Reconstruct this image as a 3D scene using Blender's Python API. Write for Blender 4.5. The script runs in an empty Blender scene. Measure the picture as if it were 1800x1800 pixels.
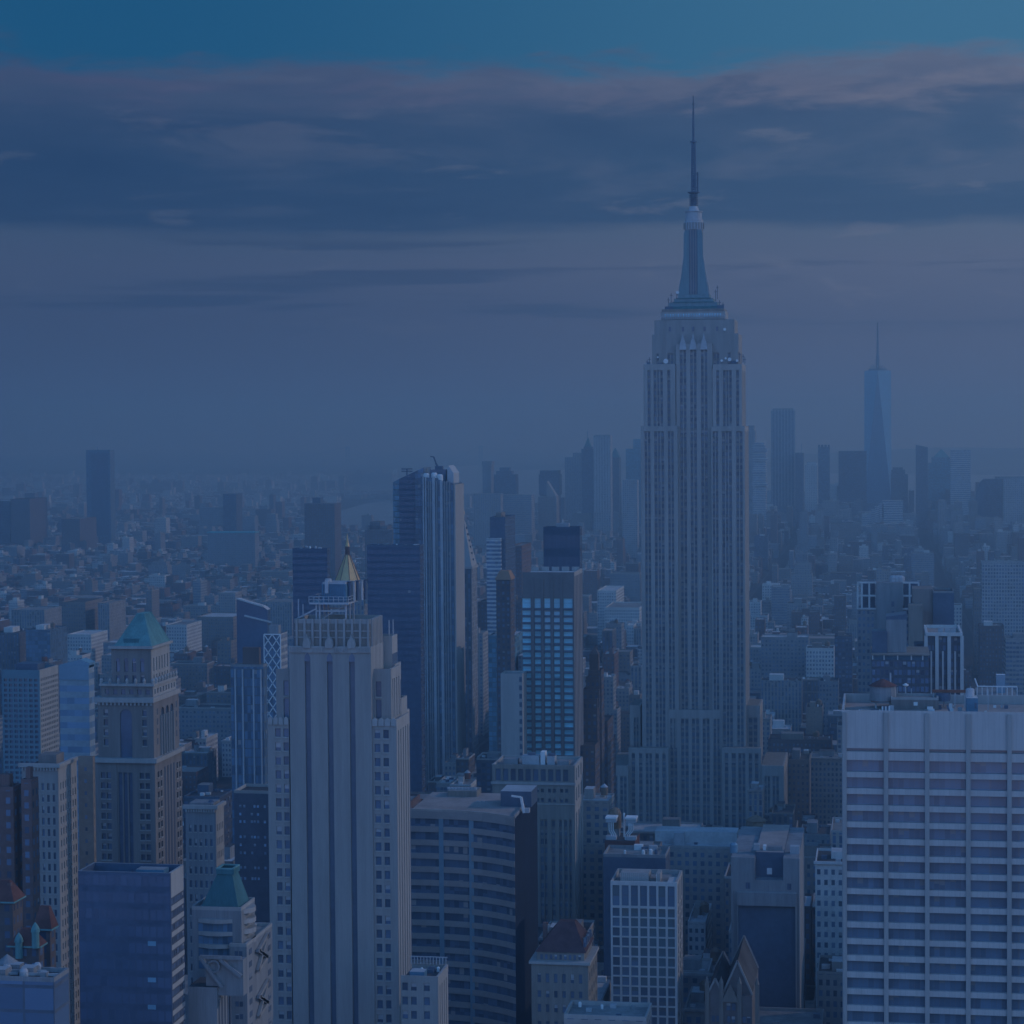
import bpy, math, random
from mathutils import Vector, Matrix
random.seed(11)
SC = bpy.context.scene
COL = SC.collection
rad = math.radians

# ------------------------------------------------------------------ camera
FPX = 3920.0                       # focal length in pixels of the 1800 px photograph
CAM_H = 260.0
YAW, PITCH, ROLL = rad(9.3), rad(2.16), rad(0.45)
fwd = Vector((-math.sin(YAW) * math.cos(PITCH), math.cos(YAW) * math.cos(PITCH), -math.sin(PITCH)))
rt0 = Vector((math.cos(YAW), math.sin(YAW), 0))
up0 = rt0.cross(fwd)
rt = rt0 * math.cos(ROLL) - up0 * math.sin(ROLL)
up = up0 * math.cos(ROLL) + rt0 * math.sin(ROLL)
cam_d = bpy.data.cameras.new('camera')
cam = bpy.data.objects.new('camera', cam_d)
COL.objects.link(cam)
cam.matrix_world = Matrix(((rt.x, up.x, -fwd.x, 0), (rt.y, up.y, -fwd.y, 0), (rt.z, up.z, -fwd.z, CAM_H), (0, 0, 0, 1)))
cam_d.sensor_width = 36
cam_d.lens = 36 * FPX / 1800
cam_d.clip_start = 1
cam_d.clip_end = 80000
SC.camera = cam

# ------------------------------------------------------------------ light, sky, exposure
SUN_ELEV, SUN_AZ = rad(24), rad(66)      # azimuth measured from the street axis (+Y) towards +X
SUN_DIR = Vector((math.sin(SUN_AZ) * math.cos(SUN_ELEV), math.cos(SUN_AZ) * math.cos(SUN_ELEV), math.sin(SUN_ELEV)))
SUN_STRENGTH, SKY_STRENGTH = 2.0, 0.1
SC.view_settings.view_transform = 'Standard'
SC.view_settings.look = 'None'
SC.view_settings.gamma = 1
SC.view_settings.exposure = EXPOSURE = -1.75
HAZE_DENSITY, HAZE_COLOR, HAZE_G = 0.00021, (0.64, 0.84, 1.0), 0.74

sun_d = bpy.data.lights.new('sun', 'SUN')
sun_d.energy = SUN_STRENGTH
sun_d.angle = rad(0.6)
sun_d.color = (1.0, 0.90, 0.94)
sun = bpy.data.objects.new('sun', sun_d)
COL.objects.link(sun)
sun.rotation_euler = (-SUN_DIR).to_track_quat('-Z', 'Y').to_euler()
sun.location = (0, 0, 900)

world = bpy.data.worlds.new('World')
SC.world = world
world.use_nodes = True
NT = world.node_tree
NT.nodes.clear()

class NB:
    """small helper that wires nodes"""
    def __init__(s, nt):
        s.nt = nt
    def n(s, t, **kw):
        nd = s.nt.nodes.new(t)
        for k, v in kw.items():
            setattr(nd, k, v)
        return nd
    def put(s, sock, v):
        if isinstance(v, bpy.types.NodeSocket):
            s.nt.links.new(v, sock)
        elif v is not None:
            sock.default_value = v
    def m(s, op, a, b=None, c=None, clamp=False):
        nd = s.n('ShaderNodeMath', operation=op, use_clamp=clamp)
        s.put(nd.inputs[0], a)
        if b is not None: s.put(nd.inputs[1], b)
        if c is not None: s.put(nd.inputs[2], c)
        return nd.outputs[0]
    def mix(s, f, a, b, mode='MIX'):
        nd = s.n('ShaderNodeMix', data_type='RGBA', blend_type=mode)
        s.put(nd.inputs[0], f); s.put(nd.inputs[6], a); s.put(nd.inputs[7], b)
        return nd.outputs[2]
    def smooth(s, x, a, b):
        nd = s.n('ShaderNodeMapRange', interpolation_type='SMOOTHSTEP')
        s.put(nd.inputs[0], x); s.put(nd.inputs[1], a); s.put(nd.inputs[2], b)
        return nd.outputs[0]
    def comb(s, x, y, z=0.0):
        nd = s.n('ShaderNodeCombineXYZ')
        s.put(nd.inputs[0], x); s.put(nd.inputs[1], y); s.put(nd.inputs[2], z)
        return nd.outputs[0]
    def noise(s, vec, scale, detail=3, rough=.55, dist=0.0):
        nd = s.n('ShaderNodeTexNoise')
        s.put(nd.inputs['Vector'], vec); nd.inputs['Scale'].default_value = scale
        nd.inputs['Detail'].default_value = detail; nd.inputs['Roughness'].default_value = rough
        nd.inputs['Distortion'].default_value = dist
        return nd.outputs[0]
    def ramp(s, f, stops):
        nd = s.n('ShaderNodeValToRGB')
        cr = nd.color_ramp
        while len(cr.elements) < len(stops): cr.elements.new(0.5)
        for e, (p, c) in zip(cr.elements, stops):
            e.position = p; e.color = (c[0], c[1], c[2], 1)
        s.put(nd.inputs[0], f)
        return nd.outputs[0]

def lin(r, g, b, k=1.0):
    f = lambda v: (v / 255 / 12.92 if v / 255 <= .04045 else ((v / 255 + .055) / 1.055) ** 2.4)
    return (f(r) * k, f(g) * k, f(b) * .825 * k, 1)

def build_world():
    w = NB(NT)
    tc = w.n('ShaderNodeTexCoord')
    sx = w.n('ShaderNodeSeparateXYZ')
    w.put(sx.inputs[0], tc.outputs['Generated'])
    x, y, z = sx.outputs
    az = w.m('ARCTAN2', x, y)                       # 0 along the avenues, negative to the left
    el = z
    sky = w.n('ShaderNodeTexSky', sky_type='NISHITA')
    sky.sun_disc = False
    sky.sun_elevation = SUN_ELEV
    sky.sun_rotation = SUN_AZ
    sky.air_density = 1.0; sky.dust_density = 0.6; sky.ozone_density = 3.0
    base = w.mix(1.0, sky.outputs[0], (0.54, 1.45, 2.3, 1), 'MULTIPLY')
    K = 1 / (SKY_STRENGTH * 2 ** EXPOSURE)           # converts picture values into sky radiance
    V = lambda a, b_, c=0.0: w.comb(w.m('MULTIPLY', az, a), w.m('MULTIPLY', el, b_), c)
    big = w.noise(V(5.0, 26.0), 1.0, 5, .55)
    fine = w.noise(V(17.0, 75.0, 3.0), 1.0, 6, .62, .3)
    puff = w.noise(V(10.0, 48.0, 7.7), 1.0, 5, .6, .5)
    deckn = w.noise(V(6.0, 38.0, 21.0), 1.0, 6, .6, .4)
    nb = w.m('SUBTRACT', big, .5)
    nf = w.m('SUBTRACT', fine, .5)
    np_ = w.m('SUBTRACT', puff, .5)
    e2 = w.m('ADD', w.m('ADD', el, w.m('MULTIPLY', nb, .016)), w.m('MULTIPLY', nf, .010))
    cloud = w.ramp(w.m('MULTIPLY', e2, 5.0), [
        (0.00, lin(74, 88, 128, K)), (0.12, lin(73, 87, 127, K)), (0.25, lin(73, 87, 127, K)), (0.36, lin(80, 94, 133, K)),
        (0.425, lin(76, 94, 132, K)), (0.455, lin(50, 76, 120, K)), (0.58, lin(48, 76, 121, K)),
        (0.68, lin(56, 80, 124, K)), (0.76, lin(70, 88, 130, K)), (0.86, lin(80, 94, 134, K))])
    deck = w.m('MULTIPLY', w.smooth(e2, .088, .10), w.smooth(deckn, .48, .64))
    cloud = w.mix(w.m('MULTIPLY', deck, .4), cloud, lin(82, 97, 136, K))
    deckd = w.m('MULTIPLY', w.smooth(e2, .088, .10), w.smooth(deckn, .50, .36))
    cloud = w.mix(w.m('MULTIPLY', deckd, .4), cloud, lin(40, 68, 114, K))
    streak = w.noise(V(6.0, 95.0, 1.3), 1.0, 5, .55, .3)
    low = w.m('MULTIPLY', w.smooth(el, .038, .05), w.m('SUBTRACT', 1.0, w.smooth(el, .08, .088)))
    dark = w.m('MULTIPLY', w.smooth(streak, .50, .62), low)
    cloud = w.mix(w.m('MULTIPLY', dark, .62), cloud, lin(48, 70, 113, K))
    hi = w.m('MULTIPLY', w.smooth(puff, .57, .70), w.smooth(el, .105, .13))
    cloud = w.mix(w.m('MULTIPLY', hi, .26), cloud, lin(112, 116, 148, K))
    lowhi = w.m('MULTIPLY', w.smooth(fine, .58, .70), w.smooth(el, .03, .06))
    cloud = w.mix(w.m('MULTIPLY', lowhi, .4), cloud, lin(98, 108, 142, K))
    side = w.smooth(az, -.36, .10)                   # the sky brightens towards the sun in the west
    e3 = w.m('ADD', w.m('ADD', w.m('ADD', el, w.m('MULTIPLY', nb, .016)), w.m('MULTIPLY', nf, .028)), w.m('MULTIPLY', np_, .03))
    rim = w.m('MULTIPLY', w.smooth(e3, .136, .150), w.m('ADD', .25, w.m('MULTIPLY', w.smooth(fine, .42, .62), .75)))
    rim = w.m('MULTIPLY', rim, w.smooth(y, -.3, .3))
    cloud = w.mix(w.m('MULTIPLY', rim, .42), cloud, w.mix(side, lin(92, 92, 134, K), lin(116, 118, 148, K)))
    cloud = w.mix(1.0, cloud, w.mix(side, (.62, .72, .82, 1), (1.20, 1.14, 1.08, 1)), 'MULTIPLY')
    bl = w.mix(side, lin(22, 82, 134, K), lin(58, 110, 158, K))
    blue = w.mix(w.smooth(el, .19, .5), bl, base)
    col = w.mix(w.smooth(e3, .155, .167), cloud, blue)
    # unseen sky behind the viewer, boosted as added light on the shaded north walls
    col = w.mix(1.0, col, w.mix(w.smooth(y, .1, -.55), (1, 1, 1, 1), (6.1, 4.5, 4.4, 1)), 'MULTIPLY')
    col = w.mix(1.0, col, w.mix(w.smooth(z, .25, .7), (1, 1, 1, 1), (1.25, 1.2, 1.22, 1)), 'MULTIPLY')  # overhead sky likewise raised as added fill light
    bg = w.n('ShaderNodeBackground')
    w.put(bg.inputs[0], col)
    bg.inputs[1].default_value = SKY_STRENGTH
    out = w.n('ShaderNodeOutputWorld')
    w.put(out.inputs[0], bg.outputs[0])
build_world()

cy = SC.cycles
cy.use_denoising = True
cy.max_bounces = 5
cy.diffuse_bounces = 2
cy.glossy_bounces = 2
cy.transparent_max_bounces = 8
cy.volume_bounces = 3
cy.caustics_reflective = False
cy.caustics_refractive = False

# ------------------------------------------------------------------ picture <-> place
def ray(px, py):
    u, v = (px - 900) / FPX, (900 - py) / FPX
    return fwd + rt * u + up * v
def P(px, py, Y):
    d = ray(px, py)
    t = Y / d.y
    return d.x * t, CAM_H + d.z * t
def G(px, py, z=0.0):
    d = ray(px, py)
    t = (z - CAM_H) / d.z
    return d.x * t, d.y * t
def proj(x, y, z):
    v = Vector((x, y, z - CAM_H))
    k = v.dot(fwd)
    return 900 + FPX * v.dot(rt) / k, 900 - FPX * v.dot(up) / k
VPX = 1542.0
def deep(r, far, Y):
    return Y * ((VPX - r) / (VPX - far) - 1)

# ------------------------------------------------------------------ materials
MATS = {}
def mat(name, col, rough=.85, var=.18, scale=.06, metal=0.0, spec=.15, streak=False):
    if name in MATS: return MATS[name]
    m = bpy.data.materials.new(name); m.use_nodes = True
    b = NB(m.node_tree)
    p = m.node_tree.nodes['Principled BSDF']
    tc = b.n('ShaderNodeTexCoord')
    vec = tc.outputs['Object']
    if streak:
        mp = b.n('ShaderNodeMapping'); mp.inputs['Scale'].default_value = (6, 6, .35)
        b.put(mp.inputs[0], vec); vec = mp.outputs[0]
    n1 = b.noise(vec, scale, 5, .62)
    n2 = b.noise(vec, scale * 9, 3, .6)
    f = b.m('ADD', b.m('MULTIPLY', n1, .65), b.m('MULTIPLY', n2, .35))
    f = b.smooth(f, .32, .68)
    c = b.mix(f, [v * (1 - var) for v in col] + [1], [min(1, v * (1 + var)) for v in col] + [1])
    b.put(p.inputs['Base Color'], c)
    p.inputs['Roughness'].default_value = rough
    p.inputs['Metallic'].default_value = metal
    p.inputs['Specular IOR Level'].default_value = spec
    MATS[name] = m
    return m

def tint(c):
    """blue tinted glazing"""
    return (c[0] * 1.2 + .068, c[1] * 1.3 + .095, c[2] * 1.4 + .14)

def facade(name, wall, glass, wf, hf, gvar=.5, blind=.12, rough=.85, mull=0, seam=.0, lift=.5):
    """wall with windows: UV counts bays and floors"""
    glass = tint(glass)
    if name in MATS: return MATS[name]
    m = bpy.data.materials.new(name); m.use_nodes = True
    b = NB(m.node_tree)
    p = m.node_tree.nodes['Principled BSDF']
    uv = b.n('ShaderNodeUVMap')
    s = b.n('ShaderNodeSeparateXYZ'); b.put(s.inputs[0], uv.outputs[0])
    fu, fv = b.m('FRACT', s.outputs[0]), b.m('FRACT', s.outputs[1])
    iu, iv = b.m('FLOOR', s.outputs[0]), b.m('FLOOR', s.outputs[1])
    mu = b.m('LESS_THAN', b.m('ABSOLUTE', b.m('SUBTRACT', fu, .5)), wf / 2)
    mv = b.m('LESS_THAN', b.m('ABSOLUTE', b.m('SUBTRACT', fv, lift)), hf / 2)
    mask = b.m('MULTIPLY', mu, mv)
    if mull:
        fm = b.m('FRACT', b.m('MULTIPLY', b.m('DIVIDE', b.m('SUBTRACT', fu, .5 - wf / 2), wf), mull))
        mask = b.m('MULTIPLY', mask, b.m('LESS_THAN', b.m('ABSOLUTE', b.m('SUBTRACT', fm, .5)), .43))
    oi = b.n('ShaderNodeObjectInfo')
    wn = b.n('ShaderNodeTexWhiteNoise', noise_dimensions='3D')
    b.put(wn.inputs[0], b.comb(iu, iv, b.m('MULTIPLY', oi.outputs['Random'], 91.0)))
    r = wn.outputs[0]
    gl = b.mix(b.m('MULTIPLY', r, 1.0), [v * (1 - gvar) for v in glass] + [1], [v * (1 + gvar) for v in glass] + [1])
    wn2 = b.n('ShaderNodeTexWhiteNoise', noise_dimensions='3D')
    b.put(wn2.inputs[0], b.comb(iv, iu, 5.5))
    isb = b.m('LESS_THAN', wn2.outputs[0], blind)
    top = b.m('GREATER_THAN', fv, b.m('ADD', lift - hf * .15, b.m('MULTIPLY', r, .3 * hf)))
    gl = b.mix(b.m('MULTIPLY', b.m('MULTIPLY', isb, top), .8), gl, (.36, .36, .36, 1))
    tc = b.n('ShaderNodeTexCoord')
    n1 = b.noise(tc.outputs['Object'], .05, 5, .62)
    n2 = b.noise(tc.outputs['Object'], .6, 3, .6)
    f = b.smooth(b.m('ADD', b.m('MULTIPLY', n1, .6), b.m('MULTIPLY', n2, .4)), .34, .66)
    wc = b.mix(f, [v * .82 for v in wall] + [1], [min(1, v * 1.15) for v in wall] + [1])
    if seam:
        sm = b.m('LESS_THAN', fv, .07)
        wc = b.mix(b.m('MULTIPLY', sm, seam), wc, (.03, .03, .03, 1))
    wc = b.mix(b.m('MULTIPLY', b.m('SUBTRACT', oi.outputs['Random'], .5), .5), wc, b.mix(1.0, wc, (1.35, 1.2, 1.1, 1), 'MULTIPLY'))
    b.put(p.inputs['Base Color'], b.mix(mask, wc, gl))
    b.put(p.inputs['Roughness'], b.m('SUBTRACT', rough, b.m('MULTIPLY', mask, rough - .22)))
    b.put(p.inputs['Specular IOR Level'], b.m('ADD', .12, b.m('MULTIPLY', mask, .4)))
    MATS[name] = m
    return m

def pane_mat(name, col, blind=.25, blindcol=(.42, .44, .46), rough=.18, gvar=.35, bars=(1, 2), spec=.9):
    """glass of single window objects: varies by object, with a blind drawn part-way in some"""
    if blind != .2: col = tint(col)
    if name in MATS: return MATS[name]
    m = bpy.data.materials.new(name); m.use_nodes = True
    b = NB(m.node_tree)
    p = m.node_tree.nodes['Principled BSDF']
    oi = b.n('ShaderNodeObjectInfo')
    tc = b.n('ShaderNodeTexCoord')
    s = b.n('ShaderNodeSeparateXYZ'); b.put(s.inputs[0], tc.outputs['Generated'])
    wn = b.n('ShaderNodeTexWhiteNoise', noise_dimensions='2D')      # each light of a wide window differs a little
    b.put(wn.inputs[0], b.comb(b.m('FLOOR', b.m('MULTIPLY', s.outputs[0], float(bars[0]))), b.m('MULTIPLY', oi.outputs['Random'], 53.0)))
    r = wn.outputs[0]
    r2 = b.m('FRACT', b.m('MULTIPLY', r, 37.7)); r3 = b.m('FRACT', b.m('MULTIPLY', r, 91.3))
    g = b.mix(r2, [v * (1 - gvar) for v in col] + [1], [v * (1 + gvar) for v in col] + [1])
    on = b.m('MULTIPLY', b.m('LESS_THAN', r, blind), b.m('GREATER_THAN', s.outputs[2], b.m('ADD', .35, b.m('MULTIPLY', r3, .5))))
    g = b.mix(on, g, [*blindcol, 1])
    fx = b.m('ABSOLUTE', b.m('SUBTRACT', b.m('FRACT', b.m('MULTIPLY', s.outputs[0], float(bars[0]))), .5))
    fz = b.m('ABSOLUTE', b.m('SUBTRACT', b.m('FRACT', b.m('MULTIPLY', s.outputs[2], float(bars[1]))), .5))
    bar = b.m('MAXIMUM', b.m('GREATER_THAN', fx, .455), b.m('GREATER_THAN', fz, .45))
    g = b.mix(b.m('MULTIPLY', bar, .5), g, (.16, .165, .17, 1))
    b.put(p.inputs['Base Color'], g)
    p.inputs['Roughness'].default_value = rough
    p.inputs['Specular IOR Level'].default_value = spec
    MATS[name] = m
    return m

LIME = mat('limestone', (.315, .295, .275), var=.14, streak=True)
ASHLAR = mat('light_limestone', (.37, .345, .32), var=.14, streak=True)
LIMED = mat('weathered_limestone', (.24, .22, .195), var=.2, streak=True)
STONE = mat('pale_stone', (.37, .355, .335), var=.12, streak=True)
TAN = mat('tan_brick', (.225, .20, .185), var=.2, streak=True)
BRICK = mat('red_brick', (.175, .115, .105), var=.25, streak=True)
BROWN = mat('brown_brick', (.14, .115, .11), var=.22, streak=True)
GREY = mat('grey_concrete', (.25, .255, .26), var=.2, streak=True)
def jointed(name, col, pitch=1.35, var=.1):
    m = mat(name, col, var=var, streak=True)
    b = NB(m.node_tree); p = m.node_tree.nodes['Principled BSDF']
    src = p.inputs['Base Color'].links[0].from_socket
    tc = b.n('ShaderNodeTexCoord'); sp = b.n('ShaderNodeSeparateXYZ'); b.put(sp.inputs[0], tc.outputs['Object'])
    f = b.m('FRACT', b.m('DIVIDE', sp.outputs[0], pitch))
    wn = b.n('ShaderNodeTexWhiteNoise', noise_dimensions='2D')
    b.put(wn.inputs[0], b.comb(b.m('FLOOR', b.m('DIVIDE', sp.outputs[0], pitch)), b.m('FLOOR', b.m('DIVIDE', sp.outputs[2], 4.2))))
    c = b.mix(b.m('MULTIPLY', b.m('LESS_THAN', f, .08), .16), src, (.08, .08, .08, 1))
    c = b.mix(b.m('MULTIPLY', wn.outputs[0], .15), c, b.mix(1.0, c, (.62, .62, .64, 1), 'MULTIPLY'))
    b.put(p.inputs['Base Color'], c)
    return m
JOINT = jointed('jointed_stone_panels', (.50, .475, .45))
WHITE = mat('white_concrete', (.55, .55, .53), var=.12, streak=True)
WHITEP = mat('white_paint', (.72, .72, .70), var=.08)
DARK = mat('dark_panel', (.10, .135, .185), rough=.4, var=.2)
BLACK = mat('black_cladding', (.085, .12, .175), rough=.35, var=.2)
STEEL = mat('galvanised_steel', (.42, .43, .44), rough=.5, var=.15)
COPPER = mat('green_copper', (.15, .31, .30), rough=.7, var=.22, streak=True)
COPPERD = mat('dark_green_copper', (.06, .165, .18), rough=.6, var=.2, streak=True)
ALU = mat('teal_aluminium', (.17, .255, .275), rough=.5, var=.15, streak=True)
GOLD = mat('gold_leaf', (.72, .47, .21), rough=.5, var=.15, metal=.3)
REDT = mat('red_roof_tile', (.155, .075, .065), var=.25, scale=.3)
RUST = mat('rust_brown_metal', (.22, .10, .07), var=.25)
WOOD = mat('weathered_wood', (.22, .16, .115), var=.25, scale=.5)
TAR = mat('tar_roof', (.085, .085, .088), var=.35, scale=.08)
GRAVEL = mat('gravel_roof', (.25, .245, .235), var=.3, scale=.08)
SILVER = mat('silver_roof', (.50, .50, .49), var=.2, scale=.08)
PINKROOF = mat('pinkish_gravel_roof', (.36, .30, .27), var=.2, scale=.1)
BLUEBOX = mat('blue_grey_metal', (.10, .21, .29), rough=.5)
GLASSB = mat('blue_glass', (.05, .13, .19), rough=.12, var=.2, spec=.6)
GLASSD = mat('dark_glass', (.085, .13, .19), rough=.1, var=.2, spec=.5)
MIRROR = mat('pale_blue_glass', (.17, .30, .38), rough=.2, var=.12, spec=.6)
ASPH = mat('asphalt', (.05, .05, .052), var=.3, scale=.05)

PANE = pane_mat('window_glass', (.022, .036, .05))
PANEB = pane_mat('blue_window_glass', (.27, .60, .70), blind=.2, blindcol=(.36, .62, .72), rough=.12, gvar=.22)
PANED = pane_mat('dark_window_glass', (.018, .024, .034), blind=.05, bars=(6, 1))
SLOT = mat('dark_slot_glass', (.115, .16, .22), rough=.25, var=.15, spec=.7)

# ------------------------------------------------------------------ mesh building
class MB:
    def __init__(s):
        s.v, s.f, s.uv, s.mi, s.mats = [], [], [], [], []
    def _m(s, m):
        if m not in s.mats: s.mats.append(m)
        return s.mats.index(m)
    def face(s, pts, m, uv=None):
        i = len(s.v)
        s.v += [tuple(p) for p in pts]
        s.f.append(tuple(range(i, i + len(pts))))
        s.uv.append(uv or [(0, 0)] * len(pts))
        s.mi.append(s._m(m))
        return s
    def box(s, x0, x1, y0, y1, z0, z1, m, top=None, bw=3.2, fh=3.7, sides='NSEWTB', zref=None):
        if x1 < x0: x0, x1 = x1, x0
        if y1 < y0: y0, y1 = y1, y0
        top = top or m
        zr = z1 if zref is None else zref
        nx, ny = max(1, round((x1 - x0) / bw)), max(1, round((y1 - y0) / bw))
        va, vb = 1000 + (z0 - zr) / fh, 1000 + (z1 - zr) / fh
        if 'N' in sides: s.face([(x0, y0, z0), (x1, y0, z0), (x1, y0, z1), (x0, y0, z1)], m, [(0, va), (nx, va), (nx, vb), (0, vb)])
        if 'S' in sides: s.face([(x1, y1, z0), (x0, y1, z0), (x0, y1, z1), (x1, y1, z1)], m, [(0, va), (nx, va), (nx, vb), (0, vb)])
        if 'W' in sides: s.face([(x1, y0, z0), (x1, y1, z0), (x1, y1, z1), (x1, y0, z1)], m, [(50, va), (50 + ny, va), (50 + ny, vb), (50, vb)])
        if 'E' in sides: s.face([(x0, y1, z0), (x0, y0, z0), (x0, y0, z1), (x0, y1, z1)], m, [(50, va), (50 + ny, va), (50 + ny, vb), (50, vb)])
        if 'T' in sides: s.face([(x0, y0, z1), (x1, y0, z1), (x1, y1, z1), (x0, y1, z1)], top)
        if 'B' in sides: s.face([(x0, y1, z0), (x1, y1, z0), (x1, y0, z0), (x0, y0, z0)], top)
        return s
    def frustum(s, a, z0, b, z1, m, cap=None, uvn=1):
        (ax0, ax1, ay0, ay1), (bx0, bx1, by0, by1) = a, b
        lo = [(ax0, ay0, z0), (ax1, ay0, z0), (ax1, ay1, z0), (ax0, ay1, z0)]
        hi = [(bx0, by0, z1), (bx1, by0, z1), (bx1, by1, z1), (bx0, by1, z1)]
        for i in range(4):
            j = (i + 1) % 4
            s.face([lo[i], lo[j], hi[j], hi[i]], m, [(0, 0), (uvn, 0), (uvn, 1), (0, 1)])
        s.face(hi, cap or m)
        s.face(lo[::-1], cap or m)
        return s
    def lathe(s, cx, cy, prof, m, n=16, cap=True):
        """prof: list of (radius, z)"""
        rings = []
        for r, z in prof:
            rings.append([(cx + r * math.cos(2 * math.pi * k / n), cy + r * math.sin(2 * math.pi * k / n), z) for k in range(n)])
        for a, b in zip(rings, rings[1:]):
            for k in range(n):
                j = (k + 1) % n
                s.face([a[k], a[j], b[j], b[k]], m)
        if cap:
            s.face(rings[-1], m); s.face(rings[0][::-1], m)
        return s
    def bar(s, p, q, w, m, h=None):
        p, q = Vector(p), Vector(q)
        d = (q - p).normalized()
        a = d.cross(Vector((0, 0, 1)) if abs(d.z) < .9 else Vector((1, 0, 0))).normalized() * w / 2
        c = d.cross(a).normalized() * (h or w) / 2
        A = [p + a + c, p - a + c, p - a - c, p + a - c]
        Bq = [q + a + c, q - a + c, q - a - c, q + a - c]
        for i in range(4):
            j = (i + 1) % 4
            s.face([A[i], A[j], Bq[j], Bq[i]], m)
        s.face(A[::-1], m); s.face(Bq, m)
        return s
    def poly(s, pts, y0, y1, m, top=None):
        """outline in (x, z) extruded from y0 to y1"""
        n = len(pts)
        s.face([(x, y0, z) for x, z in pts], m)
        s.face([(x, y1, z) for x, z in pts][::-1], m)
        for i in range(n):
            j = (i + 1) % n
            (x0, z0), (x1, z1) = pts[i], pts[j]
            s.face([(x0, y0, z0), (x0, y1, z0), (x1, y1, z1), (x1, y0, z1)], (top or m) if abs(x1 - x0) > abs(z1 - z0) * .3 else m)
        return s
    def build(s, name, parent=None, origin=None):
        o0 = Vector(origin) if origin is not None else (ORG[parent] if parent else Vector((0, 0, 0)))
        me = bpy.data.meshes.new(name)
        me.from_pydata([(a - o0.x, b - o0.y, c - o0.z) for a, b, c in s.v], [], s.f)
        for m in s.mats: me.materials.append(m)
        me.polygons.foreach_set('material_index', s.mi)
        ul = me.uv_layers.new(name='UVMap')
        ul.data.foreach_set('uv', [c for q in s.uv for p in q for c in p])
        me.validate(); me.update()
        o = bpy.data.objects.new(name, me)
        COL.objects.link(o)
        if parent is not None:
            o.parent = parent
            ORG[o] = o0
        else:
            o.location = o0
            ORG[o] = o0
        return o
    @property
    def empty(s): return not s.f

ORG = {}
FOOT = []          # footprints, used to keep the carpet of smaller buildings clear
SIL = []           # (Y, left px, right px, lowest py that must stay visible)

def root(name, label, cat, loc, group=None):
    o = bpy.data.objects.new(name, None)
    COL.objects.link(o)
    o.location = loc
    o.empty_display_size = 5
    o['label'] = label; o['category'] = cat
    if group: o['group'] = group
    ORG[o] = Vector(loc)
    return o
def structure(o, kind='structure'):
    o['kind'] = kind
    return o

_unit = {}
def unit_pane(side, m):
    k = (side, m.name)
    if k not in _unit:
        b = MB()
        if side == 'N': b.box(-.5, .5, 0, .12, -.5, .5, m)
        else: b.box(-.12, 0, -.5, .5, -.5, .5, m)
        me = bpy.data.meshes.new('window')
        me.from_pydata(b.v, [], b.f); me.materials.append(m)
        _unit[k] = me
    return _unit[k]

def panes(parent, rects, m, name='window', limit=100):
    """rects: (side, plane, a0, a1, z0, z1); each one a window of its own, past the limit one joint part"""
    rects = sorted(rects, key=lambda q: -(q[3] - q[2]) * (q[5] - q[4]) * (1 if q[0] == 'N' else .25))
    o0 = ORG[parent]
    for side, pl, a0, a1, z0, z1 in rects[:limit]:
        o = bpy.data.objects.new(name, unit_pane(side, m))
        COL.objects.link(o)
        o.parent = parent
        if side == 'N':
            o.location = Vector(((a0 + a1) / 2, pl, (z0 + z1) / 2)) - o0
            o.scale = (a1 - a0, 1, z1 - z0)
        else:
            o.location = Vector((pl, (a0 + a1) / 2, (z0 + z1) / 2)) - o0
            o.scale = (1, a1 - a0, z1 - z0)
        ORG[o] = o0
    if len(rects) > limit:
        b = MB()
        for side, pl, a0, a1, z0, z1 in rects[limit:]:
            if side == 'N': b.box(a0, a1, pl, pl + .12, z0, z1, m)
            else: b.box(pl - .12, pl, a0, a1, z0, z1, m)
        structure(b.build(name + 's', parent), 'stuff')

def relief(mb, side, a0, a1, z0, z1, cols, rows, outer, dep, m, sill=None):
    """piers and spandrels standing `dep` proud of the core, leaving one opening per column and row.
    side N: outer is the y of the front, a runs along x; side W: outer is the x of the west face, a along y"""
    def bx(p, q, lo, hi):
        if q - p < .01 or hi - lo < .01: return
        if side == 'N': mb.box(p, q, outer, outer + dep, lo, hi, m)
        else: mb.box(outer - dep, outer, p, q, lo, hi, m)
    cols, rows = sorted(cols), sorted(rows)
    edge = a0
    for c0, c1 in cols:
        bx(edge, c0, z0, z1); edge = c1
    bx(edge, a1, z0, z1)
    out = []
    for c0, c1 in cols:
        e = z0
        for r0, r1 in rows:
            bx(c0, c1, e, r0); e = r1
            if sill and r1 - r0 < 6:
                if side == 'N': mb.box(c0 - .15, c1 + .15, outer - .2, outer - .01, r0 - .34, r0 - .03, sill)
                else: mb.box(outer + .01, outer + .2, c0 - .15, c1 + .15, r0 - .34, r0 - .03, sill)
            out.append((side, outer + (dep - .14 if side == 'N' else -dep + .14), c0, c1, r0, r1))
        bx(c0, c1, e, z1)
    return out

def split(a, b, n, frac, pad=0.0):
    w = (b - a - 2 * pad) / n
    return [(a + pad + w * (i + .5 - frac / 2), a + pad + w * (i + .5 + frac / 2)) for i in range(n)]

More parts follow.
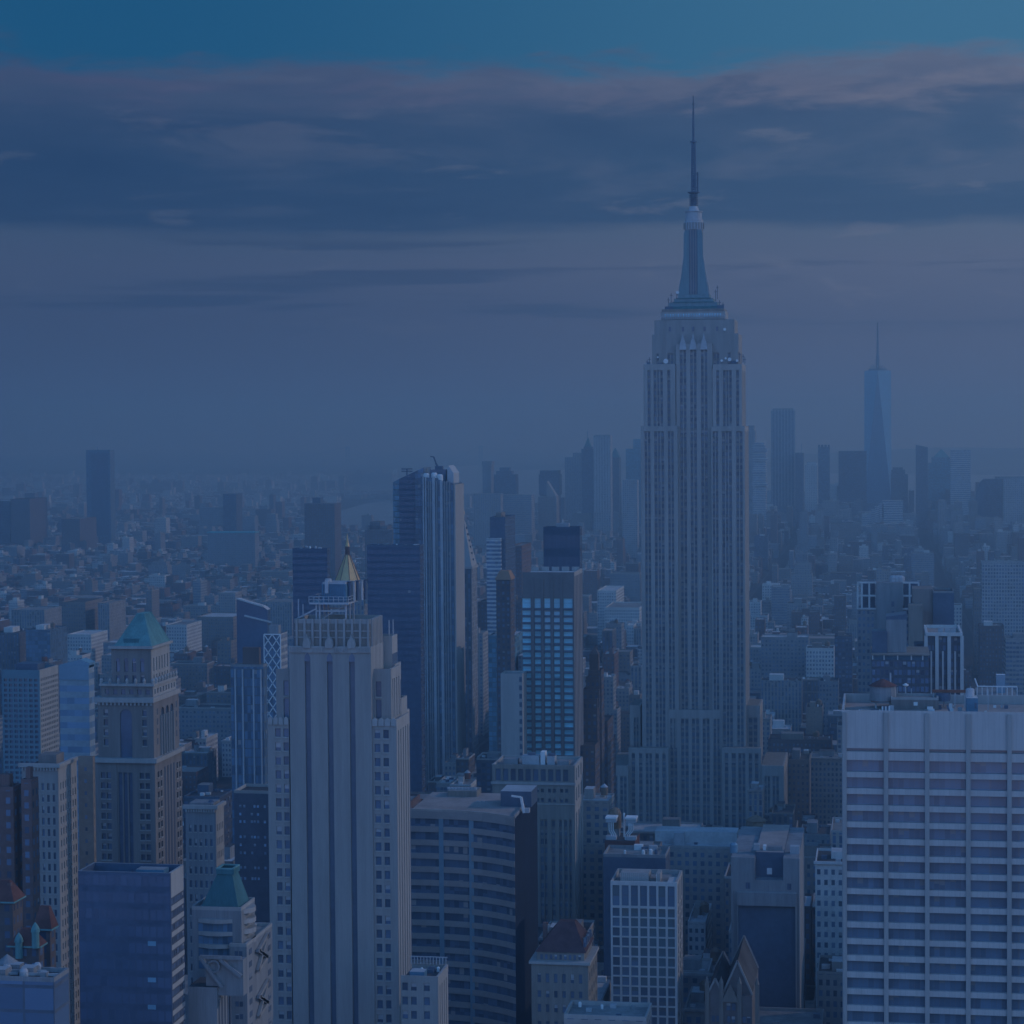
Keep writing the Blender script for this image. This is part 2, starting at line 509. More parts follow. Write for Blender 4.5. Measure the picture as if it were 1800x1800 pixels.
def block(wall, roof, x0, x1, y0, y1, z0, z1, m, roofm, par=1.0, bw=3.2, fh=3.7, rim=None):
    """a storey block with a parapet: walls go to `wall`, the flat roof surface to `roof`"""
    t = .45
    rim = rim or m
    wall.box(x0, x1, y0, y1, z0, z1 - par, m, bw=bw, fh=fh, sides='NSEW', zref=z1 - par - 1)
    for a, b_, c, d in ((x0, x1, y0, y0 + t), (x0, x1, y1 - t, y1), (x0, x0 + t, y0 + t, y1 - t), (x1 - t, x1, y0 + t, y1 - t)):
        wall.box(a, b_, c, d, z1 - par, z1, rim, sides='NSEWT')
    roof.face([(x0 + t, y0 + t, z1 - par), (x1 - t, y0 + t, z1 - par), (x1 - t, y1 - t, z1 - par), (x0 + t, y1 - t, z1 - par)], roofm)

def tank(parent, cx, cy, z, r, h, m=None, cone=None):
    """rooftop water tank: barrel on a steel stand under a conical lid"""
    m = m or WOOD
    b = MB(); b.lathe(cx, cy, [(r, z + h * .46), (r * 1.0, z + h * 1.0), (r * .96, z + h * 1.36)], m, 14)
    o = b.build('water_tank', parent)
    s = MB()
    for i in range(4):
        a = math.pi / 4 + i * math.pi / 2
        s.bar((cx + r * .75 * math.cos(a), cy + r * .75 * math.sin(a), z), (cx + r * .75 * math.cos(a), cy + r * .75 * math.sin(a), z + h * .42), r * .14, STEEL)
    s.box(cx - r * .9, cx + r * .9, cy - r * .9, cy + r * .9, z + h * .42, z + h * .455, RUST)
    s.build('stand', o)
    s = MB(); s.lathe(cx, cy, [(r * 1.1, z + h * 1.362), (r * .55, z + h * 1.6), (r * .04, z + h * 1.78)], cone or m, 14); s.build('conical_lid', o)
    return o

def foot(x0, x1, y0, y1, l, r, t, pb, name=None):
    FOOT.append((x0, x1, y0, y1))
    SIL.append((y0, l, r, t, pb, name))

# ------------------------------------------------------------------ named buildings
class Bd:
    def __init__(s, name, label, cat, l, r, t, Y, far=None, d=25.0, group=None, pb=None, short=None):
        s.Y = Y; s.pm = ((l + r) / 2, t)
        s.x0, za = P(l, t, Y); s.x1, zb = P(r, t, Y)
        s.z = (za + zb) / 2
        s.d = deep(r, far, Y) if far else d
        s.y1 = Y + s.d
        s.root = root(name, label, cat, ((s.x0 + s.x1) / 2, Y, 0), group)
        s.wall, s.roof = MB(), MB()
        foot(s.x0 - 1.5, s.x1 + 1.5, Y - 2, s.y1 + 2, l, far or r, t, pb or t + 70, short)
    def X(s, px, py=None, Y=None):
        return P(px, s.pm[1] if py is None else py, Y or s.Y)[0]
    def Z(s, py, px=None, Y=None):
        return P(s.pm[0] if px is None else px, py, Y or s.Y)[1]
    def part(s, name, mb, label=None):
        o = mb.build(name, s.root)
        if label: o['label'] = label
        return o
    def tier(s, l, r, t, zb, y0, y1, m, roofm, **kw):
        """block given by picture columns l..r and row t at plane y0"""
        x0, za = P(l, t, y0); x1, zb2 = P(r, t, y0)
        z1 = (za + zb2) / 2
        block(s.wall, s.roof, x0, x1, y0, y1, zb, z1, m, roofm, **kw)
        return x0, x1, z1
    def done(s):
        if not s.wall.empty: s.part('wall', s.wall)
        if not s.roof.empty: s.part('roof', s.roof)
        return s

# wall materials with windows that are too many to part (they count bays and floors in UV)
F_LIME = facade('limestone_facade', (.33, .31, .29), (.03, .045, .06), .5, .55)
F_TAN = facade('tan_brick_facade', (.24, .21, .19), (.03, .042, .055), .45, .5)
F_BRICK = facade('red_brick_facade', (.18, .12, .11), (.03, .04, .05), .42, .5)
F_BROWN = facade('brown_brick_facade', (.14, .115, .11), (.025, .035, .05), .45, .52)
F_GREY = facade('grey_facade', (.25, .255, .26), (.03, .045, .06), .5, .5)
F_WHITE = facade('white_facade', (.52, .52, .50), (.04, .055, .07), .48, .5)
F_DARK = facade('dark_facade', (.10, .11, .13), (.02, .03, .045), .7, .6)
F_RIB = facade('ribbon_window_facade', (.30, .30, .295), (.03, .05, .07), 1.0, .5, gvar=.3, mull=1)
F_RIBW = facade('white_ribbon_window_facade', (.55, .55, .53), (.04, .07, .10), 1.0, .55, gvar=.3)
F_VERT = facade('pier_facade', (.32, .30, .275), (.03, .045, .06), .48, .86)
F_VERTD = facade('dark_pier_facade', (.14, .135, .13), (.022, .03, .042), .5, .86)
F_CURT = facade('curtain_wall', (.13, .155, .17), (.03, .065, .085), .9, .88, gvar=.35, blind=.04)
F_CURTG = facade('teal_curtain_wall', (.14, .20, .21), (.04, .13, .15), .9, .8, gvar=.35, blind=.04)
F_BLACK = facade('black_curtain_wall', (.085, .115, .165), (.016, .022, .032), .8, .6, gvar=.12, blind=.01)
F_GRIDW = facade('fine_pale_grid_facade', (.40, .40, .39), (.035, .05, .065), .62, .62)
F_BLANK = facade('lot_line_wall', (.28, .225, .185), (.03, .04, .05), .16, .3)
FILL_F = [F_LIME, F_TAN, F_BRICK, F_BROWN, F_GREY, F_WHITE, F_VERT, F_RIB]

STRIP = facade('window_and_spandrel', (.25, .245, .24), (.06, .065, .065), .96, .6, gvar=.3, blind=.14)

# ---- the spired limestone skyscraper
def skyscraper():
    Y0 = 1290.0
    b = Bd('spired_skyscraper', 'tallest limestone skyscraper with stepped shoulders, tapering metal mast and needle spire', 'skyscraper',
           1131, 1304, 640, Y0, far=1310, pb=1460, short='spired skyscraper')
    W, R = b.wall, b.roof
    strips = []
    def blk(l, r, t, zb, y0, y1, cols, top_gap, side_cols=0, m=None):
        m = m or ASHLAR
        x0, za = P(l, t, y0); x1, zz = P(r, t, y0)
        z1 = (za + zz) / 2
        dp = 1.0
        W.box(x0, x1 - dp, y0 + dp, y1, zb, z1 - .8, m, sides='NSEW')
        zt = z1 - top_gap
        cc = [(P(a, t, y0)[0], P(c, t, y0)[0]) for a, c, n in cols]
        q = relief(W, 'N', x0, x1, zb, z1, cc, [(zb, zt)], y0, dp, m)
        for (sd, pl, a0, a1, r0, r1), (_, _, n) in zip(q, sorted(cols)):
            strips.append(('N', pl, a0, a1, r0, r1, n))
            for k in range(1, n):
                c = a0 + (a1 - a0) * k / n
                W.box(c - .28, c + .28, y0 + .25, y0 + dp - .14, r0, r1, m, sides='NEW')
        sc_ = split(y0 + dp, y1, side_cols, .4) if side_cols else []
        q = relief(W, 'W', y0 + dp, y1, zb, z1, sc_, [(zb, zt)], x1, dp, m)
        for sd, pl, a0, a1, r0, r1 in q:
            strips.append(('W', pl, a0, a1, r0, r1, 1))
        W.face([(x0, y0, z1 - .05), (x1, y0, z1 - .05), (x1, y1, z1 - .05), (x0, y1, z1 - .05)], LIMED)
        return x0, x1, z1
    Zf = lambda py, Y=Y0: P(1220, py, Y)[1]
    z640, z749, z1237, z1315, z1345 = Zf(640), Zf(749, 1288), Zf(1240, 1286), Zf(1315, 1280), Zf(1345, 1275)
    z587, z562 = Zf(587), Zf(562)
    # upper block behind the shoulders, with its centre bay of three window strips
    blk(1146, 1298, 587, z640 - 2, Y0 + 1.2, Y0 + 36, [(1154, 1158, 1), (1173, 1183, 2), (1254, 1264, 2), (1279, 1284, 1)], 11, 4, m=LIME)
    blk(1150, 1291, 562, z587 - 1, Y0 + 2.4, Y0 + 34, [], 4, m=LIME)
    cen = [(1195, 1206, 2), (1213, 1224, 2), (1232, 1243, 2)]
    x0, z_ = P(1188, 604, Y0 - .6); x1, _ = P(1252, 604, Y0 - .6)
    blk(1188, 1252, 604, Zf(1250), Y0 - .6, Y0 + 1.15, cen, .6)
    # shoulders and wings, top to bottom
    blk(1131, 1187, 640, z749 - 1, Y0 - 2, Y0 + 35, [(1138, 1143, 1), (1149, 1165, 3), (1173, 1178, 1)], 3.5, 0)
    blk(1253, 1304, 640, z749 - 1, Y0 - 2, Y0 + 35, [(1259, 1264, 1), (1271, 1286, 3), (1294, 1299, 1)], 3.5, 5)
    blk(1126, 1191, 749, z1315 - 1, Y0 - 4, Y0 + 36, [(1133, 1143, 2), (1150, 1167, 3), (1174, 1184, 2)], 3, 0)
    blk(1250, 1309, 749, z1315 - 1, Y0 - 4, Y0 + 36, [(1252.5, 1262, 2), (1269, 1286, 3), (1294, 1305, 2)], 3, 6)
    blk(1107, 1125.4, 1240, z1345, Y0 + 3, Y0 + 34, [(1114, 1122, 2)], 7)
    blk(1310, 1336, 1240, z1345, Y0 + 3, Y0 + 34, [(1316, 1331, 2)], 7, 6)
    blk(1105, 1175, 1315, 0, Y0 - 10, Y0 - 4.1, [(1110, 1116, 1), (1123, 1129, 1), (1135, 1146, 2), (1152, 1158, 1), (1164, 1170, 1)], 3, 0)
    blk(1269, 1338, 1315, 0, Y0 - 10, Y0 - 4.1, [(1274, 1280, 1), (1286, 1293, 1), (1298, 1310, 2), (1316, 1322, 1), (1327, 1333, 1)], 3, 2)
    blk(1176, 1268.5, 1248, 0, Y0 - 4.6, Y0 - 1.5, [(1178, 1190, 2), (1197, 1210, 2), (1216, 1229, 2), (1235, 1247, 2), (1254, 1266, 2)], 5)
    blk(1068, 1104.5, 1346, 0, Y0 - 14, Y0 + 40, [(1075, 1085, 2), (1090, 1101, 2)], 6)
    blk(1338.5, 1378, 1346, 0, Y0 - 14, Y0 + 40, [(1344, 1353, 2), (1358, 1369, 2)], 6, 8)
    # finials over the three centre strips
    for a, c, n in cen:
        xm = P((a + c) / 2, 604, Y0)[0]
        f = MB()
        zt = Zf(604)
        f.poly([(xm - 2.1, zt - 3.5), (xm + 2.1, zt - 3.5), (xm + 1.5, zt + .5), (xm + .6, zt + 3.2), (xm, zt + 6), (xm - .6, zt + 3.2), (xm - 1.5, zt + .5)], Y0 - 1.2, Y0 - .65, STEEL)
        b.part('finial', f)
    strips.sort(key=lambda q: -(q[3] - q[2]) * (q[5] - q[4]))
    for sd, pl, a0, a1, r0, r1, n in strips:
        s = MB()
        if sd == 'N': s.box(a0, a1, pl, pl + .13, r0, r1, STRIP, bw=(a1 - a0) / n, fh=3.75, sides='NT')
        else: s.box(pl - .13, pl, a0, a1, r0, r1, STRIP, bw=2.2, fh=3.75, sides='WT')
        b.part('window_strip', s)
    small = [('N', Y0 + 2.25, P(px - 2, 578, Y0)[0], P(px + 2, 578, Y0)[0], Zf(582), Zf(574)) for px in (1177, 1200, 1218, 1238, 1260)]
    panes(b.root, small, PANED)
    b.done()
    # observation deck tiers
    cyc = Y0 + 18
    cx = P(1221, 520, cyc)[0]
    Zs = Zf
    Zf = lambda py, Y=cyc: P(1220, py, Y)[1]
    d = MB()
    k = lambda px: (px) / FPX * cyc                   # picture widths to metres
    def deck(w, t0, t1, m, h=None):
        h = h if h is not None else w * .36
        d.box(cx - k(w) / 2, cx + k(w) / 2, cyc - k(h), cyc + k(h), Zf(t1), Zf(t0), m)
    deck(112, 549, 563, ASHLAR, 40); deck(108, 545, 549, LIMED, 41)
    deck(90, 540, 545, COPPERD, 34); deck(84, 533, 540, ALU, 31); deck(72, 532, 533.5, COPPERD, 32)
    deck(68, 526, 532, ALU, 27); deck(60, 525, 526.5, COPPERD, 28); deck(54, 519, 525, ALU, 23)
    deck_o = b.part('observation_deck', d)
    fence = MB()
    x_a, x_b = cx - k(58), cx + k(58)
    for i in range(34):
        x = x_a + (x_b - x_a) * i / 33
        fence.box(x - .12, x + .12, Y0 + 2.9, Y0 + 3.1, Zs(562), Zs(555), STEEL)
    fence.box(x_a, x_b, Y0 + 2.88, Y0 + 2.98, Zs(555), Zs(554), STEEL)
    fence.build('railing', deck_o)
    pn = [('N', cyc - k(40) - .13, cx - k(50) + k(100) * (i + .2) / 22, cx - k(50) + k(100) * (i + .75) / 22, Zf(559), Zf(553)) for i in range(22)]
    panes(deck_o, pn, PANEB)
    # mooring mast
    m = MB()
    mx = P(1220, 460, cyc)[0]
    def ms(w, t0, t1, mt, h=None):
        h = (h or w) / 2
        m.box(mx - k(w) / 2, mx + k(w) / 2, cyc - k(h), cyc + k(h), Zf(t1), Zf(t0), mt)
    ms(30, 404, 519, GREY)
    for i in range(4):
        m.box(mx - k(6.6) + k(4.4) * i - k(.8), mx - k(6.6) + k(4.4) * i + k(.8), cyc - k(16), cyc - k(15.02), Zf(518), Zf(406), GLASSD)
    wing = MB()
    for sx in (-1, 1):
        pr = [(7.5, 519), (26, 519), (24.5, 505), (22.5, 496), (20.5, 480), (18.6, 464), (17, 452), (16.5, 412), (14, 406), (7.5, 406)]
        wing.poly([(mx + sx * k(w), Zf(t)) for w, t in pr][::sx], cyc - k(17.5), cyc - k(15.05), ALU)
        wing.poly([(mx + sx * k(w), Zf(t)) for w, t in [(15.05, 519), (28, 519), (26, 503), (23.5, 492), (21, 478), (19, 462), (17, 452), (15.05, 452)]][::sx], cyc - k(5), cyc + k(5), STEEL)
    m.lathe(mx, cyc, [(k(17), Zf(404)), (k(17), Zf(391)), (k(16), Zf(390)), (k(16), Zf(386.5)), (k(14), Zf(386)), (k(14), Zf(374)), (k(15.5), Zf(373)), (k(15.5), Zf(371.5)), (k(9.5), Zf(371)), (k(8), Zf(366)), (k(5.5), Zf(362))], STEEL, 20)
    for i in range(20):
        a = 2 * math.pi * i / 20
        m.bar((mx + k(17.2) * math.cos(a), cyc + k(17.2) * math.sin(a), Zf(403)), (mx + k(17.2) * math.cos(a), cyc + k(17.2) * math.sin(a), Zf(392)), .5, LIMED)
    mast_o = b.part('mooring_mast', m)
    wing.build('buttress_wing', mast_o)
    an = MB()
    ax = P(1219, 250, cyc)[0]
    an.lathe(ax, cyc, [(k(5), Zf(363)), (k(5), Zf(340))], DARK, 10)
    for i in range(7):
        zz = Zf(361 - i * 3.4)
        an.lathe(ax, cyc, [(k(7.8), zz), (k(7.8), zz + .5)], DARK, 12)
    an.lathe(ax, cyc, [(k(10.5), Zf(339)), (k(10.5), Zf(337.5))], DARK, 14)
    w0 = k(3.2)
    for sx, sy in ((-1, -1), (1, -1), (1, 1), (-1, 1)):
        an.bar((ax + sx * w0, cyc + sy * w0, Zf(338)), (ax + sx * k(2.2), cyc + sy * k(2.2), Zf(250)), .9, DARK)
    for i in range(22):
        t = i / 22; w = k(3.0 + (1.8 - 3.0) * t); zz = Zf(338) + (Zf(250) - Zf(338)) * t
        an.box(ax - w, ax + w, cyc - w, cyc + w, zz, zz + .8, DARK)
    an.box(ax - k(3.2), ax + k(3.2), cyc - k(3.2), cyc + k(3.2), Zf(328), Zf(310), DARK)
    for i in range(6):
        zz = Zf(326 - i * 12)
        an.lathe(ax, cyc, [(k(4.6), zz), (k(4.6), zz + .3)], DARK, 10)
    an.bar((ax + k(7), cyc, Zf(338)), (ax + k(7), cyc, Zf(303)), .9, DARK)
    for t in (330, 318, 306): an.bar((ax, cyc, Zf(t)), (ax + k(7), cyc, Zf(t)), .4, DARK)
    an.lathe(ax, cyc, [(k(6), Zf(250.5)), (k(6), Zf(248.5))], DARK, 12)
    an.lathe(ax, cyc, [(k(2.1), Zf(249)), (k(1.9), Zf(215)), (k(1.5), Zf(200)), (k(1.1), Zf(185)), (k(.7), Zf(168))], DARK, 8)
    for t in (232, 214, 199, 184): an.lathe(ax, cyc, [(k(1.9), Zf(t)), (k(1.9), Zf(t - 2))], DARK, 8)
    b.part('antenna_spire', an)
    Zf = Zs
    # masts and dishes on the shoulders
    for px, t0, t1 in ((1171, 540, 520), (1176, 540, 512), (1186, 525, 508), (1255, 528, 507), (1258, 524, 500), (1262, 540, 526), (1268, 542, 530), (1137, 640, 631), (1141, 640, 627), (1306, 638, 624), (1309, 640, 629), (1300, 637, 620)):
        a = MB(); x = P(px, t0, Y0)[0]
        yy = Y0 + (14 if t0 < 600 else 2)
        a.bar((x, yy, Zf(t0)), (x, yy, Zf(t1)), .35, DARK)
        a.bar((x - .8, yy, Zf(t1 + 4)), (x + .8, yy, Zf(t1 + 4)), .3, DARK)
        b.part('antenna', a)
    for px, py, r in ((1171, 635, 4.4), (1157, 628, 1.6), (1283, 632, 3.2), (1269, 634, 2.2), (1276, 630, 2), (1274, 579, 2.6), (1296, 634, 2.4), (1191, 514, 3)):
        a = MB(); x, z = P(px, py, Y0)
        yy = Y0 - .9 if py < 600 else Y0 - 2.2
        n = 12
        for k1, (rr, dy) in enumerate(((r * .33, 0),)):
            ring = [(x + rr * math.cos(2 * math.pi * i / n), yy, z + rr * math.sin(2 * math.pi * i / n)) for i in range(n)]
            ring2 = [(p[0] * .3 + x * .7, yy + .7, p[2] * .3 + z * .7) for p in ring]
            a.face(ring, WHITEP); a.face(ring2[::-1], STEEL)
            for i in range(n):
                j = (i + 1) % n
                a.face([ring[i], ring2[i], ring2[j], ring[j]], WHITEP)
        di = b.part('dish', a)
        a = MB(); a.bar((x, yy + .6, z), (x, yy + (1.6 if py < 600 else 3), z - r * .33 - .6), .3, DARK); a.build('bracket', di)
    eq = MB()
    for px, w, h in ((1174, 14, 5), (1265, 12, 6), (1160, 8, 3), (1140, 6, 4), (1290, 10, 5)):
        t = 540 if 1165 < px < 1280 else 640
        x = P(px, t, Y0)[0]
        y_ = Y0 + (6 if t == 540 else 0)
        if t == 540: eq.box(x - k(w) / 2, x + k(w) / 2, y_, y_ + 3, Zf(t + 5), Zf(t - h + 2), DARK)
        else: eq.box(x - k(w) / 2, x + k(w) / 2, y_ - .8, y_ + .9, Zf(t), Zf(t - h), DARK)
    b.part('roof_plant', eq)
skyscraper()

# ---- the limestone tower with three dark stripes
def striped_tower():
    Y0 = 590.0
    b = Bd('striped_tower', 'pale limestone tower with three tall dark stripes and carved finials, steel rig on top', 'skyscraper',
           508, 652, 1137, Y0, far=676, pb=1790, short='striped tower')
    W, R = b.wall, b.roof
    Zf = lambda py, px=580, Y=Y0: P(px, py, Y)[1]
    Xf = lambda px, py=1300, Y=Y0: P(px, py, Y)[0]
    x0, x1, z1 = b.x0, b.x1, b.z
    dp = 1.1
    y1 = Y0 + 16
    stripes = [(537, 547), (576, 586), (615, 625)]
    cols = [(Xf(a, 1300), Xf(c, 1300)) for a, c in stripes]
    W.box(x0, x1 - dp, Y0 + dp, y1, 0, z1 - 1, LIME, sides='NSEWT')
    zs = Zf(1163)
    q = relief(W, 'N', x0, x1, 0, z1, cols, [(0, zs)], Y0, dp, LIME)
    for sd, pl, a0, a1, r0, r1 in q:
        s = MB(); s.box(a0, a1, pl, pl + .12, r0, r1, SLOT)
        b.part('window_strip', s)
    for a, c in cols:                                  # pointed stripe heads, carved panels and finials
        f = MB()
        xm = (a + c) / 2; w = (c - a) / 2
        f.poly([(a, zs), (a, zs + 1.2), (xm - w * .3, zs + 2.3), (xm, zs + 3.1), (xm + w * .3, zs + 2.3), (c, zs + 1.2), (c, zs)], Y0 - .03, Y0 + .02, SLOT)
        b.part('stripe_head', f)
        f = MB()
        f.box(a, c, Y0 - .22, Y0 - .04, zs + 3.2, z1 - .3, STONE)
        for i in range(5):
            for j in range(3):
                xx = a + (c - a) * (j + .5) / 3; zz = zs + 3.6 + i * (z1 - zs - 4) / 5
                f.box(xx - .25, xx + .25, Y0 - .32, Y0 - .22, zz, zz + .6, LIME)
        f.poly([(xm - 1.0, z1 - .3), (xm + 1.0, z1 - .3), (xm + 1.1, z1 + .8), (xm + .85, z1 + 1.9), (xm + .3, z1 + 2.5), (xm, z1 + 3.6), (xm - .3, z1 + 2.5), (xm - .85, z1 + 1.9), (xm - 1.1, z1 + .8)], Y0 - .9, Y0 + .45, STONE)
        b.part('finial', f)
    W.box(x0 - .05, x1 + .05, Y0 - .35, Y0 - .03, z1 - 1.6, z1 + .15, STONE)     # dentilled ledge
    for i in range(46):
        xx = x0 + (x1 - x0) * (i + .5) / 46
        if all(not (a - .4 < xx < c + .4) for a, c in cols):
            W.box(xx - .14, xx + .14, Y0 - .5, Y0 - .35, z1 - 1.3, z1 - .1, STONE)
    zc = Zf(1089)
    cx0, cx1 = Xf(515, 1100), Xf(649, 1100)
    cy0, cy1 = Y0 + 1.3, Y0 + 15.6
    block(W, R, cx0, cx1, cy0, cy1, z1 - 1, zc, LIMED, TAR, par=1.2, rim=STONE)
    for i in range(10):                                # ribs of the crown
        xx = cx0 + (cx1 - cx0) * (i + .35) / 9.6
        W.box(xx - .3, xx + .3, cy0 - .55, cy0 - .01, z1, zc + .1, STONE)
    for zz in (zc - 3.4, zc - 5.2): W.box(cx0, cx1, cy0 - .2, cy0 - .012, zz, zz + .35, STONE)
    for i in range(8):
        yy = cy0 + 1.0 + (cy1 - cy0 - 2) * i / 7.5
        W.box(cx1 + .01, cx1 + .5, yy - .35, yy + .35, z1 - 14, zc + .1, STONE)
    # west side: receding stepped buttresses with dark slots
    q = relief(W, 'W', Y0 + dp, y1, 0, z1, [(Y0 + 3, Y0 + 4.2), (Y0 + 6.2, Y0 + 7.4), (Y0 + 9, Y0 + 10.2), (Y0 + 12.5, Y0 + 13.7)], [(0, z1 - 7)], x1, dp, STONE)
    for sd, pl, a0, a1, r0, r1 in q:
        s = MB(); s.box(pl - .12, pl, a0, a1, r0, r1, SLOT); b.part('window_strip', s)
    win, strips = [], []
    def wing(l, r, t, zb, y0, yb, cols, rows, wcols, m=LIME, slots=None):
        xa, za = P(l, t, y0); xb, zz = P(r, t, y0); zt = (za + zz) / 2
        W.box(xa, xb - .6, y0 + .6, yb, zb, zt - 1.2, m, sides='NSEWT', top=GRAVEL)
        cc = [(P(a, t, y0)[0], P(c, t, y0)[0]) for a, c in cols]
        win.extend(relief(W, 'N', xa, xb, zb, zt, cc, rows, y0, .6, m, sill=STONE))
        sl = slots or []
        qq = relief(W, 'W', y0 + .6, yb, zb, zt, [(y0 + a, y0 + c) for a, c in wcols], rows if not sl else sl, xb, .6, STONE)
        (strips if sl else win).extend(qq)
        return zt
    rows = []
    py = 1282.0
    for i in range(22):
        h = 14.6 if i else 15
        rows.append((Zf(py + h), Zf(py)))
        py += 24.7 + (4.5 if i == 12 else 0)
    rows = [(max(0.0, a), c) for a, c in rows if c > 2]
    ztop = Zf(1265)
    wing(470, 507.7, 1265, 0, Y0 + .5, Y0 + 30, [(483.5, 493), (498, 507)], rows, [])
    wing(485, 507.8, 1176, ztop - 1.2, Y0 + 3, Y0 + 26, [(498, 507)], [(ztop, Zf(1231)), (Zf(1226), Zf(1199))], [])
    wing(652.4, 697, 1265, 0, Y0 + .5, Y0 + 17, [(658, 668), (673.5, 683)], rows, [(1.8, 3), (4.8, 6), (8, 9.2), (11, 12.2), (14, 15.2)], slots=[(0, ztop - 3)])
    wing(652.4, 687, 1176, ztop - 1.2, Y0 + 3, Y0 + 15, [(660, 670)], [(ztop, Zf(1231)), (Zf(1226), Zf(1199))], [(1.8, 2.8), (4, 5.2), (6.8, 8), (9.6, 10.8)], slots=[(ztop, Zf(1196))])
    # set-back blocks stepping away on the west
    def back(l, r, t, y0, d, m=STONE):
        xa, za = P(l, t, y0); xb, zz = P(r, t, y0); zt = (za + zz) / 2
        block(W, R, xa, xb, y0, y0 + d, 0, zt, m, GRAVEL, par=1)
        for i in range(4):
            yy = y0 + d * (i + .5) / 4
            s = MB(); s.box(xb, xb + .06, yy - .7, yy + .7, 0, zt - 5, SLOT); b.part('window_strip', s)
    back(640, 689, 1118, Y0 + 16.2, 7)
    back(660, 694, 1168, Y0 + 17.5, 8)
    back(672, 705, 1228, Y0 + 18, 8)
    back(680, 712, 1250, Y0 + 26.5, 6)
    panes(b.root, win, PANE)
    for sd, pl, a0, a1, r0, r1 in strips:
        s = MB(); s.box(pl - .12, pl, a0, a1, r0, r1, SLOT); b.part('window_strip', s)
    # scalloped parapets over the wings
    for l, r, yy in ((470, 507, Y0 + .5), (653, 697, Y0 + .5)):
        f = MB()
        for i in range(4):
            xa = Xf(l + (r - l) * i / 4, 1265); xb = Xf(l + (r - l) * (i + 1) / 4, 1265)
            f.poly([(xa + .1, ztop - 1.6), (xb - .1, ztop - 1.6), (xb - .1, ztop + .1), ((xa + xb) / 2, ztop + .7), (xa + .1, ztop + .1)], yy - .35, yy - .01, STONE)
        b.part('parapet', f)
    b.done()
    # rooftop rig: steel platform carrying a blue cooling plant
    rig = MB()
    ya, yb = Y0 + 4, Y0 + 13
    zd = Zf(1062, Y=ya); zr = zc - 1.2
    xa, xb = Xf(556, 1060, ya), Xf(608, 1060, ya)
    xl, xr = Xf(545, 1060, ya), Xf(614, 1060, ya)
    for x in (xa, (xa + xb) / 2 - 3.2, xb):
        for y in (ya, (ya + yb) / 2, yb):
            rig.bar((x, y, zr), (x, y, zd), .42, STEEL)
    for y in (ya, yb):
        rig.bar((xa, y, zr + 3.2), (xb, y, zr + 3.2), .35, STEEL)
        rig.bar((xa, y, zr), (xb, y, zd), .2, STEEL)
        rig.bar((xb, y, zr), (xa + 8, y, zd), .2, STEEL)
    rig.bar((xa - 6, ya, zr + .8), (xa, ya, zr + 3.8), .4, STEEL)
    rig.box(xl, xr, ya - 1.2, yb + 1.2, zd, zd + .5, STEEL)
    for i in range(9):
        x = xl + (xr - xl) * i / 8
        for y in (ya - 1.1, yb + 1.1): rig.bar((x, y, zd + .5), (x, y, zd + 2.1), .16, STEEL)
    for zz in (1.3, 2.1):
        for y in (ya - 1.1, yb + 1.1): rig.bar((xl, y, zd + zz), (xr, y, zd + zz), .14, STEEL)
        for x in (xl, xr): rig.bar((x, ya - 1.1, zd + zz), (x, yb + 1.1, zd + zz), .14, STEEL)
    b.part('steel_platform', rig)
    cp = MB()
    za = Zf(1027, Y=ya)
    cp.box(Xf(564, 1050, ya), Xf(607, 1050, ya), ya + .6, yb - 1, zd + .5, za, BLUEBOX, top=STEEL)
    for i in range(12):
        x = Xf(564, 1050, ya) + 6.3 * i / 11.5
        cp.box(x, x + .12, ya + .5, ya + .6, zd + .6, za, DARK)
    cp.box(Xf(571, 1050, ya), Xf(577, 1050, ya), ya + .1, ya + .58, Zf(1043, Y=ya), Zf(1020, Y=ya), STEEL)
    cp.lathe(Xf(574, 1020, ya), ya + 2, [(.9, za), (.9, Zf(1018, Y=ya))], STEEL, 10)
    cp.box(Xf(566, 1030, ya), Xf(606, 1030, ya), ya + .7, yb - 1.2, za, za + .5, STEEL)
    for i in range(5):
        cp.lathe(Xf(610 + i * 4, 1030, ya), ya + 3 + i * 2, [(.5, zd + .5), (.5, za + .2), (.7, za + .6)], STEEL if i % 2 else DARK, 8)
    b.part('cooling_plant', cp)
    for px, t0, t1, yy in ((525, 1089, 1053, 8), (533, 1089, 1062, 8), (684, 1114, 1090, 19), (691, 1118, 1089, 21)):
        a = MB(); x = Xf(px, t0, Y0 + yy); a.bar((x, Y0 + yy, Zf(t0 + 6, px, Y0 + yy)), (x, Y0 + yy, Zf(t1, px, Y0 + yy)), .3, STEEL); b.part('antenna', a)
striped_tower()

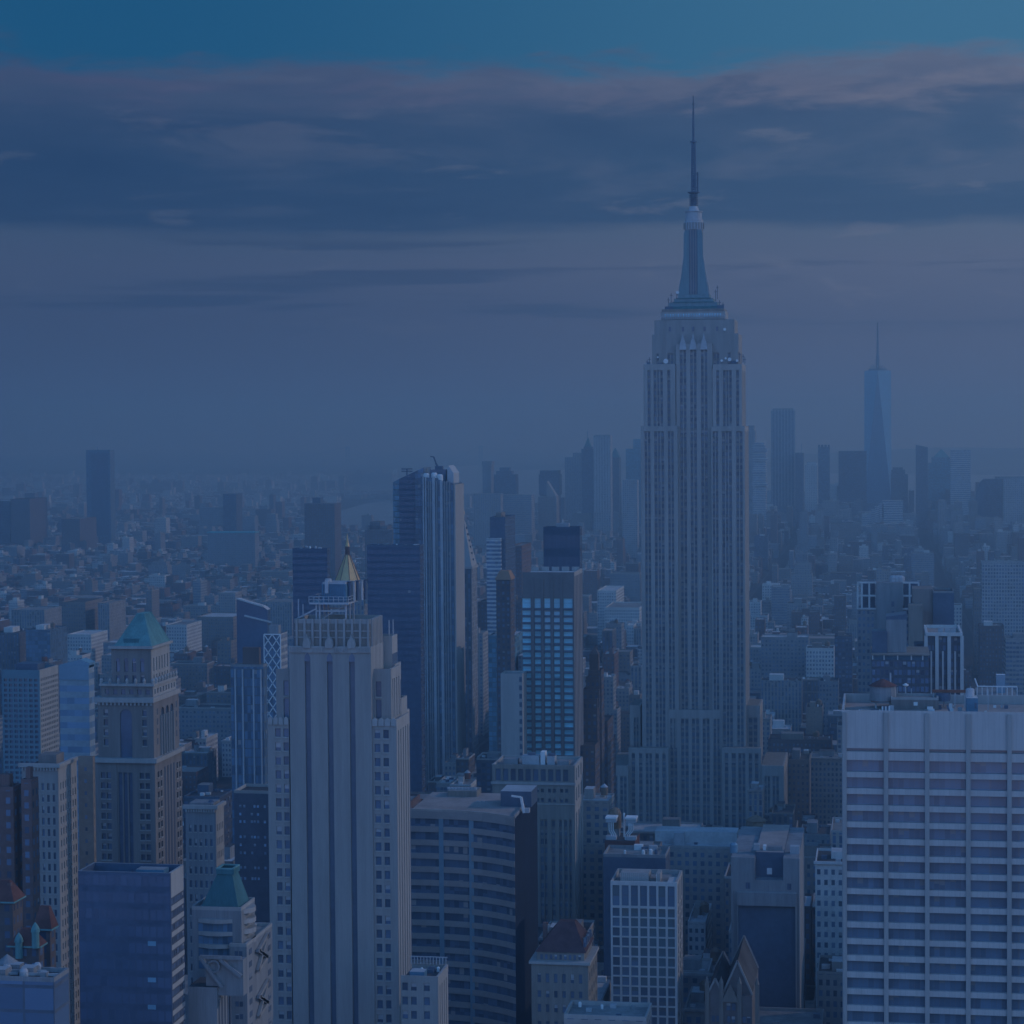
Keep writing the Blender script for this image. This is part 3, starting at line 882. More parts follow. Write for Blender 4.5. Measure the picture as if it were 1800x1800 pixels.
# ---- white slab with dark window bands on the right
def banded_slab():
    Y0 = 560.0
    b = Bd('banded_office_slab', 'broad white office slab with dark window bands and a red-capped tank on its roof', 'building', 1480, 1860, 1252, Y0, d=34, pb=1800, short='banded office slab')
    W, R = b.wall, b.roof
    Zf = lambda py: P(1600, py - 1.5, Y0)[1]
    Xf = lambda px: P(px, 1500, Y0)[0]
    x0, x1, z1 = Xf(1480.5), Xf(1860), Zf(1252)
    W.box(x0, x1, Y0 + 1.2, b.y1, 0, z1 - 2.6, JOINT, sides='NSEW')
    cols = [(Xf(1488.5 + i * 72.2), Xf(1554.5 + i * 72.2)) for i in range(5)]
    rows = [(Zf(1324), Zf(1318))]
    py = 1339.0
    h = 21.0
    while py < 2100:
        rows.append((Zf(py + h), Zf(py)))
        py += 30.6 if h > 20 else 29.45
        h = 19.4
    rows = [r for r in rows if r[0] > 0]
    q = relief(W, 'N', x0, x1, 0, z1, cols, rows, Y0, 1.2, JOINT)
    panes(b.root, q, pane_mat('grey_band_glass', (.02, .045, .055), blind=.14, blindcol=(.17, .2, .22), bars=(7, 1), gvar=.22))
    pier = MB()
    for i in range(6):
        c = Xf(1485 + 0 if i == 0 else 1488.5 + i * 72.2 - 3.1)
        w = .55 if i else .45
        pier.box(c - w, c + w, Y0 - .5, Y0 - .01, 0, z1 - .4, STONE, sides='NEWT')
    b.part('pier', pier)
    t = .5
    for a, c, e, f in ((x0, x1, b.y1 - t, b.y1), (x0, x0 + t, Y0 + 1.2, b.y1 - t)):
        W.box(a, c, e, f, z1 - 2.6, z1 + .2, STONE, sides='NSEWT', top=SILVER)
    R.face([(x0 + t, Y0 + 1.2, z1 - 2), (x1, Y0 + 1.2, z1 - 2), (x1, b.y1 - t, z1 - 2), (x0 + t, b.y1 - t, z1 - 2)], PINKROOF)
    b.done()
    zr = z1 - 2
    Xr = lambda px, y: P(px, 1240, y)[0]
    Zr = lambda py, y, px=1600: P(px, py, y)[1]
    ya = Y0 + 19
    ph = MB(); block(ph, ph, Xr(1566, ya), Xr(1650, ya), ya, ya + 9, zr, Zr(1226, ya), TAN, GRAVEL, par=.6, rim=STONE)
    ph.box(Xr(1606, ya), Xr(1613, ya), ya - .15, ya - .01, Zr(1240, ya), Zr(1234, ya), WHITEP)
    b.part('penthouse', ph)
    tank(b.root, Xr(1552, ya), ya + 4, zr, 3.4, 4.2, GREY, REDT)
    tk = MB(); tk.lathe(Xr(1659, ya), ya + 6, [(1.9, Zr(1236, ya)), (1.9, Zr(1222, ya))], DARK, 14)
    tk.bar((Xr(1640, ya), ya + 6, Zr(1219, ya)), (Xr(1700, ya), ya + 6, Zr(1219, ya)), .7, RUST)
    for px in (1642, 1660, 1680, 1698): tk.bar((Xr(px, ya), ya + 6, zr), (Xr(px, ya), ya + 6, Zr(1219, ya)), .3, STEEL)
    b.part('roof_plant', tk)
    sh = MB(); yb = Y0 + 9
    sh.box(Xr(1699, yb), Xr(1719, yb), yb, yb + 6, zr, Zr(1226, yb), BLUEBOX, top=SILVER)
    sh.lathe(Xr(1706, yb), yb + 3, [(1.1, Zr(1226, yb)), (1.1, Zr(1213, yb)), (.7, Zr(1211, yb))], STEEL, 12)
    sh.box(Xr(1713, yb), Xr(1717, yb), yb - .06, yb - .01, Zr(1244, yb), Zr(1234, yb), DARK)
    b.part('roof_shed', sh)
    sk = MB(); yc = Y0 + 8
    sk.box(Xr(1509, yc), Xr(1548, yc), yc, yc + 5, zr, zr + .7, WHITEP)
    sk.box(Xr(1512, yc), Xr(1545, yc), yc + .4, yc + 4.6, zr + .7, zr + .9, GLASSB)
    for i in range(5):
        x = Xr(1550 + i * 3, yc); sk.box(x, x + .35, yc + 4, yc + 5, zr, zr + 1.6, DARK if i % 2 else WHITEP)
    b.part('skylight', sk)
    mi = MB()
    for i in range(26):
        x = random.uniform(Xr(1520, Y0 + 5), Xr(1780, Y0 + 5)); y = random.uniform(Y0 + 3, Y0 + 30)
        s = random.uniform(.25, .8)
        mi.box(x - s, x + s, y - s * .6, y + s * .6, zr + .01, zr + random.uniform(.5, 1.5), random.choice([STEEL, WHITEP, GREY, DARK]))
    mi.bar((Xr(1665, Y0 + 8), Y0 + 8, zr + 2.6), (Xr(1673, Y0 + 3), Y0 + 3, zr + .2), .35, DARK)
    b.part('roof_vents', mi)
    for px, t, w, yy in ((1565, 1183, .3, 26), (1577, 1208, .25, 28), (1592, 1205, .35, 28), (1602, 1210, .2, 28), (1737, 1210, .25, 20), (1706, 1205, .2, 24)):
        a = MB(); x = Xr(px, Y0 + yy); a.bar((x, Y0 + yy, zr), (x, Y0 + yy, Zr(t, Y0 + yy)), w, STEEL)
        if px == 1592: a.lathe(x, Y0 + yy, [(.1, Zr(1208, Y0 + yy)), (.75, Zr(1205, Y0 + yy)), (.75, Zr(1203.5, Y0 + yy)), (.1, Zr(1201, Y0 + yy))], WHITEP, 10)
        b.part('antenna', a)
banded_slab()

# ================================================================== left of the picture
def copper_tower():
    Y0 = 700.0
    b = Bd('copper_roofed_tower', 'tan stone tower under a steep green copper pyramid, arched windows below it', 'skyscraper', 165, 272, 1340, Y0, far=322, pb=1525, short='copper roofed tower')
    W, R = b.wall, b.roof
    Zf = lambda py, Y=Y0: P(220, py, Y)[1]
    Xf = lambda px, py=1300, Y=Y0: P(px, py, Y)[0]
    x0, x1, z1, y1, dp = b.x0, b.x1, b.z, b.y1, .8
    # main shaft
    W.box(x0, x1 - dp, Y0 + dp, y1, 0, z1, TAN, sides='NSEWT')
    rows = [(Zf(1358 + i * 17.9 + 10.5), Zf(1358 + i * 17.9)) for i in range(24)]
    rows = [r for r in rows if r[0] > 1]
    cols = [(Xf(a), Xf(c)) for a, c in ((176.5, 184), (186.5, 194), (245, 252.5), (255, 262.5))]
    mid = [(Xf(a), Xf(c)) for a, c in ((207, 213.5), (216, 222.5), (225, 231.5))]
    q = relief(W, 'N', x0, Xf(204.5), 0, z1, cols[:2], rows, Y0, dp, TAN, sill=STONE)
    q += relief(W, 'N', Xf(235), x1, 0, z1, cols[2:], rows, Y0, dp, TAN, sill=STONE)
    s3 = relief(W, 'N', Xf(204.5), Xf(235), 0, z1, mid, [(0, Zf(1358))], Y0 + .25, dp - .25, TAN)
    D = y1 - Y0
    q += relief(W, 'W', Y0 + dp, y1, 0, z1, [(Y0 + D * a, Y0 + D * c) for a, c in ((.1, .16), (.2, .26), (.8, .86), (.9, .95))], rows, x1, dp, TAN, sill=STONE)
    st = []
    for k in range(4):                                 # dark continuous strips of the west face, laid over the flush wall
        a = Y0 + D * (.34 + .11 * k)
        st.append(('W', x1 + .1, a, a + D * .05, 0, Zf(1355)))
    W2 = MB()
    for sd, pl, a0, a1, r0, r1 in s3:
        s = MB(); s.box(a0, a1, pl, pl + .12, r0, r1, F_BLACK, bw=a1 - a0, fh=3.4, sides='NT'); b.part('window_strip', s)
    for sd, pl, a0, a1, r0, r1 in st:
        s = MB(); s.box(pl - .08, pl, a0, a1, r0, r1, PANED); b.part('window_strip', s)
    # belvedere storeys
    def ledge(l, r, t, y0, d, h, o):
        xa, za = P(l, t, y0); xb, zb = P(r, t, y0)
        W.box(xa - o, xb + o, y0 - o, y0 + d + o, (za + zb) / 2 - h, (za + zb) / 2, STONE)
    ledge(165, 272, 1333, Y0, D, 1.4, .9)
    z2 = Zf(1234)
    xa, xb = Xf(170, 1250), Xf(268, 1250)
    W.box(xa, xb - dp, Y0 + 1 + dp, y1 - 1, z1, z2, TAN, sides='NSEW')
    sq = [(Zf(1248 + i * 17.5 + 11), Zf(1248 + i * 17.5)) for i in range(4)]
    q += relief(W, 'N', xa, Xf(204), z1, z2, [(Xf(181), Xf(188.5))], sq, Y0 + 1, dp, TAN, sill=STONE)
    q += relief(W, 'N', Xf(236), xb, z1, z2, [(Xf(249), Xf(256.5))], sq, Y0 + 1, dp, TAN, sill=STONE)
    W.box(Xf(204), Xf(209.5), Y0 + 1, Y0 + 1 + dp, z1, z2, TAN); W.box(Xf(230.5), Xf(236), Y0 + 1, Y0 + 1 + dp, z1, z2, TAN)
    def arch(side, a0, a1, pl, zb, zs, ztop, wall, depth):
        """arched window with the spandrel wall above it"""
        r = (a1 - a0) / 2; c = (a0 + a1) / 2; n = 9
        pts = [(c - r * math.cos(math.pi * i / n), zs + r * math.sin(math.pi * i / n)) for i in range(n + 1)]
        f = MB()
        for i in range(n):
            (p, u), (p2, u2) = pts[i], pts[i + 1]
            quad = [(p, u), (p2, u2), (p2, ztop), (p, ztop)]
            W.face([(x, pl, z) if side == 'N' else (pl, x, z) for x, z in quad], wall)
        op = [(a0, zb), (a1, zb)] + pts[::-1]
        f.face([(x, pl + depth, z) if side == 'N' else (pl - depth, x, z) for x, z in op], GLASSD)
        b.part('arched_window', f)
    arch('N', Xf(209.5), Xf(230.5), Y0 + 1, z1, Zf(1258), z2, TAN, .5)
    Dw = y1 - 1 - (Y0 + 1 + dp); yw = Y0 + 1 + dp
    ar = [(yw + Dw * (.27 + .19 * i), yw + Dw * (.27 + .19 * i + .13)) for i in range(3)]
    e = yw
    for a, c in ar:
        W.box(xb - dp, xb, e, a, z1, z2, TAN); e = c
        arch('W', a, c, xb, z1 + 1, Zf(1258), z2, TAN, .5)
    W.box(xb - dp, xb, e, y1 - 1, z1, z2, TAN)
    q += [('W', xb + .02, yw + Dw * u, yw + Dw * (u + .05), a, c) for u in (.1, .88) for a, c in sq]
    for i in range(6):
        W.box(xb + .02, xb + .6, yw + Dw * (.24 + .1 * i) - .2, yw + Dw * (.24 + .1 * i) + .2, z1, Zf(1262), STONE)
    ledge(172, 266, 1226, Y0 + 1, D - 2, 1.6, 1.0)
    for i in range(14):
        xx = xa + (xb - xa) * (i + .5) / 14
        W.box(xx - .35, xx + .35, Y0 + .4, Y0 + .98, z2 - 1.2, z2 - .05, STONE)
    z3 = Zf(1207)
    xc, xd = Xf(174, 1210), Xf(265, 1210)
    W.box(xc, xd - .5, Y0 + 2.5, y1 - 2, z2, z3, TAN, sides='NSEW')
    q += relief(W, 'N', xc, xd, z2, z3, [(Xf(182 + i * 14.3), Xf(189.5 + i * 14.3)) for i in range(6)], [(Zf(1222), Zf(1213))], Y0 + 2, .5, TAN)
    q += relief(W, 'W', Y0 + 2.5, y1 - 2, z2, z3, split(Y0 + 3, y1 - 2.5, 8, .42), [(Zf(1222), Zf(1213))], xd, .5, STONE)
    W.box(xc - .6, xd + .6, Y0 + 1.4, y1 - 1.4, z3 - .05, z3 + .7, STONE)
    for i in range(9):
        u = i / 8
        W.lathe(xd + .1, Y0 + 2.5 + (D - 5) * u, [(.45, z3 + .7), (.65, z3 + 1.8), (.25, z3 + 2.6)], STONE, 6)
        if i < 7: W.lathe(xc + (xd - xc) * i / 6, Y0 + 2.2, [(.4, z3 + .7), (.6, z3 + 1.8), (.2, z3 + 2.5)], STONE, 6)
    z4 = Zf(1143)
    xe, xf = Xf(187, 1180), Xf(257, 1180)
    y5, y6 = Y0 + 5, y1 - 4
    W.box(xe, xf - .6, y5 + .6, y6, z3 + .7, z4, TAN, sides='NSEW')
    aw = [(Xf(197 + i * 14.2), Xf(204 + i * 14.2)) for i in range(4)]
    q += relief(W, 'N', xe, xf, z3 + .7, z4, aw, [(Zf(1203), Zf(1190)), (Zf(1184), Zf(1163))], y5, .6, TAN)
    for a, c in aw:
        f = MB(); f.lathe((a + c) / 2, y5 + .02, [((c - a) / 2, 0), ((c - a) / 2, .01)], PANED, 14)
        f.v = [(x, y5 - .03 + zz * .1, Zf(1163) + (y - y5 - .02)) for x, y, zz in f.v]
        b.part('window_head', f)
    q += relief(W, 'W', y5 + .6, y6, z3 + .7, z4, split(y5 + 1.5, y6 - 1, 6, .34), [(Zf(1203), Zf(1190)), (Zf(1184), Zf(1160))], xf, .6, STONE)
    W.box(xe - .9, xf + .9, y5 - .9, y6 + .9, z4, z4 + .9, STONE)
    panes(b.root, q, PANE)
    b.done()
    ap = MB()
    zt = Zf(1084)
    xg, xh = Xf(233, 1090), Xf(246, 1090)
    xm0, xm1 = xg, xh
    ym = (y5 + y6) / 2
    A = (Xf(192, 1143), Xf(258, 1143), y5, y6)
    cx_ = (A[0] + A[1]) / 2
    ap.frustum(A, z4 + .9, (cx_ - 1.3, cx_ + 1.3, ym - 1.6, ym + 5.5), zt, COPPER)
    for i in range(13):                                # standing seams
        u = (i + .5) / 13
        xA = A[0] + (A[1] - A[0]) * u; xB = cx_ - 1.3 + 2.6 * u
        ap.bar((xA, A[2] - .05, z4 + .95), (xB, ym - 1.65, zt), .14, COPPER)
        yA = A[2] + (A[3] - A[2]) * u; yB = ym - 1.6 + 7.1 * u
        ap.bar((A[1] + .05, yA, z4 + .95), (cx_ + 1.35, yB, zt), .14, COPPER)
    ap.box(Xf(209), Xf(236), y5 + .8, y5 + 3, z4 + 1, z4 + 3.2, COPPERD)
    b.part('copper_roof', ap)
copper_tower()

def grid_office():
    b = Bd('teal_grid_office', 'blue grey office block with square gridded windows at the left edge', 'building', 3, 69, 1178, 760, far=104, pb=1335, short='gridded office')
    W, R = b.wall, b.roof
    Y0 = b.Y; Zf = lambda py: P(36, py, Y0)[1]; Xf = lambda px: P(px, 1250, Y0)[0]
    m = mat('blue_grey_panel', (.15, .24, .28), var=.12)
    x0, x1, z1, y1 = b.x0, b.x1, b.z, b.y1
    W.box(x0, x1 - .6, Y0 + .6, y1, 0, z1 - 1.5, m, sides='NSEW')
    rows = [(Zf(1193 + i * 9.05 + 5), Zf(1193 + i * 9.05)) for i in range(30)]
    rows = [r for r in rows if r[0] > 5]
    q = relief(W, 'N', x0, x1, 0, z1, split(x0, x1, 7, .66, .4), rows, Y0, .6, m)
    q += relief(W, 'W', Y0 + .6, y1, 0, z1, split(Y0 + .6, y1, 10, .5, .3), rows, x1, .6, STONE)
    R.face([(x0, Y0 + .6, z1 - 1.4), (x1 - .6, Y0 + .6, z1 - 1.4), (x1 - .6, y1, z1 - 1.4), (x0, y1, z1 - 1.4)], TAR)
    W.box(x0, x1, y1, y1 + .4, z1 - 3, z1, m)
    panes(b.root, q, PANED)
    b.done()
    p = MB(); p.box(Xf(20), Xf(58), Y0 + 5, Y0 + 12, z1 - 1.4, z1 + 1.8, DARK); b.part('roof_plant', p)
grid_office()

def dark_slab():
    b = Bd('black_slab_tower', 'near black slab tower in the lower left with white bands down its narrow side', 'building', 137, 299, 1533, 450, far=325, pb=1800, short='black slab')
    W, R = b.wall, b.roof
    Y0 = b.Y; x0, x1, z1, y1 = b.x0, b.x1, b.z, b.y1
    Zf = lambda py, Y=Y0: P(312, py, Y)[1]
    W.box(x0, x1 - .5, Y0 + .05, y1, 0, z1 - .6, BLACK, sides='SE')
    W.box(x0, x1, Y0, Y0 + .5, 0, z1, F_BLACK, bw=1.6, fh=3.6, sides='NSEWT', top=GREY)
    W.box(x0, x1, y1 - .5, y1, z1 - 2.5, z1, BLACK, sides='NSEWT', top=GREY)
    W.box(x0, x0 + .5, Y0 + .5, y1 - .5, z1 - 2.5, z1, BLACK, sides='EWT', top=GREY)
    zb = Zf(1580)
    W.box(x1 - .5, x1, Y0 + .5, y1 - .5, zb, z1, STONE)
    R.face([(x0 + .5, Y0 + .5, z1 - 1.8), (x1 - .5, Y0 + .5, z1 - 1.8), (x1 - .5, y1 - .5, z1 - 1.8), (x0 + .5, y1 - .5, z1 - 1.8)], GRAVEL)
    b.done()
    z = zb
    i = 0
    while z > 4:
        g = MB(); g.box(x1 - .5, x1 - .05, Y0 + .5, y1 - .5, z - 1.75, z, F_DARK, bw=1.3, fh=1.75, sides='WT'); b.part('window_band', g)
        s = MB(); s.box(x1 - .5, x1 + .02, Y0 + .5, y1 - .5, z - 2.8, z - 1.75, STONE, sides='WTB'); b.part('spandrel_band', s)
        z -= 2.8; i += 1
    p = MB()
    Xf = lambda px, y: P(px, 1530, y)[0]
    p.box(Xf(240, Y0 + 5), Xf(289, Y0 + 5), Y0 + 4.5, Y0 + 8, z1 - 1.78, z1 - .3, BLUEBOX, top=GREY)
    for px in (178, 190, 203, 252, 266, 278): p.box(Xf(px, Y0 + 4), Xf(px + 5, Y0 + 4), Y0 + 3, Y0 + 4.4, z1 - 1.78, z1 - .9, WHITEP if px % 2 else GREY)
    b.part('roof_plant', p)
    for py in (1660, 1724, 1772): 
        l = MB(); l.box(P(260, py, Y0)[0], P(274, py, Y0)[0], Y0 - .04, Y0 - .01, Zf(py + 4), Zf(py - 4), mat('lit_office_blind', (.16, .30, .38), rough=.5)); b.part('lit_window', l)
dark_slab()

def mansard_office():
    Y0 = 480.0
    b = Bd('copper_mansard_office', 'grey office block with a truncated green copper roof, curved balconies and lattice braces', 'building', 337, 424, 1594, Y0, far=449, pb=1800, short='copper mansard office')
    W, R = b.wall, b.roof
    x0, x1, z1, y1 = b.x0, b.x1, b.z, b.y1
    Zf = lambda py, Y=Y0: P(380, py, Y)[1]
    Xf = lambda px, py=1650, Y=Y0: P(px, py, Y)[0]
    zb = Zf(1655)
    W.box(x0, x1, Y0, y1, 0, z1 - .8, GREY, sides='NSEWT')
    for a, c, e, f in ((x0, x1, Y0, Y0 + .35), (x0, x1, y1 - .35, y1), (x0, x0 + .35, Y0 + .35, y1 - .35), (x1 - .35, x1, Y0 + .35, y1 - .35)):
        W.box(a, c, e, f, z1 - .8, z1, STONE)
    rf = MB()
    A = (Xf(350, 1594), Xf(418, 1594), Y0 + .6, y1 - 1.4)
    ym = (A[2] + A[3]) / 2
    rf.frustum(A, z1 - .7, (Xf(375, 1545), Xf(402, 1545), ym - 2.2, ym + 2.2), Zf(1541), COPPERD)
    u0, u1 = Xf(374, 1535), Xf(405, 1535)
    rf.box(u0, u1, ym - 2.5, ym + 2.5, Zf(1541), Zf(1532), COPPERD, sides='NSEW')
    for a, c, e, f in ((u0, u1, ym - 2.5, ym - 2), (u0, u1, ym + 2, ym + 2.5), (u0, u0 + .5, ym - 2, ym + 2), (u1 - .5, u1, ym - 2, ym + 2)):
        rf.box(a, c, e, f, Zf(1532), Zf(1530), COPPER)
    for i in range(16):
        u = (i + .5) / 16
        rf.bar((A[0] + (A[1] - A[0]) * u, A[2] - .03, z1 - .65), (Xf(375, 1545) + (Xf(402, 1545) - Xf(375, 1545)) * u, ym - 2.23, Zf(1541)), .09, COPPERD)
    b.part('copper_roof', rf)
    # front bay of curved window bands
    for i in range(4):
        t = 1615 + i * 22
        g = MB(); n = 10
        xa, xb = Xf(349), Xf(409)
        for k in range(n):
            ua, ub = k / n, (k + 1) / n
            ya, yb = Y0 - .1 - 1.0 * math.sin(math.pi * ua), Y0 - .1 - 1.0 * math.sin(math.pi * ub)
            pa, pb_ = xa + (xb - xa) * ua, xa + (xb - xa) * ub
            g.face([(pa, ya, Zf(t + 7)), (pb_, yb, Zf(t + 7)), (pb_, yb, Zf(t)), (pa, ya, Zf(t))], STONE)
            g.face([(pa, ya, Zf(t)), (pb_, yb, Zf(t)), (pb_, Y0 - .02, Zf(t)), (pa, Y0 - .02, Zf(t))], STONE)
        b.part('balcony_band', g)
        gl = MB(); gl.box(xa, xb, Y0 - .12, Y0 - .02, Zf(t + 22), Zf(t + 7), F_CURT, bw=1.2, fh=2.7, sides='NEW'); b.part('window_band', gl)
    # curved balconies on the west
    for i in range(4):
        t = 1601 + i * 18
        g = MB(); n = 8
        za, zc = Zf(t + 8), Zf(t)
        for k in range(n):
            ua, ub = k / n, (k + 1) / n
            ya, yb = Y0 + 2 + (y1 - Y0 - 4) * ua, Y0 + 2 + (y1 - Y0 - 4) * ub
            pa, pb_ = x1 + 1.7 * math.sin(math.pi * ua) + .02, x1 + 1.7 * math.sin(math.pi * ub) + .02
            g.face([(pa, ya, za), (pb_, yb, za), (pb_, yb, zc), (pa, ya, zc)], STONE)
            g.face([(x1 + .01, ya, zc), (pa, ya, zc), (pb_, yb, zc), (x1 + .01, yb, zc)], STONE)
        b.part('balcony', g)
    # lower shoulder in front and on the west with lattice braces
    sx0, sx1 = Xf(407, 1700), Xf(437, 1700)
    zs = zb
    block(W, R, sx0, sx1, Y0 - 1.4, y1 + 9, 0, zs, GREY, GRAVEL, par=.7, rim=STONE)
    q = []
    for i in range(10):
        t = 1668 + i * 22
        for l in (415.5, 423): q.append(('N', Y0 - 1.46, Xf(l), Xf(l + 6), Zf(t + 9), Zf(t)))
        q.append(('W', sx1 + .07, Y0 + .4, Y0 + 2.6, Zf(t + 10), Zf(t)))
        q.append(('W', sx1 + .07, y1 + 5, y1 + 7.2, Zf(t + 10), Zf(t)))
    panes(b.root, q, PANE)
    for i in range(3):
        t = 1665 + i * 82
        g = MB(); yc = (Y0 + y1) / 2 + 4; x = sx1 + .5
        pts = [(yc - 4, Zf(t + 50)), (yc + 4, Zf(t + 40)), (yc - 3, Zf(t + 15)), (yc + 4.5, Zf(t)), (yc - 4, Zf(t + 50))]
        for (a, c), (e, f) in zip(pts, pts[1:]): g.bar((x, a, c), (x, e, f), .7, LIME)
        g.bar((x, yc + 4, Zf(t + 40)), (x, yc - 4, Zf(t + 14)), .7, GREY)
        b.part('lattice_brace', g)
    b.done()
    # small gabled temple front leaning against it
    g = Bd('gable_fronted_block', 'dark block with a broken pediment gable and pierced round opening below the mansard office', 'building', 331, 381, 1735, 462, far=402, pb=1800)
    Wg = g.wall
    Wg.box(g.x0, g.x1, g.Y, g.y1, 0, g.z, GREY, sides='NSEWT', top=TAR)
    pd = MB()
    xa, xb, zz = g.x0 + 2.6, g.x1 + 2.4, g.z
    hz = P(360, 1683, 462)[1]
    pd.bar((xa, g.Y + .5, hz), (xb - 1.2, g.Y + .5, zz), 1.1, GREY, .6)
    pd.bar((xa, g.Y + .5, hz), (xb + 3, g.Y + .5, hz), .7, GREY)
    pd.bar((xa + 4.5, g.Y + .5, hz - .5), (xb + 3, g.Y + .5, hz - 4), .7, GREY)
    n = 18
    for k in range(n):
        a, c = 2 * math.pi * k / n, 2 * math.pi * (k + 1) / n
        pd.bar((xa + 3 + 1.25 * math.cos(a), g.Y + .5, hz - 2 + 1.25 * math.sin(a)), (xa + 3 + 1.25 * math.cos(c), g.Y + .5, hz - 2 + 1.25 * math.sin(c)), .45, GREY)
    pd.box(xa + 1, xb + 3.2, g.Y + 1.2, g.Y + 4, zz - 2, hz - .6, GREY)
    g.part('gable', pd)
    q = [('W', g.x1 + .06, g.Y + 1 + k * 2.2, g.Y + 2 + k * 2.2, 0, g.z - 3) for k in range(5)]
    for sd, pl, a0, a1, r0, r1 in q:
        s = MB(); s.box(pl - .05, pl, a0, a1, r0, r1, PANED); g.part('window_strip', s)
    g.done()
mansard_office()

def flat_roof_front():
    b = Bd('low_glass_block', 'blue grey block with duct-covered flat roof in the bottom left corner', 'building', -12, 95, 1717, 420, far=123, pb=1800, short='corner block')
    block(b.wall, b.roof, b.x0, b.x1, b.Y, b.y1, 0, b.z, facade('corner_panels', (.12, .15, .19), (.05, .075, .10), .92, .86, gvar=.2, blind=0), TAR, par=.9, rim=GREY, bw=6, fh=5)
    b.done()
    Xr = lambda px, y: P(px, 1710, y)[0]
    for i, (px, s) in enumerate(((2, 1.5), (12, 1.0), (29, 1.2), (42, .9), (52, 1.4), (66, .8), (78, .7))):
        p = MB(); y = b.Y + 3 + (i % 3) * 2.4; x = Xr(px, y)
        if i % 2: p.lathe(x, y, [(s, b.z - .9), (s, b.z + .4), (s * .6, b.z + 1)], STEEL, 10)
        else: p.box(x - s, x + s, y - s, y + s, b.z - .88, b.z + .6 * s, GREY, top=STEEL)
        p.bar((x, y, b.z - .2), (x + 3, y + 1.5, b.z - .5), .5, STEEL)
        b.part('roof_duct', p)
    t = MB(); x = Xr(13, b.Y + 9); t.lathe(x, b.Y + 9, [(2.2, b.z - .9), (2.2, b.z + .6), (.1, b.z + 2.2)], GREY, 12); b.part('roof_tent', t)
flat_roof_front()

def tiled_house(name, label, l, r, t, Y, far, apex, dome=()):
    b = Bd(name, label, 'house', l, r, t, Y, far=far, pb=t + 60)
    b.wall.box(b.x0, b.x1, b.Y, b.y1, 0, b.z, F_BROWN, bw=2.6, fh=3.4)
    g = MB(); zt = P((l + r) / 2, apex, Y)[1]
    xm, ym = (b.x0 + b.x1) / 2, (b.Y + b.y1) / 2
    g.frustum((b.x0 - .6, b.x1 + .6, b.Y - .6, b.y1 + .6), b.z, (xm - 1.2, xm + 1.2, ym - .6, ym + .6), zt, REDT)
    g.box(b.x0 - .7, b.x1 + .7, b.Y - .7, b.y1 + .7, b.z - .4, b.z - .01, COPPER)
    b.part('tiled_roof', g)
    for px, py in dome:
        d = MB(); x, z = P(px, py, Y - 1)
        d.lathe(x, Y - 1, [(.9, z - 5), (.9, z - 1.2), (1.1, z - 1.1), (1.0, z - .3), (.6, z + .5), (.1, z + 1.2)], COPPER, 12)
        b.part('cupola', d)
    c = MB(); c.box(b.x1 - 2.2, b.x1 - 1.2, b.Y + 2, b.Y + 3, b.z, zt - .5, BRICK); b.part('chimney', c)
    b.done()
tiled_house('red_roofed_house', 'dark house under a broad red tiled hip roof at the left edge', -18, 22, 1584, 530, 41, 1552)
tiled_house('red_roofed_house', 'house with a tall steep red tent roof beside the black slab', 62, 88, 1632, 520, 98, 1595)
tiled_house('red_roofed_house', 'low red roofed house with two small teal cupolas', 18, 68, 1662, 510, 78, 1634, ((33, 1648), (62, 1630)))

def simple(name, label, l, r, t, Y, far, m, roofm=TAR, pb=None, group=None, short=None, d=25, bw=3.2, fh=3.7, rim=None, par=1.0, cat='building', extra=None):
    b = Bd(name, label, cat, l, r, t, Y, far=far, d=d, pb=pb, group=group, short=short)
    block(b.wall, b.roof, b.x0, b.x1, b.Y, b.y1, 0, b.z, m, roofm, par=par, bw=bw, fh=fh, rim=rim)
    if extra: extra(b)
    b.done()
    return b
def ph(b, u0, u1, v0, v1, h, m=GREY, name='bulkhead', top=None, par=1.0):
    p = MB()
    W_, D_ = b.x1 - b.x0, b.y1 - b.Y
    p.box(b.x0 + W_ * u0, b.x0 + W_ * u1, b.Y + D_ * v0, b.Y + D_ * v1, b.z - par, b.z + h, m, top=top)
    b.part(name, p)
def tk(b, u, v, r, h, m=None, cone=None, lift=0):
    tank(b.root, b.x0 + (b.x1 - b.x0) * u, b.Y + (b.y1 - b.Y) * v, b.z - 1 + lift, r, h, m, cone)
def clutter(b, n, smax=1.6, par=1.0):
    for i in range(n):
        p = MB(); s = random.uniform(.5, smax)
        x = random.uniform(b.x0 + 2, b.x1 - 2); y = random.uniform(b.Y + 2, b.y1 - 2)
        if i % 3: p.box(x - s, x + s, y - s * .7, y + s * .7, b.z - par + .01, b.z - par + s * 1.2, random.choice([STEEL, WHITEP, GREY, DARK]))
        else: p.lathe(x, y, [(s * .6, b.z - par), (s * .6, b.z - par + s * 1.5), (s * .3, b.z - par + s * 1.8)], random.choice([STEEL, DARK, WHITEP]), 8)
        b.part('roof_vent', p)

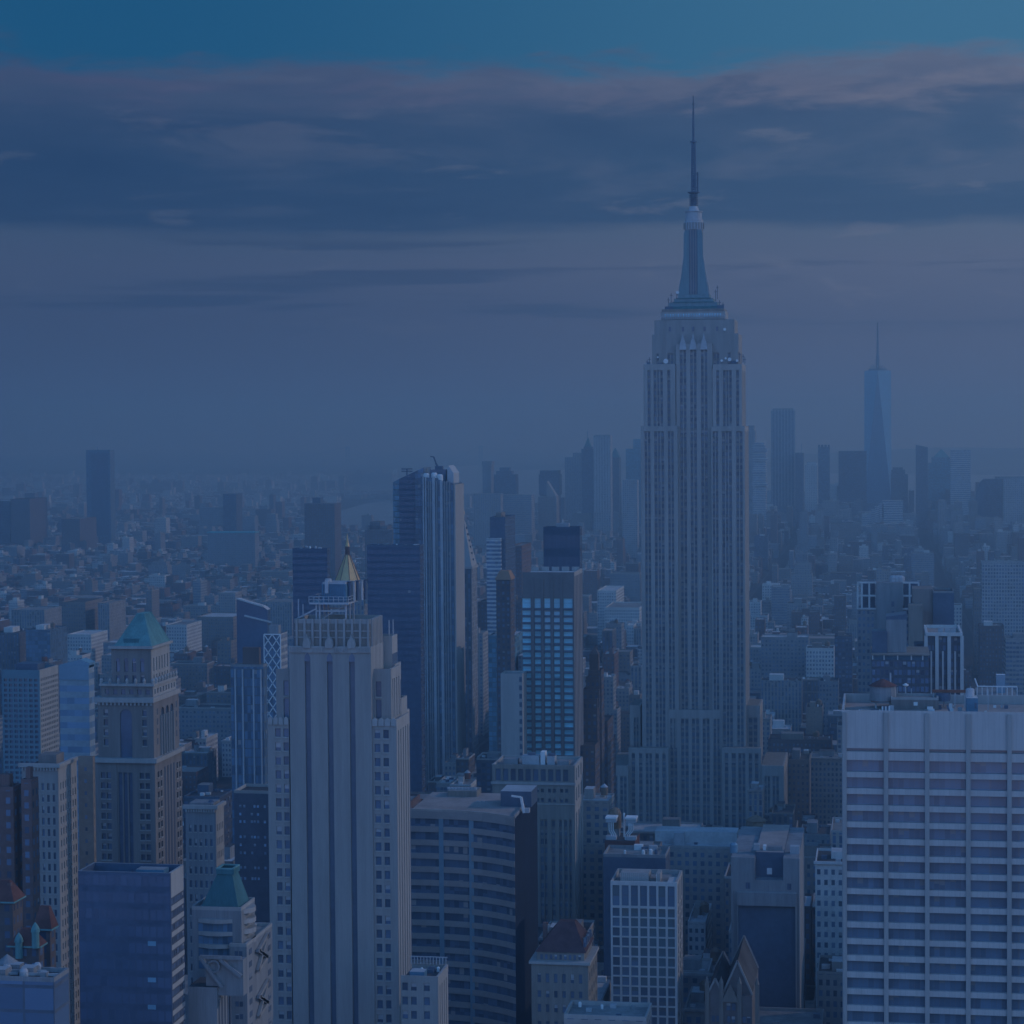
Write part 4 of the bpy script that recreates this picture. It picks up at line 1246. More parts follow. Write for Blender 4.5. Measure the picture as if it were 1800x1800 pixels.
def ornate(name, label, l, r, t, Y, far, m, wm, cols, pitch, pb, nW=6, short=None):
    """masonry block with single windows and a cornice"""
    b = Bd(name, label, 'building', l, r, t, Y, far=far, pb=pb, short=short)
    W, R = b.wall, b.roof
    x0, x1, z1, y1, Y0 = b.x0, b.x1, b.z, b.y1, b.Y
    dp = .5
    W.box(x0, x1 - dp, Y0 + dp, y1, 0, z1 - 1, m, sides='NSEW')
    rows = []
    z = z1 - 5.5
    while z > 4:
        rows.append((z - 2.1, z)); z -= pitch
    q = relief(W, 'N', x0, x1, 0, z1 - .6, split(x0, x1, cols, .45, .6), rows, Y0, dp, m, sill=wm)
    q += relief(W, 'W', Y0 + dp, y1, 0, z1 - .6, split(Y0 + dp, y1, nW, .4, .5), rows, x1, dp, wm)
    W.box(x0 - .8, x1 + .8, Y0 - .8, Y0 + .4, z1 - .6, z1 + .5, wm); W.box(x1 - .3, x1 + .8, Y0 + .4, y1, z1 - .6, z1 + .5, wm)
    for i in range(12):
        xx = x0 + (x1 - x0) * (i + .5) / 12
        W.box(xx - .25, xx + .25, Y0 - .6, Y0 - .01, z1 - 1.6, z1 - .62, wm)
    R.face([(x0, Y0 + .4, z1 - .9), (x1 - .3, Y0 + .4, z1 - .9), (x1 - .3, y1, z1 - .9), (x0, y1, z1 - .9)], TAR)
    panes(b.root, q, PANE)
    b.done()
    return b
b = ornate('corniced_block', 'pale ornate block with scrolled cornice left of the copper roofed tower', 38, 102, 1345, 640, 137, LIME, STONE, 6, 3.5, 1520, 7)
ph(b, .3, .8, .3, .7, 2.5, TAN)
b = ornate('corniced_block', 'grey classical block with tall window bays between copper tower and lit-window building', 326, 379, 1418, 640, 394, GREY, STONE, 5, 4.2, 1520, 4)
ph(b, .1, .9, .1, .9, 1.0, GREY, 'pediment'); clutter(b, 4)
for k, (l, r, t, far, lab) in enumerate(((-14, 23, 1383, 40, 'dark brick tower with a sunlit side at the far left edge'), (37, 55, 1370, 68, 'narrow brick tower second from the left edge below the gridded office'))):
    b = simple('brick_tower', lab, l, r, t, 560, far, F_BRICK, TAR, pb=1560, bw=2.6, fh=3.3)
    ph(b, .25, .7, .3, .7, 3, BRICK)
b = simple('blank_walled_block', 'dark plain-walled block between the pale ornate block and the copper roofed tower', 137, 163, 1330, 650, 167, F_BLANK, TAR, pb=1520, d=22)
b = simple('lit_window_block', 'dark office block with scattered lit windows behind the striped tower', 411, 500, 1390, 760, 520, mat('dark_brick', (.115, .13, .165)), TAR, pb=1570, rim=STONE, short='lit window block')
Xq = lambda px: P(px, 1450, 760)[0]
Zq = lambda py: P(440, py, 760)[1]
q = []
for py in (1415, 1429, 1442, 1469, 1483, 1497, 1523, 1542):
    for px in (421, 428, 441, 446, 452, 464):
        if random.random() < .62: q.append(('N', 759.9, Xq(px), Xq(px + 3.6), Zq(py + 4.5), Zq(py)))
panes(b.root, q, pane_mat('bright_blind_window', (.16, .24, .30), blind=.8, blindcol=(.38, .45, .5)))
g = simple('pale_glass_block', 'pale blue mirrored block with a chamfered top beside the gridded office', 104, 156, 1170, 900, 166, facade('pale_band_facade', (.30, .36, .39), (.09, .14, .17), 1.0, .5, gvar=.2, blind=0), SILVER, pb=1260, fh=5.2, d=20, rim=MIRROR)
pp = MB(); pp.poly([(g.x0, g.z - .9), (g.x1, g.z - .9), (g.x1, g.z + 1), (g.x1 - 4, g.z + 2.6), (g.x0, g.z + .2)], g.Y + .6, g.Y + 8, MIRROR); g.part('crown', pp)
pp = MB(); pp.box(g.x0, g.x1, g.Y - .3, g.Y - .02, P(130, 1195, 900)[1], g.z + .1, MIRROR); g.part('screen', pp)

# slanted dark glass tower, lattice tower, blue block near the striped tower
def slanted():
    b = Bd('slanted_dark_tower', 'dark glass tower with two slanting roof edges behind the lattice tower', 'skyscraper', 416, 470, 1110, 1250, far=476, pb=1170, short='slanted dark tower')
    Zf = lambda px, py, Y=1250: P(px, py, Y)[1]
    Xf = lambda px, Y=1250: P(px, 1080, Y)[0]
    g = MB()
    g.poly([(Xf(416), 0), (Xf(470), 0), (Xf(470), Zf(470, 1072)), (Xf(462), Zf(462, 1066)), (Xf(416), Zf(416, 1052))], 1250, b.y1, GLASSD, WHITE)
    b.part('glass_body', g)
    g = MB(); g.bar((Xf(416), 1249.8, Zf(416, 1052)), (Xf(463), 1249.8, Zf(463, 1066)), .8, WHITE); g.bar((Xf(430), 1249.6, Zf(430, 1082)), (Xf(478), 1249.6, Zf(478, 1094)), .9, WHITE)
    b.part('edge_trim', g)
slanted()
def lattice():
    b = Bd('lattice_tower', 'slim tower wrapped in a white diamond lattice left of the striped tower', 'skyscraper', 464, 493, 1115, 1000, far=505, pb=1380, short='lattice tower')
    b.wall.box(b.x0, b.x1, b.Y, b.y1, 0, b.z, F_CURT, bw=2.2, fh=3.6)
    b.done()
    Xf = lambda px: P(px, 1200, 1000)[0]; Zf = lambda py: P(480, py, 1000)[1]
    g = MB()
    w = b.x1 - b.x0; h = w * .72
    z = b.z
    while z > P(480, 1330, 1000)[1]:
        for k in range(2):
            xa = b.x0 + w * k / 2; xb = xa + w / 2
            g.bar((xa, b.Y - .12, z), (xb, b.Y - .12, z - h), .42, WHITEP); g.bar((xb, b.Y - .12, z), (xa, b.Y - .12, z - h), .42, WHITEP)
        z -= h
    for x in (b.x0, b.x0 + w / 3, b.x0 + 2 * w / 3, b.x1): g.bar((x, b.Y - .14, b.z if x in (b.x0, b.x1) else z), (x, b.Y - .14, 0), .4, WHITEP)
    g.bar((b.x0, b.Y - .14, b.z), (b.x1, b.Y - .14, b.z), .5, WHITEP)
    b.part('lattice', g)
    s = MB(); s.box(b.x1 + .01, b.x1 + .2, b.Y, b.y1, 0, b.z + .3, F_GRIDW, bw=1.2, fh=3.2); b.part('side_screen', s)
    ph(b, .2, .8, .2, .6, 4, GREY, par=0)
lattice()
b = simple('blue_finned_block', 'blue glass block with thin bright vertical fins below the slanted dark tower', 405, 463, 1168, 900, 470, F_CURT, TAR, pb=1320, bw=1.5, rim=GREY, short='blue finned block')
for px in (414, 427, 446, 459):
    f = MB(); x = P(px, 1200, 900)[0]; f.box(x - .3, x + .3, 899.3, 899.95, 0, b.z - 2, STEEL); b.part('fin', f)
ph(b, .35, .85, .2, .7, 7, BROWN)

# ================================================================== centre of the picture
def window_hotel():
    Y0 = 1080.0
    b = Bd('blue_window_hotel', 'grey tower with five columns of bright blue windows and a black tower behind it', 'skyscraper', 918, 1009, 1006, Y0, far=1024, pb=1330, short='blue window hotel')
    W, R = b.wall, b.roof
    x0, x1, z1, y1 = b.x0, b.x1, b.z, b.y1
    Zf = lambda py: P(964, py, Y0)[1]; Xf = lambda px: P(px, 1200, Y0)[0]
    m = mat('dark_grey_stone', (.17, .165, .165), var=.12)
    dp = .9
    W.box(x0, x1 - dp, Y0 + dp, y1, 0, z1 - 1.5, m, sides='NSEW')
    cols = [(Xf(a), Xf(c)) for a, c in ((918.8, 934), (940.2, 951.5), (957.3, 968.3), (974.2, 985.2), (991, 1007.5))]
    rows = [(Zf(1069), Zf(1051.5))] + [(Zf(1081.5 + i * 12.3), Zf(1073 + i * 12.3)) for i in range(22)]
    zt = Zf(1045)
    q = relief(W, 'N', x0, x1, 0, zt, cols, rows, Y0, dp, m)
    W.box(x0, x1, Y0, Y0 + dp, zt, z1, m)
    for a, c in zip(cols, cols[1:]):
        W.box(a[1] + .2, c[0] - .2, Y0 - .4, Y0 - .01, 0, z1 - 3, m)
    for sd, pl, a0, a1, r0, r1 in q:
        W.box(a0, a1, Y0 - .25, Y0 - .02, r0 - .9, r0 - .25, DARK)
    panes(b.root, q, PANEB)
    D = y1 - Y0
    W.box(x1 - dp, x1, Y0 + dp, y1, 0, z1, STONE)
    for k in range(6):
        g = MB(); a = Y0 + dp + (D - dp) * (k + .25) / 6
        g.box(x1 + .02, x1 + .25, a, a + D * .03, 0, z1 - 2, DARK); b.part('slot', g)
    R.face([(x0, Y0 + dp, z1 - 1.4), (x1 - dp, Y0 + dp, z1 - 1.4), (x1 - dp, y1, z1 - 1.4), (x0, y1, z1 - 1.4)], SILVER)
    for i in range(5): W.box(x0 + (x1 - x0) * i / 5, x0 + (x1 - x0) * (i + .7) / 5, y1 - 1, y1 - .2, z1 - 1.4, z1 + .8, STONE)
    b.done()
    s = Bd('blank_white_slab', 'blank pale slab wall left of the blue window hotel', 'building', 880, 918.3, 1184, 1066, d=13, pb=1335)
    block(s.wall, s.roof, s.x0, s.x1, s.Y, s.y1, 0, s.z, STONE, GRAVEL, par=.8)
    for i in range(12):
        s.wall.box(s.x1 - 1.6, s.x1 - .3, s.Y - .06, s.Y - .01, s.z - 4 - i * 4.1, s.z - 1.6 - i * 4.1, DARK)
    s.done()
window_hotel()

def black_box():
    b = simple('black_tower', 'flat topped black tower standing behind the blue window hotel', 955, 1019, 926, 1400, 1023, F_BLACK, TAR, pb=1000, bw=1.6, fh=14, rim=BLACK, par=1.4, short='black tower')
    g = MB(); x = (b.x0 + b.x1) / 2; g.box(x - 4, x + 4, b.Y + 5, b.Y + 9, b.z - 1.4, b.z + 2, STEEL); g.bar((x, b.Y + 6, b.z + 2), (x, b.Y + 6, b.z + 5), .6, WHITEP); b.part('roof_plant', g)
    b = simple('black_tower', 'black flat topped tower left of the gold pyramid', 514, 575, 964, 1250, 580, F_BLACK, TAR, pb=1090, bw=1.6, fh=3.8, rim=BLACK, short='left black tower')
    clutter(b, 9, 1.4)
    b = simple('black_tower', 'wide dark slab between gold pyramid and fluted glass tower', 645, 738, 958, 1200, 745, F_BLACK, TAR, pb=1180, bw=1.8, fh=3.7, rim=DARK, short='wide dark slab')
    clutter(b, 12, 1.2)
black_box()

def glass_tower():
    Y0 = 1560.0
    b = Bd('fluted_glass_tower', 'tall faceted glass tower with pale vertical fins and jagged open top', 'skyscraper', 745, 797, 845, Y0, far=808, pb=1240, short='fluted glass tower')
    Xf = lambda px, Y=Y0: P(px, 900, Y)[0]; Zf = lambda py, px=750, Y=Y0: P(px, py, Y)[1]
    foot(Xf(690), b.x1, Y0 + 4, b.y1, 690, 808, 822, 950)
    def prism(name, l, r, y0, y1, tops, m, bw=1.8):
        """glass volume with a raking top: tops = heights at left and right"""
        g = MB(); x0, x1 = Xf(l, y0), Xf(r, y0); za, zb = P(l, tops[0], y0)[1], P(r, tops[1], y0)[1]
        n = max(1, round((x1 - x0) / bw)); k = max(1, round((y1 - y0) / bw))
        g.face([(x0, y0, 0), (x1, y0, 0), (x1, y0, zb), (x0, y0, za)], m, [(0, 0), (n, 0), (n, zb / 4), (0, za / 4)])
        g.face([(x1, y0, 0), (x1, y1, 0), (x1, y1, zb), (x1, y0, zb)], m, [(0, 0), (k, 0), (k, zb / 4), (0, zb / 4)])
        g.face([(x0, y1, 0), (x0, y0, 0), (x0, y0, za), (x0, y1, za)], m, [(0, 0), (k, 0), (k, za / 4), (0, za / 4)])
        g.face([(x1, y1, 0), (x0, y1, 0), (x0, y1, za), (x1, y1, zb)], m, [(0, 0), (n, 0), (n, za / 4), (0, zb / 4)])
        g.face([(x0, y0, za), (x1, y0, zb), (x1, y1, zb), (x0, y1, za)], GLASSD)
        return b.part(name, g)
    prism('glass_wing', 691, 702, Y0 + 20, Y0 + 40, (848, 842), F_CURTG)
    prism('glass_wing', 702, 730, Y0 + 14, Y0 + 40, (842, 829), F_BLACK)
    prism('glass_wing', 730, 745, Y0 + 10, Y0 + 38, (829, 822), F_CURT)
    prism('glass_shaft', 742, 770, Y0, Y0 + 34, (838, 841), F_CURT)
    prism('glass_shaft', 770, 797, Y0, Y0 + 34, (843, 850), F_CURT)
    c = MB(); y_ = Y0 + 12
    c.box(Xf(756, y_), Xf(784, y_), y_, y_ + 16, Zf(850), Zf(826), GLASSD); b.part('crown', c)
    c = MB(); c.poly([(Xf(783), Zf(852)), (Xf(794), Zf(852)), (Xf(794), Zf(832)), (Xf(785), Zf(819)), (Xf(783), Zf(824))], Y0 + 8, Y0 + 30, STEEL); b.part('crown_screen', c)
    for px in (745, 749, 763, 776.5):
        f = MB(); x = Xf(px); w = 1.0 if px in (763, 776.5) else .5
        f.box(x - w, x + w, Y0 - 1.2, Y0 - .02, 0, Zf(838 if px < 770 else 845), STEEL); b.part('fin', f)
    for px in (754, 757.5, 768, 782, 786, 791):
        f = MB(); x = Xf(px); f.box(x - .28, x + .28, Y0 - .7, Y0 - .02, 0, Zf(846), STONE); b.part('fin', f)
    s = MB(); s.box(b.x1 + .02, b.x1 + 1.2, Y0, Y0 + 34, 0, Zf(852), STONE); b.part('side_pier', s)
    for px, t in ((750, 834), (764, 833), (774, 836)):
        k = MB(); x = Xf(px, Y0 + 4); k.lathe(x, Y0 + 4, [(2.2, Zf(846)), (2.2, Zf(t)), (1.4, Zf(t - 2))], WHITEP, 10); b.part('roof_tank', k)
    c = MB()
    x = Xf(770, y_); c.bar((x, y_ + 4, Zf(826)), (x - 2, y_ + 4, Zf(815)), 1.2, DARK); c.bar((x - 2, y_ + 4, Zf(815)), (x - 3.6, y_ + 4, Zf(804)), .9, DARK); c.bar((x - 3.4, y_ + 4, Zf(804)), (x - 6, y_ + 4, Zf(803)), .7, DARK)
    c.box(x - 2.4, x + 3, y_ + 2, y_ + 6, Zf(826), Zf(820), DARK); b.part('crane', c)
    c = MB(); x = Xf(716, Y0 + 18)
    for t in (825, 829): c.bar((x - 4, Y0 + 18, Zf(t)), (x + 4, Y0 + 18, Zf(t)), .8, DARK)
    c.bar((x, Y0 + 18, Zf(838)), (x, Y0 + 18, Zf(825)), .8, DARK); b.part('window_cleaning_rig', c)
glass_tower()

def gold_pyramid():
    Y0 = 1750.0
    b = Bd('gold_pyramid_tower', 'stone tower with a steep gilded pyramid and lantern spire behind the striped tower', 'skyscraper', 583, 640, 1052, Y0, far=655, pb=1088, short='gold pyramid')
    Xf = lambda px: P(px, 1000, Y0)[0]; Zf = lambda py: P(611, py, Y0)[1]
    W, R = b.wall, b.roof
    block(W, R, b.x0, b.x1, b.Y, b.y1, 0, b.z, F_VERT, GRAVEL, bw=3, fh=3.6)
    yc = Y0 + 13; xc = P(611, 1000, yc)[0]
    W.box(Xf(588), Xf(634), Y0 + 2, Y0 + 24, b.z - 1, Zf(1040), F_VERT, bw=2.5, fh=3.4)
    for px in (586, 594, 630, 646, 652):
        W.lathe(Xf(px), Y0 + 2, [(1.2, b.z - 2), (1.2, Zf(1034)), (.1, Zf(1024))], STONE, 6)
    b.done()
    g = MB()
    n = 8
    r0, r1 = (Xf(640) - Xf(582)) / 2, (Xf(615) - Xf(606.5)) / 2
    rot = math.pi / 8
    ringa = [(xc + r0 * math.cos(rot + 2 * math.pi * k / n), yc + r0 * math.sin(rot + 2 * math.pi * k / n), Zf(1040)) for k in range(n)]
    ringb = [(xc + r1 * math.cos(rot + 2 * math.pi * k / n), yc + r1 * math.sin(rot + 2 * math.pi * k / n), Zf(977)) for k in range(n)]
    for k in range(n):
        j = (k + 1) % n
        g.face([ringa[k], ringa[j], ringb[j], ringb[k]], GOLD)
        g.bar(ringa[k], ringb[k], .5, RUST)
    g.face(ringb, GOLD)
    b.part('gilded_roof', g)
    l = MB()
    for k in range(8):
        a = 2 * math.pi * k / 8
        l.bar((xc + r1 * .9 * math.cos(a), yc + r1 * .9 * math.sin(a), Zf(977)), (xc + r1 * .75 * math.cos(a), yc + r1 * .75 * math.sin(a), Zf(962)), .5, RUST)
    l.lathe(xc, yc, [(r1 * .55, Zf(976)), (r1 * .5, Zf(962))], RUST, 8)
    l.lathe(xc, yc, [(r1 * .95, Zf(962)), (r1 * .6, Zf(956)), (.1, Zf(939))], GOLD, 8)
    b.part('lantern', l)
    for px in (646,):
        t = MB(); t.lathe(Xf(px), Y0 + 1, [(2.6, b.z - 4), (2.6, Zf(1034))], STONE, 8); t.lathe(Xf(px), Y0 + 1, [(2.7, Zf(1034)), (.1, Zf(1023))], GOLD, 8); b.part('corner_turret', t)
gold_pyramid()

def clock_tower():
    Y0 = 1720.0
    b = Bd('pyramid_topped_tower', 'pale stone tower with sloping pyramid roof half hidden by the fluted glass tower', 'skyscraper', 786, 828, 1000, Y0, far=838, pb=1330, short='pyramid topped tower')
    Xf = lambda px: P(px, 950, Y0)[0]; Zf = lambda py: P(810, py, Y0)[1]
    W = b.wall
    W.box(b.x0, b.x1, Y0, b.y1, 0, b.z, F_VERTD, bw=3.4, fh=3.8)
    W.box(b.x1 + .02, b.x1 + .4, Y0, b.y1, 0, b.z, F_VERT, bw=2.8, fh=3.8)  # sunlit west side put in as paler facade sheet, shaded front as darker one
    W.box(b.x0 - .8, b.x1 + 1.2, Y0 - .8, b.y1 + .8, b.z, b.z + 2, STONE)
    b.done()
    g = MB(); xm, ym = (b.x0 + b.x1) / 2, (Y0 + b.y1) / 2
    g.frustum((b.x0, b.x1 + .4, Y0, b.y1), b.z + 2, (xm - 2.6, xm + 2.6, ym - 2.6, ym + 2.6), Zf(918), STONE)
    for k in range(6):
        zz = b.z + 6 + k * 5; u = k / 7
        xx = b.x1 + .4 - (b.x1 - xm - 2.6) * (zz - b.z - 2) / (Zf(918) - b.z - 2)
        g.box(xx - .4, xx + .5, ym - 1, ym + 1, zz, zz + 1.6, DARK)
    b.part('pyramid_roof', g)
    l = MB(); l.lathe(xm, ym, [(2.4, Zf(918)), (2.4, Zf(905))], STONE, 8); l.lathe(xm, ym, [(2.6, Zf(905)), (2.4, Zf(899)), (1.1, Zf(894)), (.4, Zf(890)), (.1, Zf(876))], GOLD, 10)
    b.part('gilded_lantern', l)
clock_tower()

def curved_office():
    Y0 = 640.0
    BAND = mat('band_stone', (.32, .315, .31), var=.1)
    b = Bd('curved_band_office', 'broad office block with a curved front of alternating window and stone bands', 'building', 725, 905, 1432, Y0, d=44, pb=1690, short='curved band office')
    Zf = lambda py, Y=Y0: P(850, py, Y)[1]
    # front follows a curve that swings towards the viewer at its west end
    pts = []
    for px, Y in ((722, 650), (757, 650), (790, 649.6), (822, 648.6), (848, 647), (872, 644.6), (890, 642.4), (905, 640)):
        pts.append((P(px, 1500, Y)[0], Y))
    xe, ye = pts[-1]
    zt = Zf(1438)
    W, R = b.wall, b.roof
    def ribbon(mb, z0, z1, m, off, bw=1.5, fh=3.3):
        u = 0
        for (xa, ya), (xb, yb) in zip(pts, pts[1:]):
            L = math.hypot(xb - xa, yb - ya); n = round(L / bw)
            mb.face([(xa, ya - off, z0), (xb, yb - off, z0), (xb, yb - off, z1), (xa, ya - off, z1)], m, [(u, z0 / fh), (u + n, z0 / fh), (u + n, z1 / fh), (u, z1 / fh)])
            mb.face([(xa, ya - off, z1), (xb, yb - off, z1), (xb, yb, z1), (xa, ya, z1)], m)
            mb.face([(xa, ya, z0), (xb, yb, z0), (xb, yb - off, z0), (xa, ya - off, z0)], m)
            u += n
        mb.face([(pts[0][0], pts[0][1], z0), (pts[0][0], pts[0][1] - off, z0), (pts[0][0], pts[0][1] - off, z1), (pts[0][0], pts[0][1], z1)], m)
        mb.face([(xe, ye - off, z0), (xe, ye, z0), (xe, ye, z1), (xe, ye - off, z1)], m)
    z = zt
    pitch = (Zf(1460) - Zf(1484))
    hb = pitch * .42
    sp = MB(); ribbon(sp, zt - 2.2, zt, BAND, .5); b.part('spandrel_band', sp)
    z = zt - 2.2
    gl = facade('office_band_glass', (.10, .12, .13), (.02, .04, .055), .985, 1.0, gvar=.28, blind=.05, rough=.5)
    while z > 3:
        g = MB(); ribbon(g, z - (pitch - hb), z, gl, .04); b.part('window_band', g)
        z -= pitch - hb
        s = MB(); ribbon(s, z - hb, z, BAND, .5); b.part('spandrel_band', s)
        z -= hb
    for px, Y in ((776, 649.6), (829, 648.1)):
        c = MB(); x = P(px, 1500, Y)[0]; c.box(x - .7, x + .7, Y - .42, Y - .05, 0, zt - 2.2, MIRROR); b.part('column', c)
    # dark blank west flank and body
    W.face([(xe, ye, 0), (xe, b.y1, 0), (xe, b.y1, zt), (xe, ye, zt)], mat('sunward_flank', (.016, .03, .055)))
    W.face([(xe, b.y1, 0), (pts[0][0], b.y1, 0), (pts[0][0], b.y1, zt), (xe, b.y1, zt)], GREY)
    W.face([(pts[0][0], b.y1, 0), (pts[0][0], pts[0][1], 0), (pts[0][0], pts[0][1], zt), (pts[0][0], b.y1, zt)], GREY)
    W.box(xe - .5, xe + .03, ye, b.y1, zt, zt + 1, GREY)
    for (xa, ya), (xb, yb) in zip(pts, pts[1:]):
        W.face([(xa, ya - .5, zt), (xb, yb - .5, zt), (xb, yb - .5, zt + .6), (xa, ya - .5, zt + .6)], STONE)
        W.face([(xa, ya - .5, zt + .6), (xb, yb - .5, zt + .6), (xb, yb + .2, zt + .6), (xa, ya + .2, zt + .6)], STONE)
    R.face([(x, y, zt + .05) for x, y in pts] + [(xe, b.y1, zt + .05), (pts[0][0], b.y1, zt + .05)], PINKROOF)
    b.done()
    Xr = lambda px, y: P(px, 1410, y)[0]; Zr = lambda py, y: P(850, py, y)[1]
    y = 676; m = MB(); m.box(Xr(787, y), Xr(838, y), y, y + 8, zt, Zr(1391, y), LIMED, top=GRAVEL)
    for i in range(7): m.box(Xr(790 + i * 7, y), Xr(794 + i * 7, y), y - .1, y - .02, Zr(1407, y), Zr(1402, y), DARK)
    for i in range(9): m.lathe(Xr(790 + i * 5.6, y + 3), y + 3, [(.7, Zr(1391, y)), (.7, Zr(1387.5, y))], STEEL, 8)
    b.part('cooling_house', m)
    y = 660; m = MB(); m.box(Xr(880, y), Xr(934, y), y, y + 12, zt, Zr(1390, y), DARK, top=STEEL); b.part('penthouse', m)
    m = MB(); yy = 650; m.bar((Xr(921, yy), yy, zt), (Xr(916, yy), yy, Zr(1400, yy)), .7, WHITEP); m.bar((Xr(916, yy), yy, Zr(1400, yy)), (Xr(899, yy), yy, Zr(1398, yy)), .5, WHITEP); m.box(Xr(920, yy), Xr(930, yy), yy, yy + 2, zt, Zr(1420, yy), STEEL); b.part('window_cleaning_crane', m)
    m = MB(); yy = 668
    for px in (838, 845, 852): m.bar((Xr(px, yy), yy, zt), (Xr(px + 3, yy), yy, Zr(1408, yy)), .35, STEEL)
    m.bar((Xr(836, yy), yy, Zr(1410, yy)), (Xr(858, yy), yy, Zr(1410, yy)), .3, STEEL); b.part('roof_ladder_frame', m)
curved_office()

def beige_block():
    Y0 = 880.0
    b = Bd('beige_loft_tower', 'tall beige masonry block with a row of tall top windows below the blue window hotel', 'building', 865, 1010, 1345, Y0, far=1025, pb=1640, short='beige loft tower')
    W, R = b.wall, b.roof
    x0, x1, z1, y1 = b.x0, b.x1, b.z, b.y1
    Zf = lambda py: P(940, py, Y0)[1]; Xf = lambda px, py=1450: P(px, py, Y0)[0]
    dp = .9
    W.box(x0, x1 - dp, Y0 + dp, y1, 0, z1 - 1.2, LIMED, sides='NSEW')
    zl = Zf(1377)
    top = relief(W, 'N', x0, x1, zl, z1, [(Xf(871 + i * 13.2, 1360), Xf(880 + i * 13.2, 1360)) for i in range(10)], [(Zf(1373), Zf(1352))], Y0, dp, LIMED)
    W.box(x0 - .5, x1 + .4, Y0 - .5, Y0 - .01, zl - .5, zl + .5, STONE)
    zm = Zf(1412)
    mid = relief(W, 'N', x0, x1, zm, zl - .5, [(Xf(942 + i * 8.6 + 4 * (i // 2), 1395), Xf(947.5 + i * 8.6 + 4 * (i // 2), 1395)) for i in range(6)], [(Zf(1393), Zf(1386)), (Zf(1410), Zf(1403))], Y0, dp, LIMED)
    W.box(x0 - .3, x1 + .3, Y0 - .3, Y0 - .01, zm - .4, zm, STONE)
    st = relief(W, 'N', x0, x1, 0, zm - .4, [(Xf(a, 1500), Xf(c, 1500)) for a, c in ((950, 956), (957.5, 962), (970, 976), (983, 988), (992, 997.5), (1001, 1005))], [(0, Zf(1440))], Y0, dp, LIMED)
    for sd, pl, a0, a1, r0, r1 in st:
        s = MB(); s.box(a0, a1, pl, pl + .12, r0, r1, STRIP, bw=a1 - a0, fh=3.6, sides='NT'); b.part('window_strip', s)
    D = y1 - Y0
    wq = relief(W, 'W', Y0 + dp, y1, 0, z1, [(Y0 + D * u, Y0 + D * (u + .12)) for u in (.14, .42, .7)], [(0, Zf(1430)), (Zf(1410), Zf(1386)), (Zf(1374), Zf(1352))], x1, dp, STONE)
    panes(b.root, top + mid + wq, PANE)
    t = .5
    for a, c, e, f in ((x0, x1, y1 - t, y1), (x0, x0 + t, Y0 + dp, y1 - t)): W.box(a, c, e, f, z1 - 1.2, z1, STONE)
    R.face([(x0 + t, Y0 + dp, z1 - 1.1), (x1 - dp, Y0 + dp, z1 - 1.1), (x1 - dp, y1 - t, z1 - 1.1), (x0 + t, y1 - t, z1 - 1.1)], GRAVEL)
    b.done()
    Xr = lambda px, y: P(px, 1335, y)[0]
    for l, r, h, mm in ((885, 910, 2, GREY), (918, 948, 3.4, STEEL), (950, 958, 5, WHITEP), (962, 975, 3.2, STEEL), (980, 1000, 1.5, GREY)):
        p = MB(); y = Y0 + 9
        p.box(Xr(l, y), Xr(r, y), y, y + 5, z1 - 1.1, z1 - 1 + h, mm)
        if mm is STEEL: p.lathe((Xr(l, y) + Xr(r, y)) / 2, y + 2.5, [(1.6, z1 - 1 + h), (1.6, z1 + h)], DARK, 10)
        b.part('roof_plant', p)
beige_block()

def mansard_hall():
    Y0 = 600.0
    b = Bd('red_mansard_hall', 'stone hall with a steep dark red mansard roof and arcaded top storey', 'building', 934, 1034, 1695, Y0, far=1050, pb=1800, short='red mansard hall')
    W = b.wall
    x0, x1, z1, y1 = b.x0, b.x1, b.z, b.y1
    Zf = lambda py: P(985, py, Y0)[1]; Xf = lambda px: P(px, 1720, Y0)[0]
    dp = .5
    W.box(x0, x1 - dp, Y0 + dp, y1, 0, z1, LIMED, sides='NSEWT')
    q = relief(W, 'N', x0, x1, 0, z1, split(x0, x1, 6, .42, 1), [(Zf(1728), Zf(1712)), (Zf(1754), Zf(1742)), (Zf(1780), Zf(1766)), (Zf(1812), Zf(1796))], Y0, dp, LIMED)
    q += relief(W, 'W', Y0 + dp, y1, 0, z1, split(Y0 + dp, y1, 4, .42, .5), [(Zf(1728), Zf(1712)), (Zf(1754), Zf(1742)), (Zf(1780), Zf(1766))], x1, dp, LIMED)
    W.box(x0 - .6, x1 + .6, Y0 - .6, y1, z1, z1 + .7, STONE)
    xa, xb = Xf(943), Xf(1026)
    za = Zf(1676)
    W.box(xa, xb, Y0 + 1.5, y1 - 1, z1 + .7, za, LIMED)
    q += [('N', Y0 + 1.4, a, c, z1 + 1, za - .7) for a, c in split(xa, xb, 9, .5, .6)]
    panes(b.root, q, PANE); b.done()
    r = MB(); ym = (Y0 + y1) / 2
    r.frustum((xa - .4, xb + .5, Y0 + 1.2, y1 - .6), za, (Xf(975), Xf(1003), ym - 1, ym + 2), Zf(1632), mat('dark_red_slate', (.10, .06, .062), var=.3, scale=.4))
    r.box(xb - 2.6, xb + .1, ym - 2.5, ym + 2.5, za + .6, za + 3.0, GREY, top=REDT)
    b.part('mansard_roof', r)
    for px in (950, 997):
        c = MB(); x = Xf(px); c.bar((x, ym, za + 2), (x + 1, ym, Zf(1640)), .8, STONE); c.box(x - .6, x + .7, ym - .6, ym + .6, za + 1, Zf(1636), BRICK); b.part('chimney', c)
    for k in range(5):
        g = MB(); y = Y0 + 3 + k * (y1 - Y0 - 5) / 5; g.box(xb - .4, xb + .3, y, y + .8, za + 1.2, za + 3.4, PANED); b.part('skylight', g)
mansard_hall()

